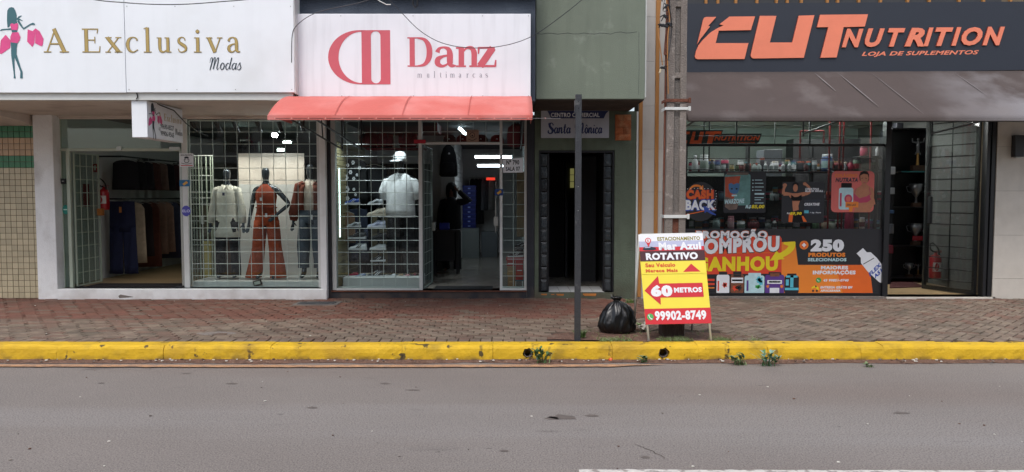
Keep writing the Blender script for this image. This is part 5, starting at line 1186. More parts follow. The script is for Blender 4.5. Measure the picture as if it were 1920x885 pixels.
def dressC(t, J, off, s):
    pants(t, off, s, '~#48525f', hemr=.085, knee=.10, zb=.17)
    g = MB(); torso(g, off, s, [(0, 0, 1.02, .155, .11), (0, 0, 1.15, .15, .11), (0, 0, 1.3, .16, .115), (0, 0, 1.40, .13, .09), (0, .005, 1.50, .06, .055)], 0, .03); build('blouse', g, '~#cbbfb3', t, smooth=True)
    g = MB()
    for sg in (-1, 1):
        rg = []
        for z, r in ((1.04, .185), (1.12, .195), (1.25, .19), (1.36, .185), (1.42, .15)):
            rg.append([(off.x + s * r * math.sin(a) * sg, off.y - s * (r * .72) * math.cos(a), off.z + z * s) for a in [.42 + (PI - .42) * k / 9 for k in range(10)]] + [(off.x + s * (r - .018) * math.sin(a) * sg, off.y - s * (r * .72 - .018) * math.cos(a), off.z + z * s) for a in [.42 + (PI - .42) * k / 9 for k in range(9, -1, -1)]])
        g.loft(rg)
    for n in 'lr': sleeve(g, J, n, off, s, 1, .08, .05, 0, .04)
    build('jacket', g, '~#6b3020', t, smooth=True)
    g = MB().tube([off + Vector((-.09, -.08, 1.42)) * s, off + Vector((-.05, .06, 1.47)) * s, off + Vector((.05, .06, 1.47)) * s, off + Vector((.09, -.08, 1.42)) * s], .028 * s, 8); build('collar', g, '~#5d281b', t)
    build('price_tag', MB().box(off.x + .04 * s, off.x + .065 * s, off.y - .15 * s, off.y - .145 * s, off.z + .90 * s, off.z + .97 * s), '#e4e6ec', t)
mannequin('grey mannequin in loose cream shirt and black trousers, leftmost in the white barred window', 427, .55, 312, 523, 'down', dressA)
mannequin('dark grey mannequin in rust orange flared outfit with one hand on its hip', 500, .55, 310, 524, 'hip', dressB)
mannequin('dark mannequin in rust jacket and blue-grey jeans beside the right window post', 583, .62, 303, 523, 'down', dressC)

P5 = Plane(.25, 470, 400)
pz1 = Plane(.25).z(528)
plat = bx('display_platform', P5.x(358), P5.x(596), .25, 1.0, zs + .001, pz1, 'wall_inside', None, .006, label='low white display platform under the three mannequins', cat='platform')
PB = Plane(1.02, 500, 420)
bk = thing('backdrop_panel', 'tall beige and white backdrop panel standing behind the orange mannequin', 'panel', (PB.x(510), 1.04, pz1))
bx('upper_board', PB.x(449), PB.x(572), 1.02, 1.05, PB.z(346), PB.z(288), 'plaster_soffit', bk, .003); bx('lower_board', PB.x(449), PB.x(600), 1.015, 1.05, zs, PB.z(346) - .001, 'wall_inside', bk, .003)
PB2 = Plane(1.6, 420, 420)
bx('cabinet', PB2.x(395), PB2.x(452), 1.6, 2.1, zs, PB2.z(432), '#3a241c', None, .006, label='dark brown cabinet behind the cream shirt mannequin', cat='cabinet')
bx('display_board', PB2.x(380), PB2.x(396), 1.55, 1.62, zs, PB2.z(440), '#a39a5c', None, .004, label='narrow mustard yellow board beside the folded inner gate', cat='board')
bx('green_box', PB2.x(378), PB2.x(455), 1.62, 2.0, PB2.z(432) + .002, PB2.z(400), '#1f3a26', None, .006, label='dark green box lying on the brown cabinet behind the mannequin', cat='box')
gi = thing('inner_gate', 'white inner folding gate behind the left end of the barred window', 'gate', (PG.x(375), .32, zs))
PGi = Plane(.8, 375, 420)
for x in (354, 363, 368, 374, 379, 388, 396, 400): build('bar', MB().box(PGi.x(x), PGi.x(x) + .014, .8, .815, zs, PGi.z(292)), 'metal_green_white', gi)
for y in (293, 330, 372, 415, 460, 505, 540): build('rail', MB().box(PGi.x(353), PGi.x(402), .805, .812, PGi.z(y), PGi.z(y) + .014), 'metal_white', gi)
build('lock', MB().box(PGi.x(378), PGi.x(383), .77, .8, PGi.z(420), PGi.z(405)), 'alu', gi)
def spot(nm, loc, to, watt, c_, parent, ang=100):
    l = bpy.data.lights.new(nm, 'SPOT'); l.energy = watt; l.color = c_; l.spot_size = math.radians(ang); l.spot_blend = .6; l.shadow_soft_size = .04
    o = bpy.data.objects.new(nm, l); col.objects.link(o); o.parent = parent; o.location = Vector(loc) - ORG[parent.name]
    o.rotation_euler = (Vector(to) - Vector(loc)).to_track_quat('-Z', 'Y').to_euler(); return o
# spot lamps under the window head
for i, (x, lb) in enumerate(((359, 'black ceiling spot lamp above the left end of the barred window'), (404, 'second black ceiling spot lamp from the left in the barred window'), (438, 'short black spot lamp third from the left in the barred window'), (482, 'black spot lamp fourth from the left above the orange mannequin'), (523, 'black spot lamp second from the right in the barred window'), (566, 'black spot lamp nearest the red awning end'))):
    Pq = Plane(.38, x, 230); t = thing('spot_lamp', lb, 'spot lamp', (Pq.x(x), .38, Pq.z(222)), 'spot lamps in the barred window'); zz = Pq.z(226)
    build('arm', MB().box(Pq.x(x) - .03, Pq.x(x) + .03, .36, .40, zz, zz + .05), 'metal_black', t, bevel=.003)
    build('lamp_head', MB().tube([(Pq.x(x) - .01, .38, zz), (Pq.x(x) + .045 - i * .012, .52, zz - .17)], .035, 12), 'metal_black', t)
    spot('lamp_beam', (Pq.x(x), .50, zz - .19), (Pq.x(x), .8, zz - 1.4), 17, (1, .93, .85), t)
def lampthing(nm, label, px, py, w_, h_, Y, m, kind='lamp', dpt=.05, house=True):
    Pq = Plane(Y, px, py); t = thing(nm, label, kind, Pq.at(px, py)); x0, x1 = Pq.x(px - w_ / 2), Pq.x(px + w_ / 2)
    build('tube' if w_ > 12 or h_ > 12 else 'diffuser', MB().box(x0, x1, Y, Y + dpt, Pq.z(py + h_ / 2), Pq.z(py - h_ / 2)), m, t, bevel=.004)
    if house: build('housing', MB().box(x0 - .02, x1 + .02, Y + .005, Y + dpt + .03, Pq.z(py - h_ / 2) + .001, Pq.z(py - h_ / 2) + .045), 'alu', t, bevel=.004)
    return t
bq = Plane(.7, 515, 253); t = thing('bulb_lamp', 'bright round ceiling lamp high in the barred window above the backdrop', 'lamp', bq.at(515, 253)); build('bulb', MB().lathe(bq.at(515, 253), [(0, -.04), (.03, -.036), (.05, -.015), (.052, .005), (.03, .03), (0, .035)], 14), BULB, t, smooth=True); build('socket', MB().lathe(bq.at(515, 253), [(.05, .03), (.05, .06), (0, .06)], 12), 'metal_black', t)
lampthing('ceiling_light', 'small ceiling light bar seen left inside the barred window', 458, 267, 14, 3, 3.0, LEDS)
lampthing('ceiling_light', 'small greenish ceiling light bar at the right inside the barred window', 537.5, 266.5, 14, 3, 3.0, LEDS)
lampthing('ceiling_light', 'lowest and farthest ceiling light bar inside the barred window', 526, 281, 12, 3, 4.4, LEDS)
fn = Plane(2.4, 465, 280); t = thing('wall_fan', 'round dark fan high behind the backdrop panel', 'fan', fn.at(466, 280)); c = Vector(fn.at(466, 281))
build('cage', MB().tube([c + Vector((.13 * math.cos(a), 0, .13 * math.sin(a))) for a in [2 * PI * k / 18 for k in range(19)]], .012, 6).tube([c + Vector((.085 * math.cos(a), 0, .085 * math.sin(a))) for a in [2 * PI * k / 18 for k in range(19)]], .004, 5), 'metal_black', t)
for k in range(3): build('blade', MB().prism([c + Vector((.02 * math.cos(k * 2.09), .02, .02 * math.sin(k * 2.09))), c + Vector((.11 * math.cos(k * 2.09 + .3), .01, .11 * math.sin(k * 2.09 + .3))), c + Vector((.11 * math.cos(k * 2.09 + 1.1), .03, .11 * math.sin(k * 2.09 + 1.1)))], (0, .004, 0)), 'metal_black', t)
build('case', MB().box(c.x - .17, c.x + .17, c.y + .04, c.y + .16, c.z - .17, c.z + .17), '#2b2f33', t, bevel=.02)
# little floodlight lying on the window ledge
fl = Plane(.20, 482, 530); t = thing('floodlight', 'small black floodlight lying tilted on the window ledge below the orange mannequin', 'lamp', fl.at(482, 538)); rm = Euler((0, -.22, 0)).to_matrix()
build('case', MB().obox((fl.x(482), .222, fl.z(530.5)), (.135, .03, .085), rm), 'metal_black', t, bevel=.006); build('lens', MB().obox((fl.x(482), .205, fl.z(530.5)), (.095, .006, .05), rm), '#b8bcb0', t)
build('foot', MB().box(fl.x(479), fl.x(485), .21, .24, fl.z(543), fl.z(536)), 'metal_black', t)

# clothes on the left wall of the clothes shop
def hanger(g, c, w_, along): 
    d = Vector((math.cos(along), math.sin(along), 0)); c = Vector(c)
    g.tube([c + d * w_ * .45 + Vector((0, 0, -.05)), c, c - d * w_ * .45 + Vector((0, 0, -.05))], .006, 5).tube([c, c + Vector((0, 0, .05)), c + d * .015 + Vector((0, 0, .065))], .003, 4)
def garment(label, kind, x, y, ztop, w_, L_, mat, along=.25, cat='garment', grp='clothes hanging on the left wall rails', tag=False):
    t = thing('hanging_' + kind, label, cat, (x, y, ztop - L_), grp); ca_, sa = math.cos(along), math.sin(along)
    g = MB(); n = 20
    def ring(cx, z, rx, ry, ph):
        rg = []
        for k in range(n):
            a = 2 * PI * k / n; f = 1 + .12 * math.sin(a * 5 + ph) * .5; lx, ly = cx + rx * math.cos(a), ry * math.sin(a) * (1 + .5 * math.sin(a * 4 + ph * 2)) * f
            rg.append((x + lx * ca_ - ly * sa, y + lx * sa + ly * ca_, z))
        return rg
    if kind == 'trousers':
        g.loft([ring(0, ztop - s_ * L_, w_ / 2 * (1 + .15 * s_), .035, s_) for s_ in (.42, .3, .15, .02, 0)])
        for sg in (-1, 1): g.loft([ring(sg * w_ * (.24 + .06 * s_), ztop - s_ * L_, w_ * (.25 + .03 * s_), .035, s_ * 3 + sg) for s_ in (1, .9, .7, .5, .36)])
    else: g.loft([ring(0, ztop - s_ * L_, w_ / 2 * q, .03, s_ * 2) for s_, q in ((1, 1.08), (.8, 1.05), (.5, 1.0), (.25, .98), (.1, .95), (.03, .7), (0, .25))])
    build('cloth', g, mat, t, smooth=True); h = MB(); hanger(h, (x, y, ztop + .02), w_, along); build('hanger', h, 'alu', t)
    if tag: build('price_tag', MB().box(x - .03, x + .01, y - .05, y - .045, ztop - .20, ztop - .10), '#c07a3a', t)
    return t
XW = PG.x(104)
for i, (z, lb) in enumerate(((2.30, 'upper dark wall rail holding short hanging clothes'), (1.56, 'lower dark wall rail holding long hanging clothes'))):
    t = thing('clothes_rail', lb, 'clothes rail', (XW, 2.5, z)); build('rail', MB().tube([(XW + .42, 1.3, z), (XW + .42, 5.2, z)], .014, 8), 'metal_black', t)
    for y in (1.35, 2.7, 4.2, 5.1): build('bracket', MB().box(XW, XW + .43, y, y + .03, z - .015, z + .015), 'metal_black', t)
garment('navy blue trouser suit hanging at the front end of the lower wall rail', 'trousers', XW + .36, 1.42, 1.52, .44, 1.28, '~#151c3c', .02, tag=True)
cols = ['~#b9a890', '~#22181c', '~#5a3024', '~#8a6f60', '~#9b7c6c', '~#3c4058', '~#241619', '~#14151c', '~#2c2a33', '~#17181f']
nm = ['cream', 'black', 'rust brown', 'taupe', 'dusty pink', 'slate blue', 'dark wine', 'near-black', 'charcoal', 'black']
for i in range(10):
    garment(f'{nm[i]} long garment on the lower wall rail, ' + ('just behind the navy suit' if i == 0 else f'after the {nm[i-1]} one' if i < 8 else 'at the dark far end'), 'garment', XW + .37 + .008 * i, 1.75 + i * .27, 1.50, .42, (1.1, 1.0, 1.22, 1.0, .98, 1.12, .9, .9, .95, .9)[i], cols[i], .2)
cols = ['~#12141c', '~#11131a', '~#1a1a22', '~#4a2f2a', '~#6d5a50', '~#16161c', '~#3a1c20', '~#5a2c2c', '~#1c1c22', '~#131318']
nm = ['black', 'blue-black', 'dark grey', 'brown', 'grey-brown', 'jet black', 'wine', 'dull red', 'charcoal', 'inky']
for i in range(10):
    garment(f'{nm[i]} short garment on the upper wall rail, ' + ('nearest the door' if i == 0 else f'next behind the {nm[i-1]} one'), 'garment', XW + .42 + .01 * i, 1.45 + i * .26, 2.24, .42, .52, cols[i], .2)
garment('khaki brown jacket hanging low at the right side of the doorway', 'garment', PG.x(331), 1.2, 1.45, .25, .62, '~#3f3a2c', .3, grp=None)
# fire extinguisher builder
def extinguisher(label, x, y, zc, h, hang=True):
    t = thing('fire_extinguisher', label, 'fire extinguisher', (x, y, zc - h / 2)); r = h * .17; z0 = zc - h / 2
    build('tank', MB().lathe((x, y, z0), [(0, 0), (r * .9, 0), (r, .02), (r, h * .62), (r * .8, h * .70), (r * .3, h * .75), (r * .28, h * .8)], 16), pm('ext_red' + str(len(MATS)), '#b01822', .3, .05, 5, 0, coat=.4), t, smooth=True)
    build('label_sticker', MB().prism([(x + r * 1.01 * math.sin(a), y - r * 1.01 * math.cos(a), z0 + h * .22) for a in (-.9, -.45, 0, .45, .9)] + [(x + r * 1.01 * math.sin(a), y - r * 1.01 * math.cos(a), z0 + h * .5) for a in (.9, .45, 0, -.45, -.9)], (0, -.001, 0)), '#d9d9d4', t)
    build('handle', MB().box(x - .02, x + r * 1.1, y - .012, y + .012, z0 + h * .84, z0 + h * .86).box(x - .02, x + r * 1.0, y - .012, y + .012, z0 + h * .80, z0 + h * .815), '#8a1a1a', t)
    build('hose', MB().tube([Vector((x, y - .01, z0 + h * .82)) + Vector((-r * 1.1 * math.sin(a) - r * .5 * (a > 2), 0, h * .16 * (1 - math.cos(a)) * .9 - (h * .0 if a < 3 else (a - 3) * h * .12))) for a in [k * .5 for k in range(11)]], .012, 6), 'metal_black', t)
    return t
extinguisher('red fire extinguisher mounted on the white wall inside the open clothes shop door', -6.93, .98, Plane(.98).z(367), .48)
sb = bx('wall_plate', XW, XW + .012, .86, 1.03, Plane(.95).z(388), Plane(.95).z(345), '#8e1620', None, 0, label='red backing plate on the wall behind the extinguisher', cat='plate')
sp = thing('extinguisher_sign', 'small red and white extinguisher sign on the wall above the extinguisher', 'sign', (XW + .012, .95, Plane(.95).z(322)))
Px = Plane(1.0, 178, 315); build('plate', MB().box(Px.x(174), Px.x(182), 1.0, 1.006, Px.z(323), Px.z(307)), '#a81c28', sp); build('symbol', MB().box(Px.x(177), Px.x(179.6), .997, 1.0, Px.z(319), Px.z(310)), '#e8e8e4', sp)
bx('door_mat', PG.x(150), PG.x(325), .14, .6, zs, zs + .012, '~#1c1518', None, .003, label='dark door mat just inside the clothes shop doorway', cat='mat')

# stickers and notices on the clothes shop glass
PGs = Plane(.088)
t = thing('glass_notice', 'small white printed notice with a drawn emblem on the white window post', 'notice', PGs.at(352, 301)); PGn = Plane(.07)
build('paper', MB().box(PGn.x(339), PGn.x(365), .062, .066, PGn.z(313), PGn.z(288)), 'sign_white', t)
PGn = Plane(.061); g = MB().text(PGn, 'NOVA PROTETTA', 341, 290, 363, 292.6, 1, 0, .03); g.disc(PGn, 352, 301, 5, 5, 1, 0); g.disc(PGn, 352, 301, 3.8, 3.8, 1.5, 1); g.disc(PGn, 350.4, 300, .8, .9, 2, 0, 8); g.disc(PGn, 353.6, 300, .8, .9, 2, 0, 8); g.ribbon(PGn, [(348, 296, 2), (352, 295, 2.4), (356, 296, 2)], 2, 0, True); g.ribbon(PGn, [(342, 306, .8), (352, 308, .8), (362, 306, .8)], 2, 0, True); g.rect(PGn, 341, 310, 363, 311.4, 1, 2); build('print', g, ['ink_dark', 'sign_white', 'vinyl_red'], t)
def sticker(label, px, py, rx, ry, cols_, Y=.061, sq=False, extra=None):
    Pq = Plane(Y); g = MB()
    if sq: g.rrect(Pq, px - rx, py - ry, px + rx, py + ry, min(rx, ry) * .3, 1, 0)
    else: g.disc(Pq, px, py, rx, ry, 1, 0)
    if extra: extra(g, Pq)
    return build('sticker', g, cols_, label=label, cat='sticker', org=Pq.at(px, py))
sticker('blue and yellow cash-card sticker on the white window post of the clothes shop', 347.5, 343.5, 10, 6, ['#1c6a9a', '#d9a441'], sq=True, extra=lambda g, P: g.poly(P, [(343, 345), (351, 339.5), (354, 343), (346, 348)], 2, 1))
sticker('round purple sticker on the window post below the blue one', 349, 395.5, 8.5, 10, ['#4b4ba8', '#d8d8f0'], extra=lambda g, P: g.text(P, 'ELO', 342, 393, 356, 398, 2, 1, .02))
sticker('round green opening sticker on the narrow glass beside the clothes shop door', 123, 393, 6, 9, ['#2f8f80', '#bfe6dc'], .084, extra=lambda g, P: g.rect(P, 119, 392, 126, 394, 2, 1))
t = thing('door_lock', 'small black lock box on the narrow glass left of the open door', 'lock', Plane(.08).at(122, 340)); build('case', MB().box(PG.x(119), PG.x(127), .05, .09, PG.z(345), PG.z(335)), 'metal_black', t, bevel=.003); build('keyhole', MB().box(PG.x(121.5), PG.x(125), .045, .05, PG.z(341), PG.z(339)), 'alu', t)

# ----------------------------------------------------------------- sneaker shop
PDp = Plane(.25, 700, 400); zp = PDp.z(521)
bx('display_plinth', PDp.x(641), PDp.x(787), .25, .95, zf + .001, zp, 'wall_inside', None, .006, label='low white plinth carrying shoes in the sneaker shop window', cat='plinth')
sw = thing('slat_wall', 'beige slatted display wall at the left side of the sneaker shop window', 'slat wall', (PD.x(625), .9, zf)); X0 = PD.x(624)
for i in range(24): z = zf + .02 + i * .098; bx('slat', X0, X0 + .02, .32, 2.6, z, z + .09, '#9d9470', sw, .003)
sw2 = thing('slat_wall', 'pale slatted partition deep inside the sneaker shop behind the person', 'slat wall', (-1.3, 4, zf))
for i in range(25): z = zf + .02 + i * .1; bx('slat', -1.22, -1.2, 3.35, 6.6, z, z + .09, 'wall_inside', sw2, .003)
bx('core', -2.7, -1.22, 3.3, 6.6, zf, 2.82, 'wall_inside', sw2, 0)
lampthing('strip_light', 'bright vertical light tube at the left edge of the sneaker shop window', 636, 380, 1.5, 130, .42, glow('led_strip', '#d8ecea', 2.6), house=False)
# dark curtain and hung clothes behind the shoes
dr = MB(); rows = []
xa_, xb_ = PD.x(640), PD.x(790)
for j in range(2):
    for i in range(61): u = i / 60; rows.append((xa_ + (xb_ - xa_) * u, 1.5 + .03 * math.sin(u * 60), (zf, PD.z(300))[j]))
dr.add(rows, [(i, i + 1, 62 + i, 61 + i) for i in range(60)]); cur = build('backdrop_cloth', dr, '~#0b0b0e', label='black cloth hung behind the sneaker window display', cat='curtain'); cur.modifiers.new('solid', 'SOLIDIFY').thickness = .01
rk = thing('shoe_rack', 'dark shoe rack with two columns of small ledges in the sneaker window', 'shoe rack', (PD.x(690), .6, zp)); Ps = Plane(.5, 690, 430)
for x in (670, 707): build('upright', MB().box(Ps.x(x) - .015, Ps.x(x) + .015, .60, .63, zp, Ps.z(360)), 'metal_black', rk)
def shoe(label, px, pyb, wpx, mats, toe=-1, high=0., Y=.5, h_=.105):
    """sneaker in profile: upper, sole, stripe and laces; toe=-1 points left"""
    Pq = Plane(Y, px, pyb); L_ = wpx * Pq.k; x0, z0 = Pq.x(px), Pq.z(pyb); s = L_ / .28
    t = thing('sneaker', label, 'sneaker', (x0, Y, z0), 'shoes shown in the sneaker window')
    so_ = [(-.14, .030, .018, .018), (-.125, .045, .024, .024), (-.07, .052, .026, .02), (0, .043, .028, .018), (.07, .040, .032, .018), (.125, .036, .036, .018), (.14, .02, .034, .022)]
    g = MB(); rings = []
    for x, wd, zt2, _ in so_: rings.append([(x0 + x * -toe * s, Y + a * wd * s, z0 + b * s) for a, b in ((-.9, .0), (-1, .008), (-1, zt2), (0, zt2 + .004), (1, zt2), (1, .008), (.9, .0))])
    g.loft(rings); build('sole', g, mats[1], t, bevel=.002)
    up = [(-.132, .030, .040), (-.11, .042, .056), (-.07, .047, .064), (-.03, .043, .080), (.005, .040, .100 + high * .3), (.03, .038, .112 + high), (.07, .037, .100 + high), (.105, .036, .105 + high), (.128, .030, .112 + high), (.138, .012, .085)]
    g = MB(); rings = []
    for x, wd, zt2 in up: rings.append([(x0 + x * -toe * s, Y + a * wd * s, z0 + (.02 + (zt2 - .02) * b) * s) for a, b in ((-1, 0), (-1.02, .35), (-.85, .7), (-.45, .95), (0, 1), (.45, .95), (.85, .7), (1.02, .35), (1, 0))])
    g.loft(rings); build('upper', g, mats[0], t, smooth=True)
    g = MB()
    for dx in (0, .03): g.prism([(x0 + (x + dx) * -toe * s, Y - .043 * s, z0 + z * s) for x, z in ((-.03, .035), (-.015, .035), (.04, .085), (.028, .088))], (0, .004, 0))
    build('stripe', g, mats[2], t)
    g = MB()
    for k in range(4): x = -.05 + k * .02; g.obox((x0 + x * -toe * s, Y, z0 + (.068 + k * .013) * s), (.007 * s, .055 * s, .007 * s))
    build('laces', g, mats[3] if len(mats) > 3 else mats[1], t)
    build('ledge', MB().box(x0 - .1, x0 + .1, Y - .04, .61, z0 - .008, z0 - .001), 'metal_black', rk) if pyb < 500 else None
    return t
Wt, Bk = '#d4d6da', '#121317'
shoe('bright blue sneaker, top of the left column in the sneaker window', 661, 383, 28, ['#1c3f8c', Wt, Wt])
shoe('black and white striped running shoe, top of the right column', 704, 384, 28, ['#8b8f94', Wt, Bk])
shoe('beige chunky sneaker, second from the top in the right column', 706, 405, 35, ['#b5aa9a', '#c9bfae', '#d4cec4'], high=.015)
shoe('grey mesh sneaker half hidden by jeans, second in the left column', 664, 426, 26, ['#8c8f94', Wt, '#3a3d44'])
shoe('pale lavender sneaker, third from the top in the right column', 706, 427, 34, ['#b7bcd2', '#d8dae6', '#8d90b0'], high=.01)
shoe('black skate shoe with thick white sole, left column', 670, 448, 33, [Bk, Wt, Bk, Wt])
shoe('all black sneaker above the plain white one', 709, 450, 33, [Bk, '#1c1d22', '#26272c'], high=.01)
shoe('white skate shoe with black patches below the black skate shoe', 671, 469, 34, [Wt, Wt, Bk])
shoe('plain all white sneaker in the right column', 708.5, 469, 31, [Wt, '#dcdcdc', Wt])
shoe('black shoe with white wave stripe, lowest in the right column', 709, 490, 28, [Bk, Wt, Wt])
shoe('pink running shoe on the plinth at the left', 662, 518, 20, ['#c02a56', Wt, '#d85a80'], Y=.6)
shoe('small blue and white sandal-like shoe on the plinth', 676, 520, 20, ['#6a7a9a', Wt, Wt], Y=.42)
shoe('flat white and dark shoe on the plinth centre', 706, 520, 34, ['#33363c', Wt, Wt], Y=.42)
shoe('white baby sneaker pair end on the plinth', 735, 520, 14, [Wt, Wt, '#c8c8c8'], high=.03, Y=.42)
shoe('tan sneaker on the plinth next to the white one', 749, 520, 15, ['#9a8268', '#c8b090', '#7a6248'], high=.02, Y=.45)
shoe('pink and lilac slipper on the plinth', 761, 520, 14, ['#d8929a', '#b8bce0', '#e0b0b8'], high=.02, Y=.45)
shoe('dark shoe with pink laces at the right end of the plinth', 777, 518, 16, ['#26161c', Bk, '#c05070', '#c05070'], Y=.5)
garment('black jacket with white flower print hanging in the sneaker window', 'garment', Plane(1.0).x(663), 1.0, Plane(1.0).z(298), .46, .75, '~#101116', .0, grp='clothes hanging in the sneaker window')
Pf = Plane(.945); g = MB()
for x, y, r in ((649, 333, 5), (650, 355, 5.5), (658, 323, 3.4), (663, 305, 3.4), (653, 310, 3), (664, 335, 3), (670, 328, 2.4), (675, 315, 3), (664, 355, 2.6), (667, 365, 2.4), (652, 372, 3.5)):
    for k in range(6): g.disc(Pf, x + r * .6 * math.cos(k * 1.05), y + r * .75 * math.sin(k * 1.05), r * .42, r * .5, 1 + k * .1, 0, 8)
    g.disc(Pf, x, y, r * .28, r * .3, 3, 1, 8)
fj = [o for o in bpy.data.objects if o.get('label', '').startswith('black jacket with white')][0]; build('flower_print', g, ['#c9ccd2', '#121317'], fj)
garment('khaki brown trousers hanging behind the shoes', 'trousers', Plane(1.1).x(716), 1.1, Plane(1.1).z(405), .34, .85, '~#5c5442', .0, grp='clothes hanging in the sneaker window')
garment('faded dark blue jeans hanging at an angle in the sneaker window', 'trousers', Plane(1.05).x(672), 1.05, Plane(1.05).z(392), .30, .9, '~#20283c', .1, grp='clothes hanging in the sneaker window')
garment('light brown jacket low at the left of the sneaker window', 'garment', Plane(.9).x(651), .9, Plane(.9).z(398), .26, .52, '~#6d5442', .1, grp='clothes hanging in the sneaker window')
garment('plain black hooded top hanging between the flower jacket and the white shirt', 'garment', Plane(1.15).x(702), 1.15, Plane(1.15).z(310), .44, .6, '~#191a1f', .0, grp='clothes hanging in the sneaker window')
# male bust with white T-shirt and cap
Pm = Plane(.7, 750, 400); zb_ = zp; s = (Pm.z(284) - zb_) / 1.80; off = Vector((Pm.x(751), .7, zb_))
t = thing('mannequin', 'black mannequin in white T-shirt and white cap in the sneaker window', 'mannequin', off); J, E = body(fem=False); J['crown'] = (0, .01, 1.72, .05, .06)
skin('body', J, E, 'mannequin_black', t, 'pelvis', 1, s)
pants(t, off, s, '~#121318', hemr=.08, knee=.09)
g = MB(); torso(g, off, s, [(0, 0, .84, .215, .145), (0, 0, .95, .213, .145), (0, 0, 1.1, .21, .145), (0, 0, 1.25, .215, .145), (0, 0, 1.36, .21, .125), (0, 0, 1.43, .17, .10), (0, .005, 1.475, .085, .07)], 0, .04)
for n, sg in (('l', -1), ('r', 1)): g.tube([off + Vector((sg * .12, 0, 1.40)) * s, off + Vector((sg * .19, 0, 1.35)) * s, off + Vector((sg * .235, 0, 1.24)) * s, off + Vector((sg * .262, 0, 1.10)) * s], [.055 * s, .072 * s, .074 * s, .076 * s], 16)
ts = build('t_shirt', g, '~#e2e3e5', t, smooth=True)
Pl = Plane(.7 - .155 * s, 750, 330); g = MB().text(Pl, 'NY', 746.5, 327, 752.5, 335, 1, 0, .0, .15); build('chest_logo', g, 'ink_dark', ts)
g = MB().ell([(off.x, off.y, off.z + z * s, rx * s, ry * s) for z, rx, ry in ((1.655, .10, .115), (1.70, .102, .118), (1.75, .092, .105), (1.79, .06, .07), (1.805, .0, .0))], 18); cap = build('cap', g, '~#e8e9ec', t, smooth=True)
g = MB().prism([off + Vector((-.07 - .0, -.10, 1.665)) * s, off + Vector((.05, -.115, 1.665)) * s, off + Vector((.02, -.20, 1.645)) * s, off + Vector((-.06, -.215, 1.640)) * s, off + Vector((-.12, -.17, 1.645)) * s], (0, 0, .008)); build('brim', g, '~#dcdde0', cap)
Pl = Plane(.7 - .118 * s, 742, 300); build('cap_logo', MB().text(Pl, 'NY', 740, 296, 745, 301, 1, 0, .03), 'ink_dark', cap)
# maroon bags added in place of the awning's red reflection; box above the displays
for i, (px, w_, lb) in enumerate(((690, 34, 'dark maroon sports bag, leftmost on the high shelf'), (722, 30, 'dark maroon sports bag, middle of the high shelf'), (765, 34, 'dark maroon sports bag nearest the doorway on the high shelf'))):
    Pq = Plane(.95, px, 260); t = thing('reflection_bag', lb, 'bag', Pq.at(px, 279), 'maroon bags on the high shelf'); c = Pq.at(px, 264); hw = w_ / 2 * Pq.k
    build('bag_body', MB().tube([(c[0] - hw, .95, c[2]), (c[0] - hw * .9, .95, c[2]), (c[0], .95, c[2] + .01), (c[0] + hw * .9, .95, c[2]), (c[0] + hw, .95, c[2])], [.07, .115, .125, .115, .07], 14), '~#4a1420', t, smooth=True)
    build('handle', MB().tube([(c[0] - .08, .85, c[2]), (c[0] - .05, .82, c[2] + .14), (c[0] + .05, .82, c[2] + .14), (c[0] + .08, .85, c[2])], .008, 6), 'metal_black', t)
bx('high_shelf', PD.x(668), PD.x(786), .85, 1.2, Plane(.95).z(281), Plane(.95).z(279), '#7a2a30', None, .003, label='thin red shelf high in the sneaker window under the maroon bags', cat='shelf')
Pq = Plane(1.0, 808, 240); t = thing('wall_cabinet', 'dark red box cabinet hanging under the ceiling beside the transom', 'cabinet', Pq.at(808, 262)); build('cabinet_body', MB().box(Pq.x(786), Pq.x(818), 1.0, 1.7, Pq.z(247), Pq.z(215)), '#241018', t, bevel=.006); build('side_panel', MB().box(Pq.x(818), Pq.x(820), 1.0, 1.7, Pq.z(247), Pq.z(215)), '#6a2028', t)
# caps over the doorway
for i, (px, c_, m) in enumerate(((843, 'black', '#17171c'), (868, 'wine red', '#5a1520'), (902, 'dark maroon', '#3a1018'), (932, 'red and black', '#7a1a22'))):
    Pq = Plane(1.3, px, 262); c = Vector(Pq.at(px, 268)); t = thing('cap', f'{c_} cap on the shelf above the sneaker shop doorway', 'cap', c, 'caps above the doorway')
    g = MB().ell([(c.x, c.y, c.z + z, r, r * 1.1) for z, r in ((0, .115), (.05, .115), (.10, .10), (.135, .06), (.145, 0))], 16); build('crown', g, '~' + m, t, smooth=True)
    build('brim', MB().prism([c + Vector(v) for v in ((-.09, -.09, .005), (.09, -.09, .005), (.07, -.17, -.01), (0, -.2, -.015), (-.07, -.17, -.01))], (0, 0, .008)), '~' + m, t)
    build('badge', MB().ell([(c.x, c.y - .112, c.z + .045, .0, .0), (c.x, c.y - .120, c.z + .05, .022, .006), (c.x, c.y - .118, c.z + .07, .01, .004)], 10), '#c8c8d0', t)
bx('cap_shelf', PD.x(812), PD.x(942), 1.2, 1.5, Plane(1.3).z(270), Plane(1.3).z(268.3), '#3a2a2c', None, .003, label='dark shelf carrying the caps above the doorway', cat='shelf')
Pq = Plane(1.0, 968, 255); t = thing('backpack', 'dusty pink rucksack hanging high behind the right barred pane', 'backpack', Pq.at(968, 275)); c = Pq.at(968, 255); build('bag_body', MB().ell([(c[0], 1.0, c[2] + z, rx, ry) for z, rx, ry in ((-.18, .10, .08), (-.16, .15, .1), (0, .16, .12), (.14, .14, .1), (.2, .06, .05))], 16), '~#7a3440', t, smooth=True); build('strap', MB().tube([(c[0] - .03, 1.0, c[2] + .19), (c[0], 1.0, c[2] + .27), (c[0] + .04, 1.0, c[2] + .19)], .009, 6), '~#5a2430', t)
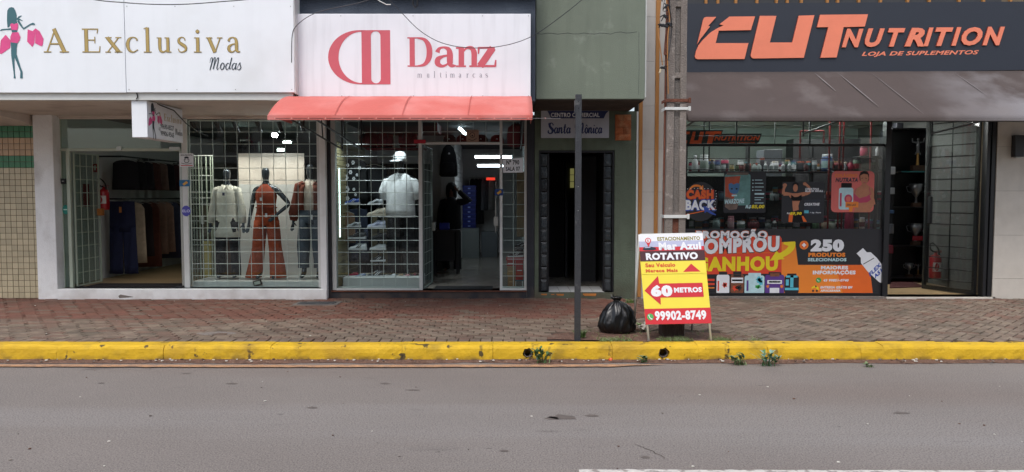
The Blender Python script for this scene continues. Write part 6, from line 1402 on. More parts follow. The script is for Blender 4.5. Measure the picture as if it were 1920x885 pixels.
Pq = Plane(2.2, 841, 300); t = thing('backpack', 'black backpack hanging inside above the person', 'backpack', Pq.at(841, 330)); c = Pq.at(841, 300)
build('bag_body', MB().ell([(c[0], 2.2, c[2] + z, rx, ry) for z, rx, ry in ((-.31, .14, .1), (-.28, .17, .12), (-.1, .165, .13), (.1, .14, .12), (.22, .10, .09), (.28, .04, .04))], 18), '~#0f1015', t, smooth=True); build('pocket', MB().ell([(c[0], 2.09, c[2] + z, rx, .05) for z, rx in ((-.26, .1), (-.22, .12), (-.08, .12), (-.04, .09))], 14), '~#15161c', t, smooth=True)
build('badge', MB().ell([(c[0] + .02, 2.10, c[2] + .1 + z, r, .03) for z, r in ((0, .02), (.02, .02), (.03, .008))], 10), '#c9cad2', t)
bx('white_column', Plane(3.12).x(826), Plane(3.12).x(853), 3.12, 3.28, zf, 2.8, 'wall_inside', None, .004, label='white column behind the hanging black backpack', cat='column')
# lights
lampthing('ceiling_tube_light', 'nearer bright ceiling tube light seen through the sneaker shop doorway', 925, 294, 69, 4, 3.4, LED, dpt=.12)
lampthing('ceiling_tube_light', 'farther ceiling tube light below the nearer one in the sneaker shop', 921, 311, 52, 3, 4.6, LED, dpt=.12)
Pq = Plane(1.8, 868, 245); t = thing('ceiling_light', 'slanted bright ceiling light above the transom of the sneaker shop', 'lamp', Pq.at(868, 245)); a, b = Vector(Pq.at(861, 240)), Vector(Plane(1.8).at(874, 253)); b.y = 1.75; build('diffuser', MB().bar(a, b, .03), LED, t); build('housing', MB().bar(a + Vector((0, .03, .03)), b + Vector((0, .03, .03)), .035), 'alu', t)
lampthing('ceiling_light', 'tiny far ceiling light above the box cabinet', 848, 226, 12, 3, 3.4, LED)
# person behind the desk
Pq = Plane(2.75, 845, 420); zfl = zf; s = (Pq.z(345) - zfl) / 1.76; off = Vector((Pq.x(845), 2.95, zfl)); s = (Plane(2.95).z(345) - zfl) / 1.76
t = thing('person', 'person in dark sweatshirt behind the desk with one hand raised to the dark hair', 'person', off); J, E = body(hands='raised')
skin('body', J, E, 'skin', t, 'pelvis', 1, s)
g = MB(); torso(g, off, s, [(0, 0, .82, .19, .13), (0, 0, .95, .20, .14), (0, 0, 1.1, .19, .135), (0, 0, 1.28, .19, .13), (0, 0, 1.38, .175, .11), (0, .005, 1.46, .09, .075), (0, .01, 1.50, .06, .055)], 0, .05)
for n in 'lr': sleeve(g, J, n, off, s, 1, .075, .045, 0, .01)
build('sweatshirt', g, '~#101116', t, smooth=True); pants(t, off, s, '~#0e0f14', hemr=.08, knee=.08)
g = MB().ell([(off.x, off.y + cy * s, off.z + z * s, rx * s, ry * s) for cy, z, rx, ry in ((.06, 1.44, .06, .04), (.05, 1.50, .10, .07), (.04, 1.58, .115, .085), (.02, 1.66, .115, .105), (.01, 1.73, .10, .11), (.01, 1.785, .06, .07), (.01, 1.80, .0, .0))], 18, 0, True, .12); build('hair', g, 'hair', t, smooth=True)
g = MB()
hc = off + Vector((0, -.082, 1.63)) * s
g.ell([(hc.x, hc.y - d_ * s, hc.z + z * s, r * s, .01 * s) for z, r, d_ in ((-.03, .009, .0), (-.015, .016, .014), (.01, .009, .006), (.03, .006, 0))], 8, 0)
for sx in (-1, 1): g.obox(hc + Vector((sx * .028, .006, .018)) * s, (.02 * s, .006, .008), None, 1)
g.obox(hc + Vector((0, .008, -.055)) * s, (.04 * s, .006, .008), None, 2)
build('face', g, ['skin', 'black_inside', '#7a3a34'], t)
# desk and goods
Pk = Plane(2.45, 838, 440); t = thing('desk', 'dark service desk in front of the person', 'desk', Pk.at(838, 500)); zk = Pk.z(431)
build('desk_top', MB().box(Pk.x(808), Pk.x(863), 2.4, 2.85, zk - .03, zk), '#2a2426', t, bevel=.005)
for x in (Pk.x(812), Pk.x(859) - .04):
    for y in (2.42, 2.8): build('leg', MB().box(x, x + .045, y, y + .04, zf, zk - .03), '#1a181c', t)
build('front_panel', MB().box(Pk.x(815), Pk.x(852), 2.44, 2.46, zf + .25, zk - .03), '#1d1b20', t)
bx('blue_case', Pk.x(824), Pk.x(842), 2.42, 2.6, zk + .002, zk + .13, '#1f2f9a', None, .01, label='small blue case lying on the service desk', cat='case')
Pb = Plane(6.2, 880, 400); 
for k in range(9):
    z0 = Pb.z(427) + k * .113; w_ = ['bottom', 'second from bottom', 'third from bottom', 'fourth from bottom', 'middle', 'fourth from top', 'third from top', 'second from top', 'topmost'][k]
    w_ = w_ if k != 4 else 'fifth from bottom'
    t = thing('shoe_box', f'blue shoe box, {w_} of the tall stack inside', 'shoe box', (Pb.x(880), 6.2, z0), 'stack of blue shoe boxes'); x0, x1 = Pb.x(867) + R.uniform(-.006, .006), Pb.x(892) + R.uniform(-.006, .006)
    build('box_body', MB().box(x0 + .004, x1 - .004, 6.2, 6.5, z0, z0 + .085), '#14206c', t); build('lid', MB().box(x0, x1, 6.195, 6.505, z0 + .078, z0 + .111), '#182a80', t, bevel=.003); build('end_label', MB().box((x0 + x1) / 2 - .03, (x0 + x1) / 2 + .03, 6.192, 6.198, z0 + .025, z0 + .055), '#8aa0e0', t)
ct = thing('counter', 'pale grey cabinet under the stack of blue boxes', 'cabinet', (Pb.x(880), 6.2, zf)); bx('cabinet_body', Pb.x(865), Pb.x(898), 6.15, 6.7, zf, Pb.z(428), '#7e8584', ct, .006); bx('plinth', Pb.x(866), Pb.x(897), 6.17, 6.7, zf - .002, zf + .05, '#3a3c3e', ct, 0)
bx('low_counter', Pb.x(902), Pb.x(932), 6.4, 6.9, zf, Pb.z(436), '#6a7074', None, .006, label='low grey counter at the back beside the pale cabinet', cat='counter')
Pr = Plane(7.2, 905, 380); t = thing('clothes_rail', 'free-standing rail of dark clothes at the back of the sneaker shop', 'clothes rail', Pr.at(910, 440)); build('rail', MB().tube([Pr.at(880, 333), Pr.at(930, 333)], .015, 6), 'alu', t)
for x in (880, 930): build('upright', MB().tube([Pr.at(x, 333), (Pr.x(x), 7.2, zf)], .015, 6), 'alu', t)
for i, (x, c_, n_) in enumerate(((886, '#0d0d12', 'jet black coat at the left end'), (893, '#13141a', 'black coat second from the left'), (901, '#1a1a20', 'charcoal coat in the middle'), (908, '#6d7076', 'grey top beside the charcoal coat'), (915, '#4a4c50', 'dark grey top'), (922, '#8a8a86', 'pale top near the right end'))):
    garment(n_ + ' of the rear clothes rail', 'garment', Pr.x(x), 7.2, Pr.z(335), .36, 1.15 if i < 3 else .8, '~' + c_, 1.2, grp='clothes on the rear rail')
bx('red_sign', Plane(6.9).x(912), Plane(6.9).x(928), 6.9, 6.93, Plane(6.9).z(338), Plane(6.9).z(333), glow('red_sign', '#e03a28', .8), None, 0, label='small red lit strip high at the back of the sneaker shop', cat='sign')
bx('door_mat', PD.x(812), PD.x(923), .1, .5, zf, zf + .014, '~#17181a', None, .003, label='dark ribbed door mat in the sneaker shop doorway', cat='mat')
# right barred pane: notices, cloth, boxes
Pn = Plane(.066)
t = thing('address_notice', 'white paper notice reading N 790 SALA 07 on the right barred pane', 'notice', Pn.at(961, 324)); build('paper', MB().prism([Pn.at(943, 299), Pn.at(980, 296), Pn.at(980.5, 323.5), Pn.at(943.5, 324)], (0, .002, 0)), 'sign_white', t)
g = MB(); strokes  # letters as printed
g.text(Pn, 'Nº 790', 949.5, 300.6, 973.5, 309.5, 1, 0, .035, tilt=-.5); g.text(Pn, 'SALA 07', 948.5, 313, 975, 321, 1, 0, .03, tilt=-.6); build('lettering', g, 'ink_dark', t)
Pn2 = Plane(.066); t = thing('glass_notice', 'small brownish printed paper with an emblem on the transom glass', 'notice', Pn2.at(886, 266)); build('paper', MB().box(Pn2.x(875), Pn2.x(898), .064, .067, Pn2.z(267), Pn2.z(244)), '#9a7d6c', t)
g = MB().disc(Pn2, 886, 254, 5, 5, 2, 0); g.disc(Pn2, 886, 254, 3.8, 3.8, 3, 1); g.disc(Pn2, 886, 255, 1.8, 1.8, 4, 0); g.ribbon(Pn2, [(878, 261, 1), (886, 264, 1.2), (894, 260, 1)], 3, 0, True); g.text(Pn2, 'NOVA PROTETTA', 877, 245.4, 896, 247.6, 2, 0, .02); build('print', g, ['#3a2a26', '#a88a78'], t)
sticker('blue and yellow cash-card sticker on the door jamb of the sneaker shop', 935.5, 360.5, 8, 6, ['#1c3f7a', '#d9a441'], .05, True, lambda g, P: g.poly(P, [(931, 362), (938, 356.5), (941, 360), (934, 365)], 2, 1))
sticker('red felt rosette sticker at the gate post top of the sneaker shop', 788, 266, 11, 3.6, ['#b01e30', '#c83a48'], .04, True)
bx('cloth_banner', Plane(.4).x(969), Plane(.4).x(986), .4, .42, Plane(.4).z(444), Plane(.4).z(322), '~#9c8a72', None, 0, label='tan cloth banner hanging behind the right barred pane', cat='cloth')
Pz = Plane(.45, 965, 500)
for k, (y0, y1, x0, x1, m, lb) in enumerate(((539, 518, 952, 966, '#8a6a48', 'brown cardboard box at the floor behind the right barred pane'), (517.5, 499.5, 951, 965, '#8f6f4c', 'brown cardboard box stacked in the middle behind the right barred pane'), (525, 489, 967, 981, '#a81c22', 'tall red box on a small stool behind the right barred pane'), (488.5, 483, 949, 985, '#b8262a', 'flat red shoe box lid carrying sandals'), (499, 489, 950, 966, '#98241f', 'small red shoe box with white mark behind the right barred pane'))):
    t = thing('shoe_box' if k > 1 else 'cardboard_box', lb, 'box', (Pz.x((x0 + x1) / 2), .5, Pz.z(y0))); build('box_body', MB().box(Pz.x(x0), Pz.x(x1), .45, .68, Pz.z(y0), Pz.z(y1)), m, t, bevel=.004); build('tape' if k < 2 else 'mark', MB().box(Pz.x(x0) + .02, Pz.x(x1) - .02, .447, .45, Pz.z((y0 + y1) / 2) - .006, Pz.z((y0 + y1) / 2) + .006), '#b89a70' if k < 2 else Wt, t)
t = thing('stool', 'small blue and white step stool under the red boxes', 'stool', (Pz.x(974), .5, zf)); build('seat', MB().box(Pz.x(966), Pz.x(982), .45, .68, Pz.z(527), Pz.z(525.3)), '#2a6a80', t)
for a, b in ((967, .46), (980, .46), (967, .66), (980, .66)): build('leg', MB().tube([(Pz.x(a), b, Pz.z(527)), (Pz.x(a), b, zf)], .008, 6), 'metal_white', t)
shoe('white strappy sandal standing on the red boxes', 967, 482, 30, ['#3a2a2c', Wt, Wt, Wt], Y=.5, high=.03); shoe('dark sneaker with white trim behind the sandal', 977, 465, 26, ['#2a2224', '#8a8a8a', Wt], Y=.62)
# small ceiling spots of the sneaker window (their light shows on the white shirt)
for i, (x, lb) in enumerate(((668, 'ceiling spot lamp over the shoe rack in the sneaker window'), (745, 'ceiling spot lamp over the white T-shirt mannequin'))):
    Pq = Plane(.36, x, 232); t = thing('spot_lamp', lb, 'spot lamp', (Pq.x(x), .36, 2.8)); zz = PD.z(226) + .01
    build('lamp_head', MB().lathe((Pq.x(x), .27, zz), [(.03, 0), (.04, .0), (.04, .07), (0, .07)], 12), 'metal_black', t); spot('lamp_beam', (Pq.x(x), .27, zz - .01), (Pq.x(x) + .02, .66, 1.5 if i else .9), 46 if i else 40, (.9, .96, 1), t, 62 if i else 90)
# ----------------------------------------------------------------- supplement shop: window prints
PV = Plane(.072, 1470, 470)
f3 = lambda x: 1290 + x / 5.053
g3 = lambda y: 410 + y / 5.053
pm('print_black', '#232327', .5, .05, 4); pm('print_orange', '#e8842c', .5, .06, 1.5); pm('print_red', '#d8452c', .5, .06, 3); pm('print_yellow', '#e6cf1e', .5, .05, 3); pm('print_white', '#e2e4e8', .5, .03)
pm('print_deep_orange', '#e0651f', .5, .06, 3); pm('print_purple', '#5b3a86', .5, .1, 8); pm('print_cyan', '#58b8cc', .5, .1, 8); pm('print_pale', '#b8d8de', .5, .12, 12); pm('print_choc', '#7a4a34', .5, .3, 20); pm('print_pink', '#d86a62', .5, .08, 5); pm('print_blue', '#2f4ea8', .5, .08, 5); pm('print_green', '#3aa04a', .5, .05)
pm('print_skin', '#b87858', .5, .12, 8); pm('print_magenta', '#b83a5c', .5, .08)
BM = ['print_black', 'print_orange', 'print_red', 'print_yellow', 'print_white', 'print_deep_orange', 'print_purple', 'print_cyan', 'print_pale', 'print_choc', 'print_pink', 'print_blue', 'print_green']
bn = thing('window_banner', 'wide black and orange promotion banner with 250 PRODUTOS lettering on the lower shop glass', 'banner', (PV.x(1470), .07, PV.z(552)))
bx('backing', PV.x(1284), PV.x(1655), .073, .087, PV.z(550), PV.z(429), 'print_black', bn, 0)
g = MB(); pp = lambda pts, l, m: g.poly(PV, [(f3(x), g3(y)) for x, y in pts], l, m)
pp([(-30, 175), (100, 170), (600, 165), (840, 158), (870, 165), (885, 190), (893, 520), (-30, 530)], 1, 2)
pp([(885, 222), (1012, 215), (1045, 438), (1668, 438), (1700, 452), (1728, 485), (1762, 720), (893, 722)], 1.4, 1)
pp([(1400, 438), (1668, 438), (1700, 452), (1728, 485), (1762, 720), (1480, 721)], 2, 5)
pp([(-30, 322), (880, 318), (880, 326), (-30, 332)], 2, 5)
g.text(PV, 'PROMOÇÃO', f3(68), g3(96), f3(754), g3(186) + 4.5, 2.4, 5, .085); g.text(PV, 'PROMOÇÃO', f3(75), g3(100), f3(748), g3(182) + 4, 3.2, 4, .06)
g.text(PV, 'COMPROU', f3(28), g3(182), f3(868), g3(345), 2.4, 0, .08, tilt=-5); g.text(PV, 'COMPROU', f3(32), g3(196), f3(864), g3(344), 3.2, 4, .06, tilt=-7)
g.text(PV, 'GANHOU', f3(66), g3(360), f3(860), g3(508), 2.4, 2, .08, tilt=-1.6); g.text(PV, 'GANHOU', f3(70), g3(362), f3(854), g3(502), 3.2, 3, .06, tilt=-1.6)
g.ribbon(PV, [(f3(1010), g3(222), 3), (f3(985), g3(262), 11), (f3(950), g3(305), 11), (f3(895), g3(340), 10), (f3(860), g3(352), 9)], 4, 3, True); pp([(905, 222), (1012, 216), (1016, 240), (960, 262), (900, 240)], 3.8, 3); pp([(775, 398), (838, 305), (915, 382)], 4.6, 3)
g.disc(PV, f3(1097), g3(250), 8.4, 8.2, 3, 1); g.disc(PV, f3(1097), g3(250), 6.8, 6.6, 3.3, 5); g.rect(PV, f3(1078), g3(243), f3(1116), g3(257), 4, 4); g.rect(PV, f3(1090), g3(231), f3(1104), g3(269), 4.2, 4)
g.text(PV, '250', f3(1160), g3(195), f3(1476), g3(312), 3, 4, .075); g.text(PV, 'PRODUTOS', f3(1140), g3(322), f3(1490), g3(362), 3, 1, .06); g.text(PV, 'SELECIONADOS', f3(1136), g3(373), f3(1502), g3(404), 3, 8, .045)
g.text(PV, 'MAIORES', f3(1262), g3(447), f3(1520), g3(481), 3, 4, .055); g.text(PV, 'INFORMAÇÕES', f3(1186), g3(484), f3(1592), g3(536), 3, 4, .055)
g.disc(PV, f3(1242), g3(583), 5, 5, 3, 12); g.ribbon(PV, [(f3(1232), g3(574), 1.6), (f3(1236), g3(586), 1.0), (f3(1250), g3(592), 1.6)], 3.6, 4, True)
g.text(PV, '43 99851-0740', f3(1286), g3(572), f3(1528), g3(597), 3, 4, .04, .2); g.text(PV, 'ENTREGA GRÁTIS EM', f3(1260), g3(634), f3(1565), g3(663), 3, 4, .05, .2); g.text(PV, 'APUCARANA', f3(1260), g3(672), f3(1452), g3(694), 3, 4, .05, .2)
g.ribbon(PV, [(f3(1178), g3(660), 2), (f3(1205), g3(645), 3), (f3(1232), g3(655), 4), (f3(1240), g3(675), 2)], 3, 3, True); g.disc(PV, f3(1192), g3(684), 2, 2, 3.2, 0); g.disc(PV, f3(1228), g3(684), 2, 2, 3.2, 0); g.ribbon(PV, [(f3(1215), g3(634), 2), (f3(1220), g3(650), 3)], 3.4, 0)
# printed products along the banner foot
def tub(x0, x1, y0, y1, body, lid, deco=()):
    x0, x1, y0, y1 = f3(x0), f3(x1), g3(y0), g3(y1); h = y1 - y0; w_ = x1 - x0
    g.rrect(PV, x0, y0 + h * .12, x1, y1, 4.2, 3.4, body); g.rrect(PV, x0 + w_ * .18, y0, x1 - w_ * .18, y0 + h * .13, 1, 3.6, lid)
    for q in deco: 
        k, a, b, c_, d, m = q
        (g.rect if k == 'r' else lambda P, p0, q0, p1, q1, l, mm: g.poly(P, [((p0 + p1) / 2 + (p1 - p0) / 2 * (.8 + .28 * math.sin(j_ * 2.6 + p0)) * math.cos(j_ * PI / 9), (q0 + q1) / 2 - (q1 - q0) / 2 * (.8 + .28 * math.cos(j_ * 1.9 + q0)) * math.sin(j_ * PI / 9)) for j_ in range(18)], l, mm))(PV, x0 + w_ * a, y0 + h * b, x0 + w_ * c_, y0 + h * d, 4, m)
tub(120, 262, 530, 690, 0, 0, [('r', .1, .25, .95, .38, 2), ('r', .2, .5, .95, .62, 2), ('r', .1, .75, .95, .82, 1)])
tub(274, 396, 504, 717, 4, 0, [('d', .42, .45, .88, .72, 2), ('d', .52, .50, .78, .66, 10), ('r', .08, .4, .2, .85, 2)])
tub(408, 532, 500, 710, 9, 0, [('r', .05, .28, .95, .52, 4), ('r', .1, .36, .9, .44, 0), ('d', .1, .62, .6, .9, 2), ('d', .45, .6, .9, .88, 0), ('d', .3, .66, .7, .8, 4), ('r', .2, .14, .8, .24, 0)])
tub(540, 728, 514, 715, 8, 8, [('d', .55, .15, .95, .5, 7), ('d', .62, .22, .85, .42, 11), ('d', .5, .55, .85, .75, 12), ('d', .62, .62, .8, .72, 4), ('d', .7, .3, .95, .62, 7), ('r', .1, .35, .2, .85, 6)])
tub(734, 916, 506, 720, 6, 0, [('r', .12, .36, .88, .52, 4), ('r', .2, .40, .8, .47, 6), ('r', .25, .7, .75, .98, 4), ('d', .05, .55, .25, .72, 1), ('d', .78, .55, .98, .72, 1), ('r', .25, .05, .75, .2, 9)])
tub(918, 1056, 520, 708, 0, 0, [('r', .1, .1, .9, .2, 7), ('r', .4, .1, .62, .7, 7), ('r', .05, .72, .98, .84, 7), ('r', .1, .3, .3, .6, 7)])
pp([(1596, 330), (1655, 278), (1692, 318), (1730, 318), (1790, 372), (1835, 430), (1838, 610), (1815, 600), (1700, 495), (1640, 420), (1636, 370)], 4, 4); pp([(1660, 428), (1760, 370), (1764, 376), (1664, 434)], 4.6, 0)
b2 = Board(PV.at(f3(1712), g3(510)), (PV.x(f3(1835)) - PV.x(f3(1712)), 0, .21), (.07, 0, -.16), (0, -1, 0), 100, 60); g.text(b2, 'FLEX', 0, 4, 84, 26, 6.5, 11, .05); g.text(b2, 'A51', 22, 34, 76, 56, 6.5, 11, .05)
build('print', g, BM, bn)

# round cash-back sticker
PW = Plane(.070, 1470, 350)
cb = thing('cash_back_sticker', 'round black sticker with orange CASH and white-blue BACK lettering on the glass', 'sticker', PW.at(1314, 378)); g = MB()
g.disc(PW, 1313.5, 378, 32, 37, 1, 0, 32)
g.text(PW, 'CASH', 1286.5, 355.5, 1338.5, 374, 2, 1, .09); g.text(PW, 'CASH', 1288, 357, 1337, 372.5, 3, 2, .045)
g.text(PW, 'BACK', 1284, 373, 1344, 396, 2.2, 4, .09); g.text(PW, 'BACK', 1285.5, 375, 1342, 394, 3.2, 3, .05)
g.ribbon(PW, [(1292, 356, 2), (1300, 349, 4), (1310, 348.5, 4), (1315, 352, 4)], 3, 5, True); g.poly(PW, [(1310, 354), (1318, 347), (1319, 357)], 3.4, 5)
g.ribbon(PW, [(1343, 403, 2), (1334, 399, 4), (1325, 393, 5)], 3.6, 4, True); g.poly(PW, [(1319, 386), (1331, 391), (1322, 400)], 3.8, 4)
g.ribbon(PW, [(1284, 403, 1.5), (1310, 398, 1.5), (1342, 390, 1.5)], 3, 2)
for k in range(8): g.disc(PW, 1289 + k * 6.4, 353 + abs(k - 3.5) * .5 - (0 if k % 2 else .6), .8, .8, 4.2, 3, 8); g.disc(PW, 1342 + math.sin(k) * 1.5, 358 + k * 5, .7, .7, 4.2, 3, 8)
build('print', g, ['print_black', 'print_red', 'print_deep_orange', 'print_white', 'print_blue', 'print_orange'], cb)
# tub poster
pm('poster_dark', '#1b1c22', .45, .15, 5); pm('poster_smoke', '#6d5a50', .5, .45, 6); pm('poster_teal', '#5f8a86', .5, .35, 7); pm('poster_flame', '#a8492c', .5, .35, 7); pm('poster_bluepaint', '#3f6f9c', .5, .12, 8)
wz = thing('window_poster', 'dark poster with a colourful tub and price R$85,00 on the shop glass', 'poster', PW.at(1395, 360)); g = MB()
g.rrect(PW, 1357, 323, 1436, 399, 3, 1, 0); g.rrect(PW, 1358.5, 326, 1407, 385, 5, 1.6, 2); g.poly(PW, [(1359, 332), (1388, 330), (1384, 352), (1376, 372), (1360, 378)], 2, 3); g.rrect(PW, 1362, 323.5, 1403, 328, 1.5, 2.2, 1); g.poly(PW, [(1359, 368), (1372, 372), (1386, 378), (1382, 392), (1368, 394), (1360, 388)], 2.2, 1)
g.poly(PW, [(1366, 345), (1371, 343), (1375, 346), (1382, 343), (1387, 345), (1386, 354), (1383, 362), (1376, 364), (1369, 361), (1366, 354)], 3, 4); g.disc(PW, 1372, 354, 2.2, 1.6, 3.6, 0, 10); g.disc(PW, 1381, 354, 2.2, 1.6, 3.6, 0, 10); g.rect(PW, 1372, 365, 1382, 368, 3, 5)
g.text(PW, 'WARZONE', 1359, 374, 1396, 383, 3.4, 5, .05, .1, tilt=-2)
for k, (y, wd) in enumerate(((337, 14), (343, 16), (350, 17), (356, 13), (362, 18), (370, 17), (374, 12), (380, 17))): g.rect(PW, 1415, y, 1415 + wd, y + (1.2 if k != 4 else 3), 2, 5)
for y in (337, 343, 350, 356): g.disc(PW, 1411.5, y + .8, 1.3, 1.2, 2, 5, 8)
g.text(PW, 'R$', 1398, 384.5, 1409, 391.5, 3, 5, .05, .2); g.text(PW, '85,00', 1409.5, 384, 1434, 392, 3, 6, .05, .2)
build('print', g, ['poster_dark', 'poster_smoke', 'poster_teal', 'poster_flame', 'poster_bluepaint', 'print_pale', 'print_yellow'], wz)
# athlete poster
ap = thing('window_poster', 'black poster of an athlete flexing both arms beside creatine lettering', 'poster', PW.at(1500, 375)); g = MB(); k2 = lambda l: [(1460 + x / 4.214, 220 + y / 4.214) for x, y in l]
g.rrect(PW, 1466, 341, 1546, 418, 3, 1, 0)
g.poly(PW, k2([(30, 595), (60, 590), (110, 600), (150, 600), (200, 590), (235, 600), (205, 622), (180, 625), (170, 660), (158, 700), (162, 730), (118, 745), (112, 700), (110, 660), (98, 640), (80, 618), (40, 620)]), 2, 1)
g.ribbon(PW, [(a, b, w_) for (a, b), w_ in zip(k2([(40, 608), (38, 575), (48, 545)]), (7, 5, 5))], 2.2, 1, True); g.disc(PW, *k2([(48, 536)])[0], 4, 3.4, 2.4, 1)
g.ribbon(PW, [(a, b, w_) for (a, b), w_ in zip(k2([(215, 605), (245, 590), (240, 555), (215, 530)]), (6, 5, 4.5, 5))], 2.2, 1, True); g.disc(PW, *k2([(205, 525)])[0], 3.4, 3, 2.4, 1)
g.disc(PW, *k2([(132, 555)])[0], 6.2, 9, 2.1, 0); g.disc(PW, *k2([(132, 558)])[0], 4.4, 7.2, 2.8, 1); g.poly(PW, k2([(104, 545), (112, 520), (135, 510), (155, 522), (160, 545), (150, 535), (130, 528), (114, 535)]), 3.2, 4)
g.poly(PW, k2([(100, 612), (125, 630), (150, 628), (182, 612), (185, 650), (170, 660), (112, 660), (98, 645)]), 3, 4); g.poly(PW, k2([(85, 745), (190, 740), (228, 828), (80, 828)]), 2.4, 4); g.poly(PW, k2([(85, 762), (118, 760), (112, 828), (82, 828)]), 3, 5); g.poly(PW, k2([(186, 780), (200, 780), (228, 826), (200, 826)]), 3, 5)
g.text(PW, 'CREATINA', *k2([(210, 558)])[0], *k2([(318, 573)])[0], 3, 2, .05, .25); g.text(PW, 'BLACK SKULL', *k2([(208, 574)])[0], *k2([(352, 590)])[0], 3, 2, .05, .25)
g.rect(PW, *k2([(205, 650)])[0], *k2([(332, 770)])[0], 2.2, 6); g.text(PW, 'CREATINE', *k2([(205, 676)])[0], *k2([(326, 698)])[0], 3.2, 2, .05, .25); g.rect(PW, *k2([(205, 735)])[0], *k2([(240, 758)])[0], 3.2, 7); g.text(PW, '1 kg. Puro', *k2([(250, 748)])[0], *k2([(338, 760)])[0], 3.2, 2, .03, .2)
g.text(PW, 'R$', *k2([(68, 752)])[0], *k2([(92, 766)])[0], 3.4, 2, .04, .2); g.text(PW, '89,90', *k2([(92, 748)])[0], *k2([(186, 776)])[0], 3.6, 3, .06, .2)
build('print', g, ['poster_dark', 'print_skin', 'print_white', 'print_yellow', 'black_inside', 'print_deep_orange', 'sign_navy', 'print_cyan'], ap)
# pink poster
nu = thing('window_poster', 'coral pink rounded poster with a white tub and a woman in a pink top', 'poster', PW.at(1600, 360)); g = MB()
g.rrect(PW, 1559, 321, 1639, 398, 8, 1, 0)
g.text(PW, 'COLÁGENO', 1565, 324.5, 1607, 332, 2, 7, .04, .1); g.text(PW, 'NUTRATA', 1566, 333.5, 1608, 341.5, 2, 4, .04, .25)
g.rrect(PW, 1573, 352, 1600, 393, 4, 2, 2); g.rrect(PW, 1577, 343, 1597, 352, 1.5, 2.2, 6); g.disc(PW, 1591, 373, 7.5, 8.5, 2.6, 5); g.disc(PW, 1591, 373, 4.5, 5, 3, 1); g.rect(PW, 1575, 362, 1578.5, 387, 2.6, 5)
g.poly(PW, k2([(590, 590), (600, 572), (640, 548), (655, 530), (700, 530), (712, 545), (745, 560), (755, 600), (752, 700), (735, 720), (725, 748), (600, 748), (610, 700), (612, 660), (596, 630)]), 2.4, 3)
g.poly(PW, k2([(590, 600), (606, 610), (640, 640), (700, 622), (730, 600), (732, 650), (700, 672), (640, 676), (598, 655)]), 3, 5); g.ribbon(PW, [(a, b, 1.2) for a, b in k2([(600, 605), (612, 560)])], 3, 5); g.ribbon(PW, [(a, b, 1.2) for a, b in k2([(724, 600), (716, 556)])], 3, 5)
g.poly(PW, k2([(640, 498), (634, 462), (644, 434), (668, 424), (696, 428), (710, 450), (711, 490), (704, 508), (690, 505), (650, 505)]), 3.4, 6); g.poly(PW, k2([(640, 460), (668, 446), (700, 452), (708, 480), (700, 515), (680, 538), (660, 530), (644, 500)]), 3.9, 3)
g.ribbon(PW, [(a, b, w_) for (a, b), w_ in zip(k2([(650, 482), (664, 479)]), (.9, .9))], 4.4, 6); g.ribbon(PW, [(a, b, w_) for (a, b), w_ in zip(k2([(680, 480), (694, 483)]), (.9, .9))], 4.4, 6); g.ribbon(PW, [(a, b, 1.) for a, b in k2([(665, 515), (684, 516)])], 4.4, 5)
g.ribbon(PW, [(a, b, w_) for (a, b), w_ in zip(k2([(752, 690), (745, 650), (728, 610)]), (7, 6, 5))], 3.6, 3, True); g.rect(PW, *k2([(530, 668)])[0], *k2([(632, 712)])[0], 4, 7); g.text(PW, 'ZERO LACT', *k2([(538, 684)])[0], *k2([(614, 700)])[0], 4.6, 4, .03); g.poly(PW, k2([(556, 712), (590, 712), (584, 745), (560, 745)]), 4, 7)
build('print', g, ['print_pink', 'print_pink', 'print_pale', 'print_skin', 'ink_dark', 'print_magenta', 'hair', 'print_orange'], nu)

# ----------------------------------------------------------------- goods and furniture inside
Pi = Plane(.55, 1350, 258)
isg = thing('inner_sign', 'black and orange CUT NUTRITION plate hanging behind the upper shop glass', 'sign', Pi.at(1350, 272)); k4 = lambda l: [(1270 + x / 3.848, 210 + y / 3.848) for x, y in l]
build('plate', MB().prism([Pi.at(x, y) for x, y in k4([(0, 235), (0, 130), (330, 130), (322, 156), (610, 155), (590, 215), (575, 228), (310, 235)])][::-1], (0, .02, 0)), 'print_black', isg)
g = MB(); q = lambda l: g.poly(Pi, k4(l), 2, 0)
q([(50, 142), (92, 142), (88, 160), (60, 160), (52, 205), (60, 205), (72, 205), (66, 228), (50, 228)]); q([(112, 142), (132, 142), (118, 205), (150, 205), (164, 142), (192, 142), (172, 230), (88, 230)]); q([(206, 140), (320, 140), (314, 158), (268, 160), (250, 230), (214, 230), (228, 160), (200, 160)])
g.text(Pi, 'NUTRITION', *k4([(264, 170)])[0], *k4([(598, 207)])[0], 2, 0, .045, .3, tilt=-.6); g.text(Pi, 'LOJA DE SUPLEMENTOS', *k4([(372, 216)])[0], *k4([(560, 228)])[0], 2, 0, .02, .3)
pm('inner_orange', '#f05a28', .5, .05); build('lettering', g, 'inner_orange', isg)
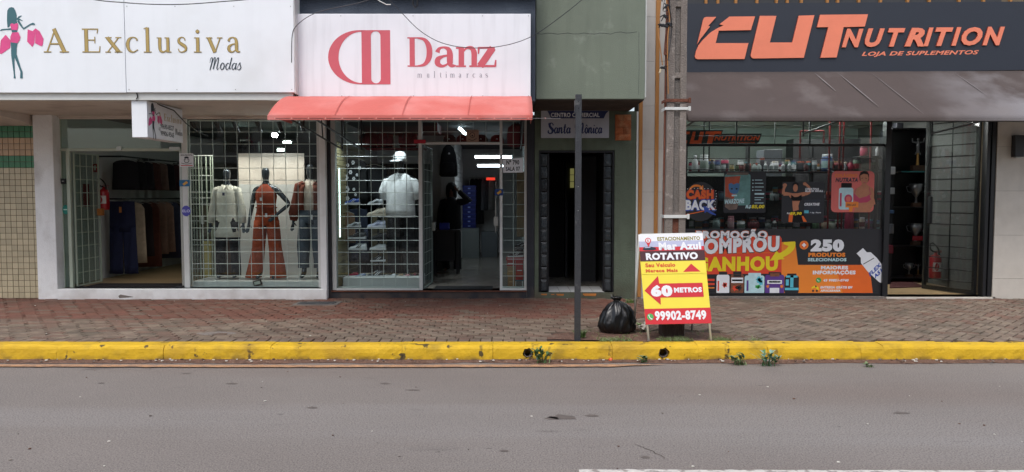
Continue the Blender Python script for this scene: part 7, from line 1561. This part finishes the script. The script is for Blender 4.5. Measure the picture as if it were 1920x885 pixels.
# shelving
shf = thing('shelving', 'dark shelving with glass shelves of supplement jars behind the shop window', 'shelving', (4, .9, zr)); P9 = Plane(.9, 1460, 370)
X0, X1 = P9.x(1286), P9.x(1648)
for py in (322, 431, 516): bx('shelf', X0, X1, .78, 1.1, P9.z(py) - .02, P9.z(py), '#24262b', shf, .003)
for px in (1288, 1405, 1525, 1646): bx('upright', P9.x(px) - .015, P9.x(px) + .015, .95, 1.1, zr, 2.5, '#1c1d21', shf, 0)
for py in (376,): bx('shelf', X0, X1, .85, 1.1, P9.z(py) - .015, P9.z(py), '#1e2024', shf, .003)
bx('back_panel', X0, P9.x(1500), 1.12, 1.14, zr, P9.z(330), '#1b1d22', shf, 0)
ci = 0
def jar(label, px, pyb, w_, h_, kind, body, lid, lab=None, Y=.86):
    Pq = Plane(Y, px, pyb); x, z = Pq.x(px), Pq.z(pyb) + .001; r = w_ / 2 * Pq.k; h = h_ * Pq.kz
    t = thing(kind, label, 'tub' if kind == 'supplement_tub' else 'bottle', (x, Y, z), 'jars and bottles on the supplement shelves')
    if kind == 'supplement_tub': pr = [(0, 0), (r * .92, 0), (r, h * .04), (r, h * .78), (r * .86, h * .84)]; lp = [(r * .88, h * .84), (r * .9, h * .85), (r * .9, h * .99), (0, h)]
    else: pr = [(0, 0), (r * .9, 0), (r, h * .04), (r, h * .6), (r * .5, h * .75), (r * .42, h * .84)]; lp = [(r * .5, h * .84), (r * .5, h * .98), (0, h)]
    build('container', MB().lathe((x, Y, z), pr, 14), body, t, smooth=True); build('lid', MB().lathe((x, Y, z), lp, 14), lid, t, smooth=True)
    if lab: build('label_band', MB().lathe((x, Y, z), [(r * 1.01, h * .18), (r * 1.015, h * .2), (r * 1.015, h * .58), (r * 1.01, h * .6)], 14, cap=False), lab, t, smooth=True)
Wj = '#c6ccd0'
for a in (('white conical bottle at the left end of the upper shelf', 1303, 321, 12, 30, 'supplement_bottle', Wj, Wj), ('large white tub beside the conical bottle', 1320, 321, 16, 31, 'supplement_tub', Wj, Wj, '#9fb0a8'), ('dark round-bellied bottle after the large white tub', 1335, 321, 10, 22, 'supplement_bottle', '#23262a', '#1a1a1c', '#4a5a52'), ('small grey tub after the dark bottle', 1345, 321, 9, 12, 'supplement_tub', '#7d8488', '#33363a'), ('small silver tub left of the beige one', 1356, 321, 9, 13, 'supplement_tub', '#8d969a', '#5a6064'),
          ('small beige tub near the left mullion', 1372, 321, 9, 13, 'supplement_tub', '#8a8468', '#3a3a30', '#a89a6a'), ('small green tub after the beige one', 1382, 321, 7, 12, 'supplement_tub', '#4a5a44', '#22261e'), ('small dark red tub next to the green tub', 1391, 321, 8, 12, 'supplement_tub', '#5a2c2c', '#1c1416'), ('small black tub before the pair of clear bottles', 1401, 321, 8, 15, 'supplement_tub', '#1c1e22', '#101114'),
          ('clear grey bottle, left of the touching pair', 1414, 321, 9, 16, 'supplement_bottle', '#8f9c9c', '#5c686a'), ('clear grey bottle, right of the touching pair', 1423, 321, 9, 16, 'supplement_bottle', '#98a6a6', '#5c686a')): jar(*a)
for i, (px, c_) in enumerate(((1435, 'first'), (1446, 'second'), (1455, 'third'), (1468, 'fourth'), (1480, 'fifth'))): jar(f'{c_} slim white bottle in the row right of the thin mullion', px, 321, 7, 18 - i % 2, 'supplement_bottle', Wj, '#a9b0b2', '#7f8a8c')
for a in (('short white bottle ending the row of slim bottles', 1487, 321, 8, 14, 'supplement_bottle', Wj, Wj), ('small dark red tub left of the white and blue ones', 1511, 321, 8, 13, 'supplement_tub', '#4a2428', '#1c1416'), ('white tub just left of the big blue tub', 1527, 321, 9, 20, 'supplement_tub', '#aab4b6', '#7c888c', '#5c6a70'), ('big blue tub with white lid on the upper shelf', 1550, 321, 19, 32, 'supplement_tub', '#1c4a80', '#c0c8cc', '#8fb0b0'),
          ('dim silver bottle beside the red one', 1584, 321, 8, 15, 'supplement_bottle', '#70747a', '#4a4e54'), ('red bottle under the pink bag on the upper shelf', 1595, 321, 10, 20, 'supplement_bottle', '#8a1f3a', '#4a1220'), ('white slim bottle at the right end high up', 1645, 292, 7, 20, 'supplement_bottle', Wj, Wj), ('magenta tub high at the right end', 1620, 292, 14, 17, 'supplement_tub', '#a0284c', '#701c34'),
          ('pale tub on the lower shelf at the left', 1343, 430, 14, 20, 'supplement_tub', '#8ea4a6', '#5a6a6c'), ('pink tub on the lower shelf', 1370, 430, 12, 25, 'supplement_tub', '#c08a98', '#a8707c', '#d8b8c0'), ('white tub on the lower shelf', 1389, 430, 15, 16, 'supplement_tub', Wj, '#a8b0b2', '#7a9088'), ('wide maroon tub on the lower shelf', 1412, 430, 22, 16, 'supplement_tub', '#5e1e2c', '#3a141c'),
          ('greyish tub on the lower shelf right of the maroon one', 1440, 430, 12, 14, 'supplement_tub', '#6f7a7c', '#33383a'), ('patterned white bottle on the lower shelf', 1452, 430, 9, 20, 'supplement_bottle', Wj, '#2a2c30', '#3a3c40'), ('green tub on the lower shelf below the athlete poster', 1529, 430, 12, 14, 'supplement_tub', '#3a5a40', '#1c2c20'), ('cream and red tub beside the green one', 1545, 430, 11, 16, 'supplement_tub', '#a89a88', '#7a2a2c'), ('white and green tub right of the cream one', 1560, 430, 12, 15, 'supplement_tub', '#a8b4a8', '#3a5a44'),
          ('tall magenta bag-like tub on the lower shelf by the red bar', 1592, 430, 16, 36, 'supplement_tub', '#902848', '#6a1c34'), ('dim blue tub behind the cash back sticker edge', 1352, 376, 10, 16, 'supplement_tub', '#3c5a6c', '#20303a'), ('pale bottle between the two dark posters', 1447, 376, 8, 18, 'supplement_bottle', '#7f8c90', '#50585c'), ('grey tub between the two dark posters', 1456, 376, 9, 14, 'supplement_tub', '#646c70', '#3a3e42')): jar(*a)
Ps9 = Plane(.9, 1620, 292); bx('small_shelf', Ps9.x(1608), Ps9.x(1652), .78, 1.1, Ps9.z(293) - .015, Ps9.z(293), '#24262b', shf, .003)
# red steel frames
rf = thing('steel_frame', 'dark red steel tube display frame standing behind the shop window', 'frame', (5.4, .6, zr)); Pr = Plane(.6, 1550, 330)
def tb(x0, y0, x1, y1, mt='#7a1f22', r=.016): build('tube', MB().tube([Pr.at(x0, y0), Pr.at(x1, y1)], r, 8), mt, rf)
tb(1499, 300, 1499, 246); tb(1543, 268, 1543, 246); tb(1499, 246, 1543, 246)
for x in (1554, 1573, 1580, 1631): tb(x, 215, x, 545)
for x in (1319, 1329): tb(x, 215, x, 300, '#1a1b1f', .012)
tb(1319, 229, 1329, 226, '#1a1b1f', .012)
bx('grey_cabinet', Plane(1.5).x(1430), Plane(1.5).x(1465), 1.5, 1.9, zr, Plane(1.5).z(281), '#5a6066', None, .006, label='grey cabinet rising behind the slim white bottles', cat='cabinet')
# dark furniture across the back
bx('dark_counter', 2.9, 7.0, 2.6, 3.1, zr, 1.15, '#1c1e22', None, .01, label='long dark counter across the back of the supplement shop', cat='counter')
bx('dark_wall_unit', 5.6, 6.95, 3.2, 3.6, zr, 2.75, '#15161a', None, .01, label='tall dark wall unit at the back right of the supplement shop', cat='cabinet')
# trophy cabinet
Pt = Plane(1.9, 1705, 400); tc_ = thing('trophy_cabinet', 'tall black cabinet with trophies seen through the open right doorway', 'cabinet', (Pt.x(1705), 1.9, zr)); xa, xb = Pt.x(1670), Pt.x(1742)
bx('rear_panel', xa, xb, 2.3, 2.33, zr, Pt.z(243), '#101116', tc_, 0); bx('side_panel', xa - .02, xa, 1.9, 2.33, zr, Pt.z(246), '#14151a', tc_, .002); bx('side_panel', xb, xb + .02, 1.9, 2.33, zr, Pt.z(243), '#14151a', tc_, .002); bx('top', xa - .02, xb + .02, 1.88, 2.33, Pt.z(243), Pt.z(241), '#14151a', tc_, .002)
shz = {}
for py in (321, 388, 461, 521): shz[py] = Pt.z(py); bx('shelf', xa, xb, 1.92, 2.3, Pt.z(py) - .02, Pt.z(py), '#1a1b20', tc_, .002)
bx('light_strip', Pt.x(1689), Pt.x(1732), 1.915, 1.92, Pt.z(321) - .02, Pt.z(321), '#2a7f86', tc_, 0)
def trophy(label, px, py, h_, kind):
    Pq = Plane(2.05, px, py); x, z = Pq.x(px), Pt.z(py) + .001; h = h_ * Pq.kz; t = thing('trophy', label, 'trophy', (x, 2.05, z), 'trophies in the black cabinet')
    pm_ = 'trophy_metal'
    if pm_ not in MATS: pm(pm_, '#8d9096', .3, .05, 8, 0, metal=.8); pm('trophy_gold', '#b08a50', .3, .05, 8, 0, metal=.7)
    build('base', MB().box(x - h * .18, x + h * .18, 2.0, 2.1, z, z + h * .18), '#4a3426', t, bevel=.004)
    if kind == 'figure':
        build('column', MB().lathe((x, 2.05, z), [(h * .05, h * .18), (h * .03, h * .55)], 10), 'trophy_gold', t)
        g = MB(); c = Vector((x, 2.05, z + h * .55)); u = h * .45
        g.tube([c, c + Vector((0, 0, u * .5)), c + Vector((0, 0, u * .8))], [u * .09, u * .13, u * .07], 8).tube([c + Vector((0, 0, u * .85)), c + Vector((0, 0, u))], [u * .08, u * .07], 8)
        for s_ in (-1, 1): g.tube([c + Vector((s_ * u * .1, 0, u * .7)), c + Vector((s_ * u * .38, 0, u * .75)), c + Vector((s_ * u * .4, 0, u * 1.0))], [u * .06, u * .05, u * .04], 6).tube([c + Vector((s_ * u * .05, 0, u * .1)), c + Vector((s_ * u * .18, 0, -u * .1))], [u * .07, u * .04], 6)
        build('figurine', g, 'trophy_metal', t)
    else:
        build('cup', MB().lathe((x, 2.05, z), [(h * .06, h * .18), (h * .04, h * .4), (h * .12, h * .5), (h * .24, h * .72), (h * .28, h * .98), (h * .25, h * .97), (h * .18, h * .7), (0, h * .6)], 14, cap=False), 'trophy_metal', t, smooth=True)
        for s_ in (-1, 1): build('handle', MB().tube([(x + s_ * h * .27, 2.05, z + h * .9), (x + s_ * h * .42, 2.05, z + h * .85), (x + s_ * h * .36, 2.05, z + h * .65), (x + s_ * h * .2, 2.05, z + h * .6)], .008, 6), 'trophy_metal', t)
        if kind == 'red': build('ribbon', MB().box(x - h * .2, x + h * .24, 1.99, 2.0, z + h * .22, z + h * .42), '#a02030', t)
trophy('tall figure trophy on the top shelf of the black cabinet', 1720, 321, 62, 'figure'); trophy('small silver medal cup on the second shelf of the black cabinet', 1717, 388, 44, 'cup'); trophy('silver cup with red ribbon on the third shelf of the black cabinet', 1716, 461, 42, 'red'); trophy('small dark cup left on the bottom shelf of the black cabinet', 1704, 521, 26, 'cup'); trophy('slim small figure trophy right on the bottom shelf of the black cabinet', 1721, 521, 24, 'figure')
Pt2 = Plane(1.6, 1668, 400)
for k, (y0, y1, m, lb) in enumerate(((327, 313, '#aab0b6', 'pale supplement bag hanging highest just inside the doorway'), (364, 352, '#8a9096', 'grey supplement bag second from top inside the doorway'), (400, 394, '#3f5a80', 'small blue pack on the dark rack inside the doorway'), (438, 420, '#5a5e66', 'grey pack low on the dark rack inside the doorway'), (475, 460, '#6a1f30', 'dark red pack lowest on the rack inside the doorway'))):
    bx('supplement_pack', Pt2.x(1666.5), Pt2.x(1677), 1.6, 1.68, Pt2.z(y0), Pt2.z(y1), m, None, .008, label=lb, cat='pack')
bx('pack_rack', Pt2.x(1665), Pt2.x(1679), 1.68, 1.72, zr, Pt2.z(250), '#101116', None, .004, label='narrow black rack carrying packs just inside the doorway', cat='rack')
bx('speaker', Plane(2.0).x(1677), Plane(2.0).x(1690), 2.0, 2.15, Pt.z(241), Plane(2.0).z(231), 'metal_black', None, .008, label='small black speaker on top of the trophy cabinet', cat='speaker')
extinguisher('red fire extinguisher on the floor seen through the barred glass door', Plane(1.35).x(1757), 1.35, Plane(1.35).z(492), .56)
rg = MB().prism([gnd(1668, 543, 0) + Vector((0, 0, zr + .002)), gnd(1735, 541, 0) + Vector((0, 0, zr + .002)), gnd(1700, 527, 0) + Vector((0, 0, zr + .002)), gnd(1668, 523, 0) + Vector((0, 0, zr + .002))], (0, 0, .012)); build('rug', rg, '~#4a1f20', label='dark red rug on the floor inside the right doorway', cat='rug')
# crowded back row of the shelves: one jar built, the rest copied with their own colours
Pb9 = Plane(1.03); cols9 = ['#3a5a44', '#7a2a34', '#2a4a78', '#a8b0b4', '#8a6a3a', '#5a3a6a', '#c0b8a8', '#2c2e34', '#b04a2c', '#4a8088', '#a83a58', '#d0d4d6']
cname = dict(zip(cols9, ('green', 'wine red', 'navy', 'grey-white', 'tan', 'purple', 'cream', 'black', 'orange', 'teal', 'magenta', 'pale silver')))
lname = dict(zip(['#1c1d21', '#c8ccd0', '#3a3d44', '#6a1c24'], ('black', 'white', 'grey', 'red')))
ORD = 'first second third fourth fifth sixth seventh eighth ninth tenth eleventh twelfth thirteenth fourteenth fifteenth sixteenth seventeenth eighteenth nineteenth twentieth twenty-first twenty-second twenty-third twenty-fourth twenty-fifth twenty-sixth twenty-seventh twenty-eighth twenty-ninth thirtieth'.split()
lidc = ['#1c1d21', '#c8ccd0', '#3a3d44', '#6a1c24']
for m_ in cols9 + lidc: M(m_)
proto = None
for row, (py, xa_, xb_) in enumerate(((321, 1290, 1640), (375, 1345, 1650), (430, 1292, 1652), (515, 1290, 1300))):
    x = xa_; nn_ = 0
    while x < xb_ - 8:
        w_ = R.uniform(9, 15); h_ = R.uniform(14, 26)
        if R.random() < .88:
            c0 = R.choice(cols9); c1 = R.choice(lidc); c2 = R.choice(cols9)
            lb_ = f"{cname[c0]} tub with {lname[c1]} lid, {ORD[nn_]} from left in the back row, {('upper', 'middle', 'lower', 'floor')[row]} shelf"; nn_ += 1
            Pq = Pb9; r = 6 * Pq.k; X_, Z_ = Pq.x(x + w_ / 2), Plane(.9).z(py) + .001
            if proto is None:
                t = thing('supplement_tub', lb_, 'tub', (X_, 1.03, Z_), 'tubs in the back row of the supplement shelves'); hh = .16
                build('container', MB().lathe((X_, 1.03, Z_), [(0, 0), (r, 0), (r, hh * .8), (r * .88, hh * .85)], 12), c0, t, smooth=True)
                build('lid', MB().lathe((X_, 1.03, Z_), [(r * .9, hh * .85), (r * .9, hh), (0, hh)], 12), c1, t, smooth=True)
                build('label_band', MB().lathe((X_, 1.03, Z_), [(r * 1.02, hh * .2), (r * 1.02, hh * .6)], 12, cap=False), cols9[3], t, smooth=True); proto = t
            else:
                d_ = proto.copy(); col.objects.link(d_); d_['label'] = lb_; d_.location = (X_, 1.03, Z_); d_.scale = (w_ / 12, w_ / 12, h_ / 18)
                for ch, cc in zip(proto.children, (c0, c1, c2)):
                    e_ = ch.copy(); col.objects.link(e_); e_.parent = d_
                    e_.material_slots[0].link = 'OBJECT'; e_.material_slots[0].material = M(cc)
        x += w_ + R.uniform(0, 3)
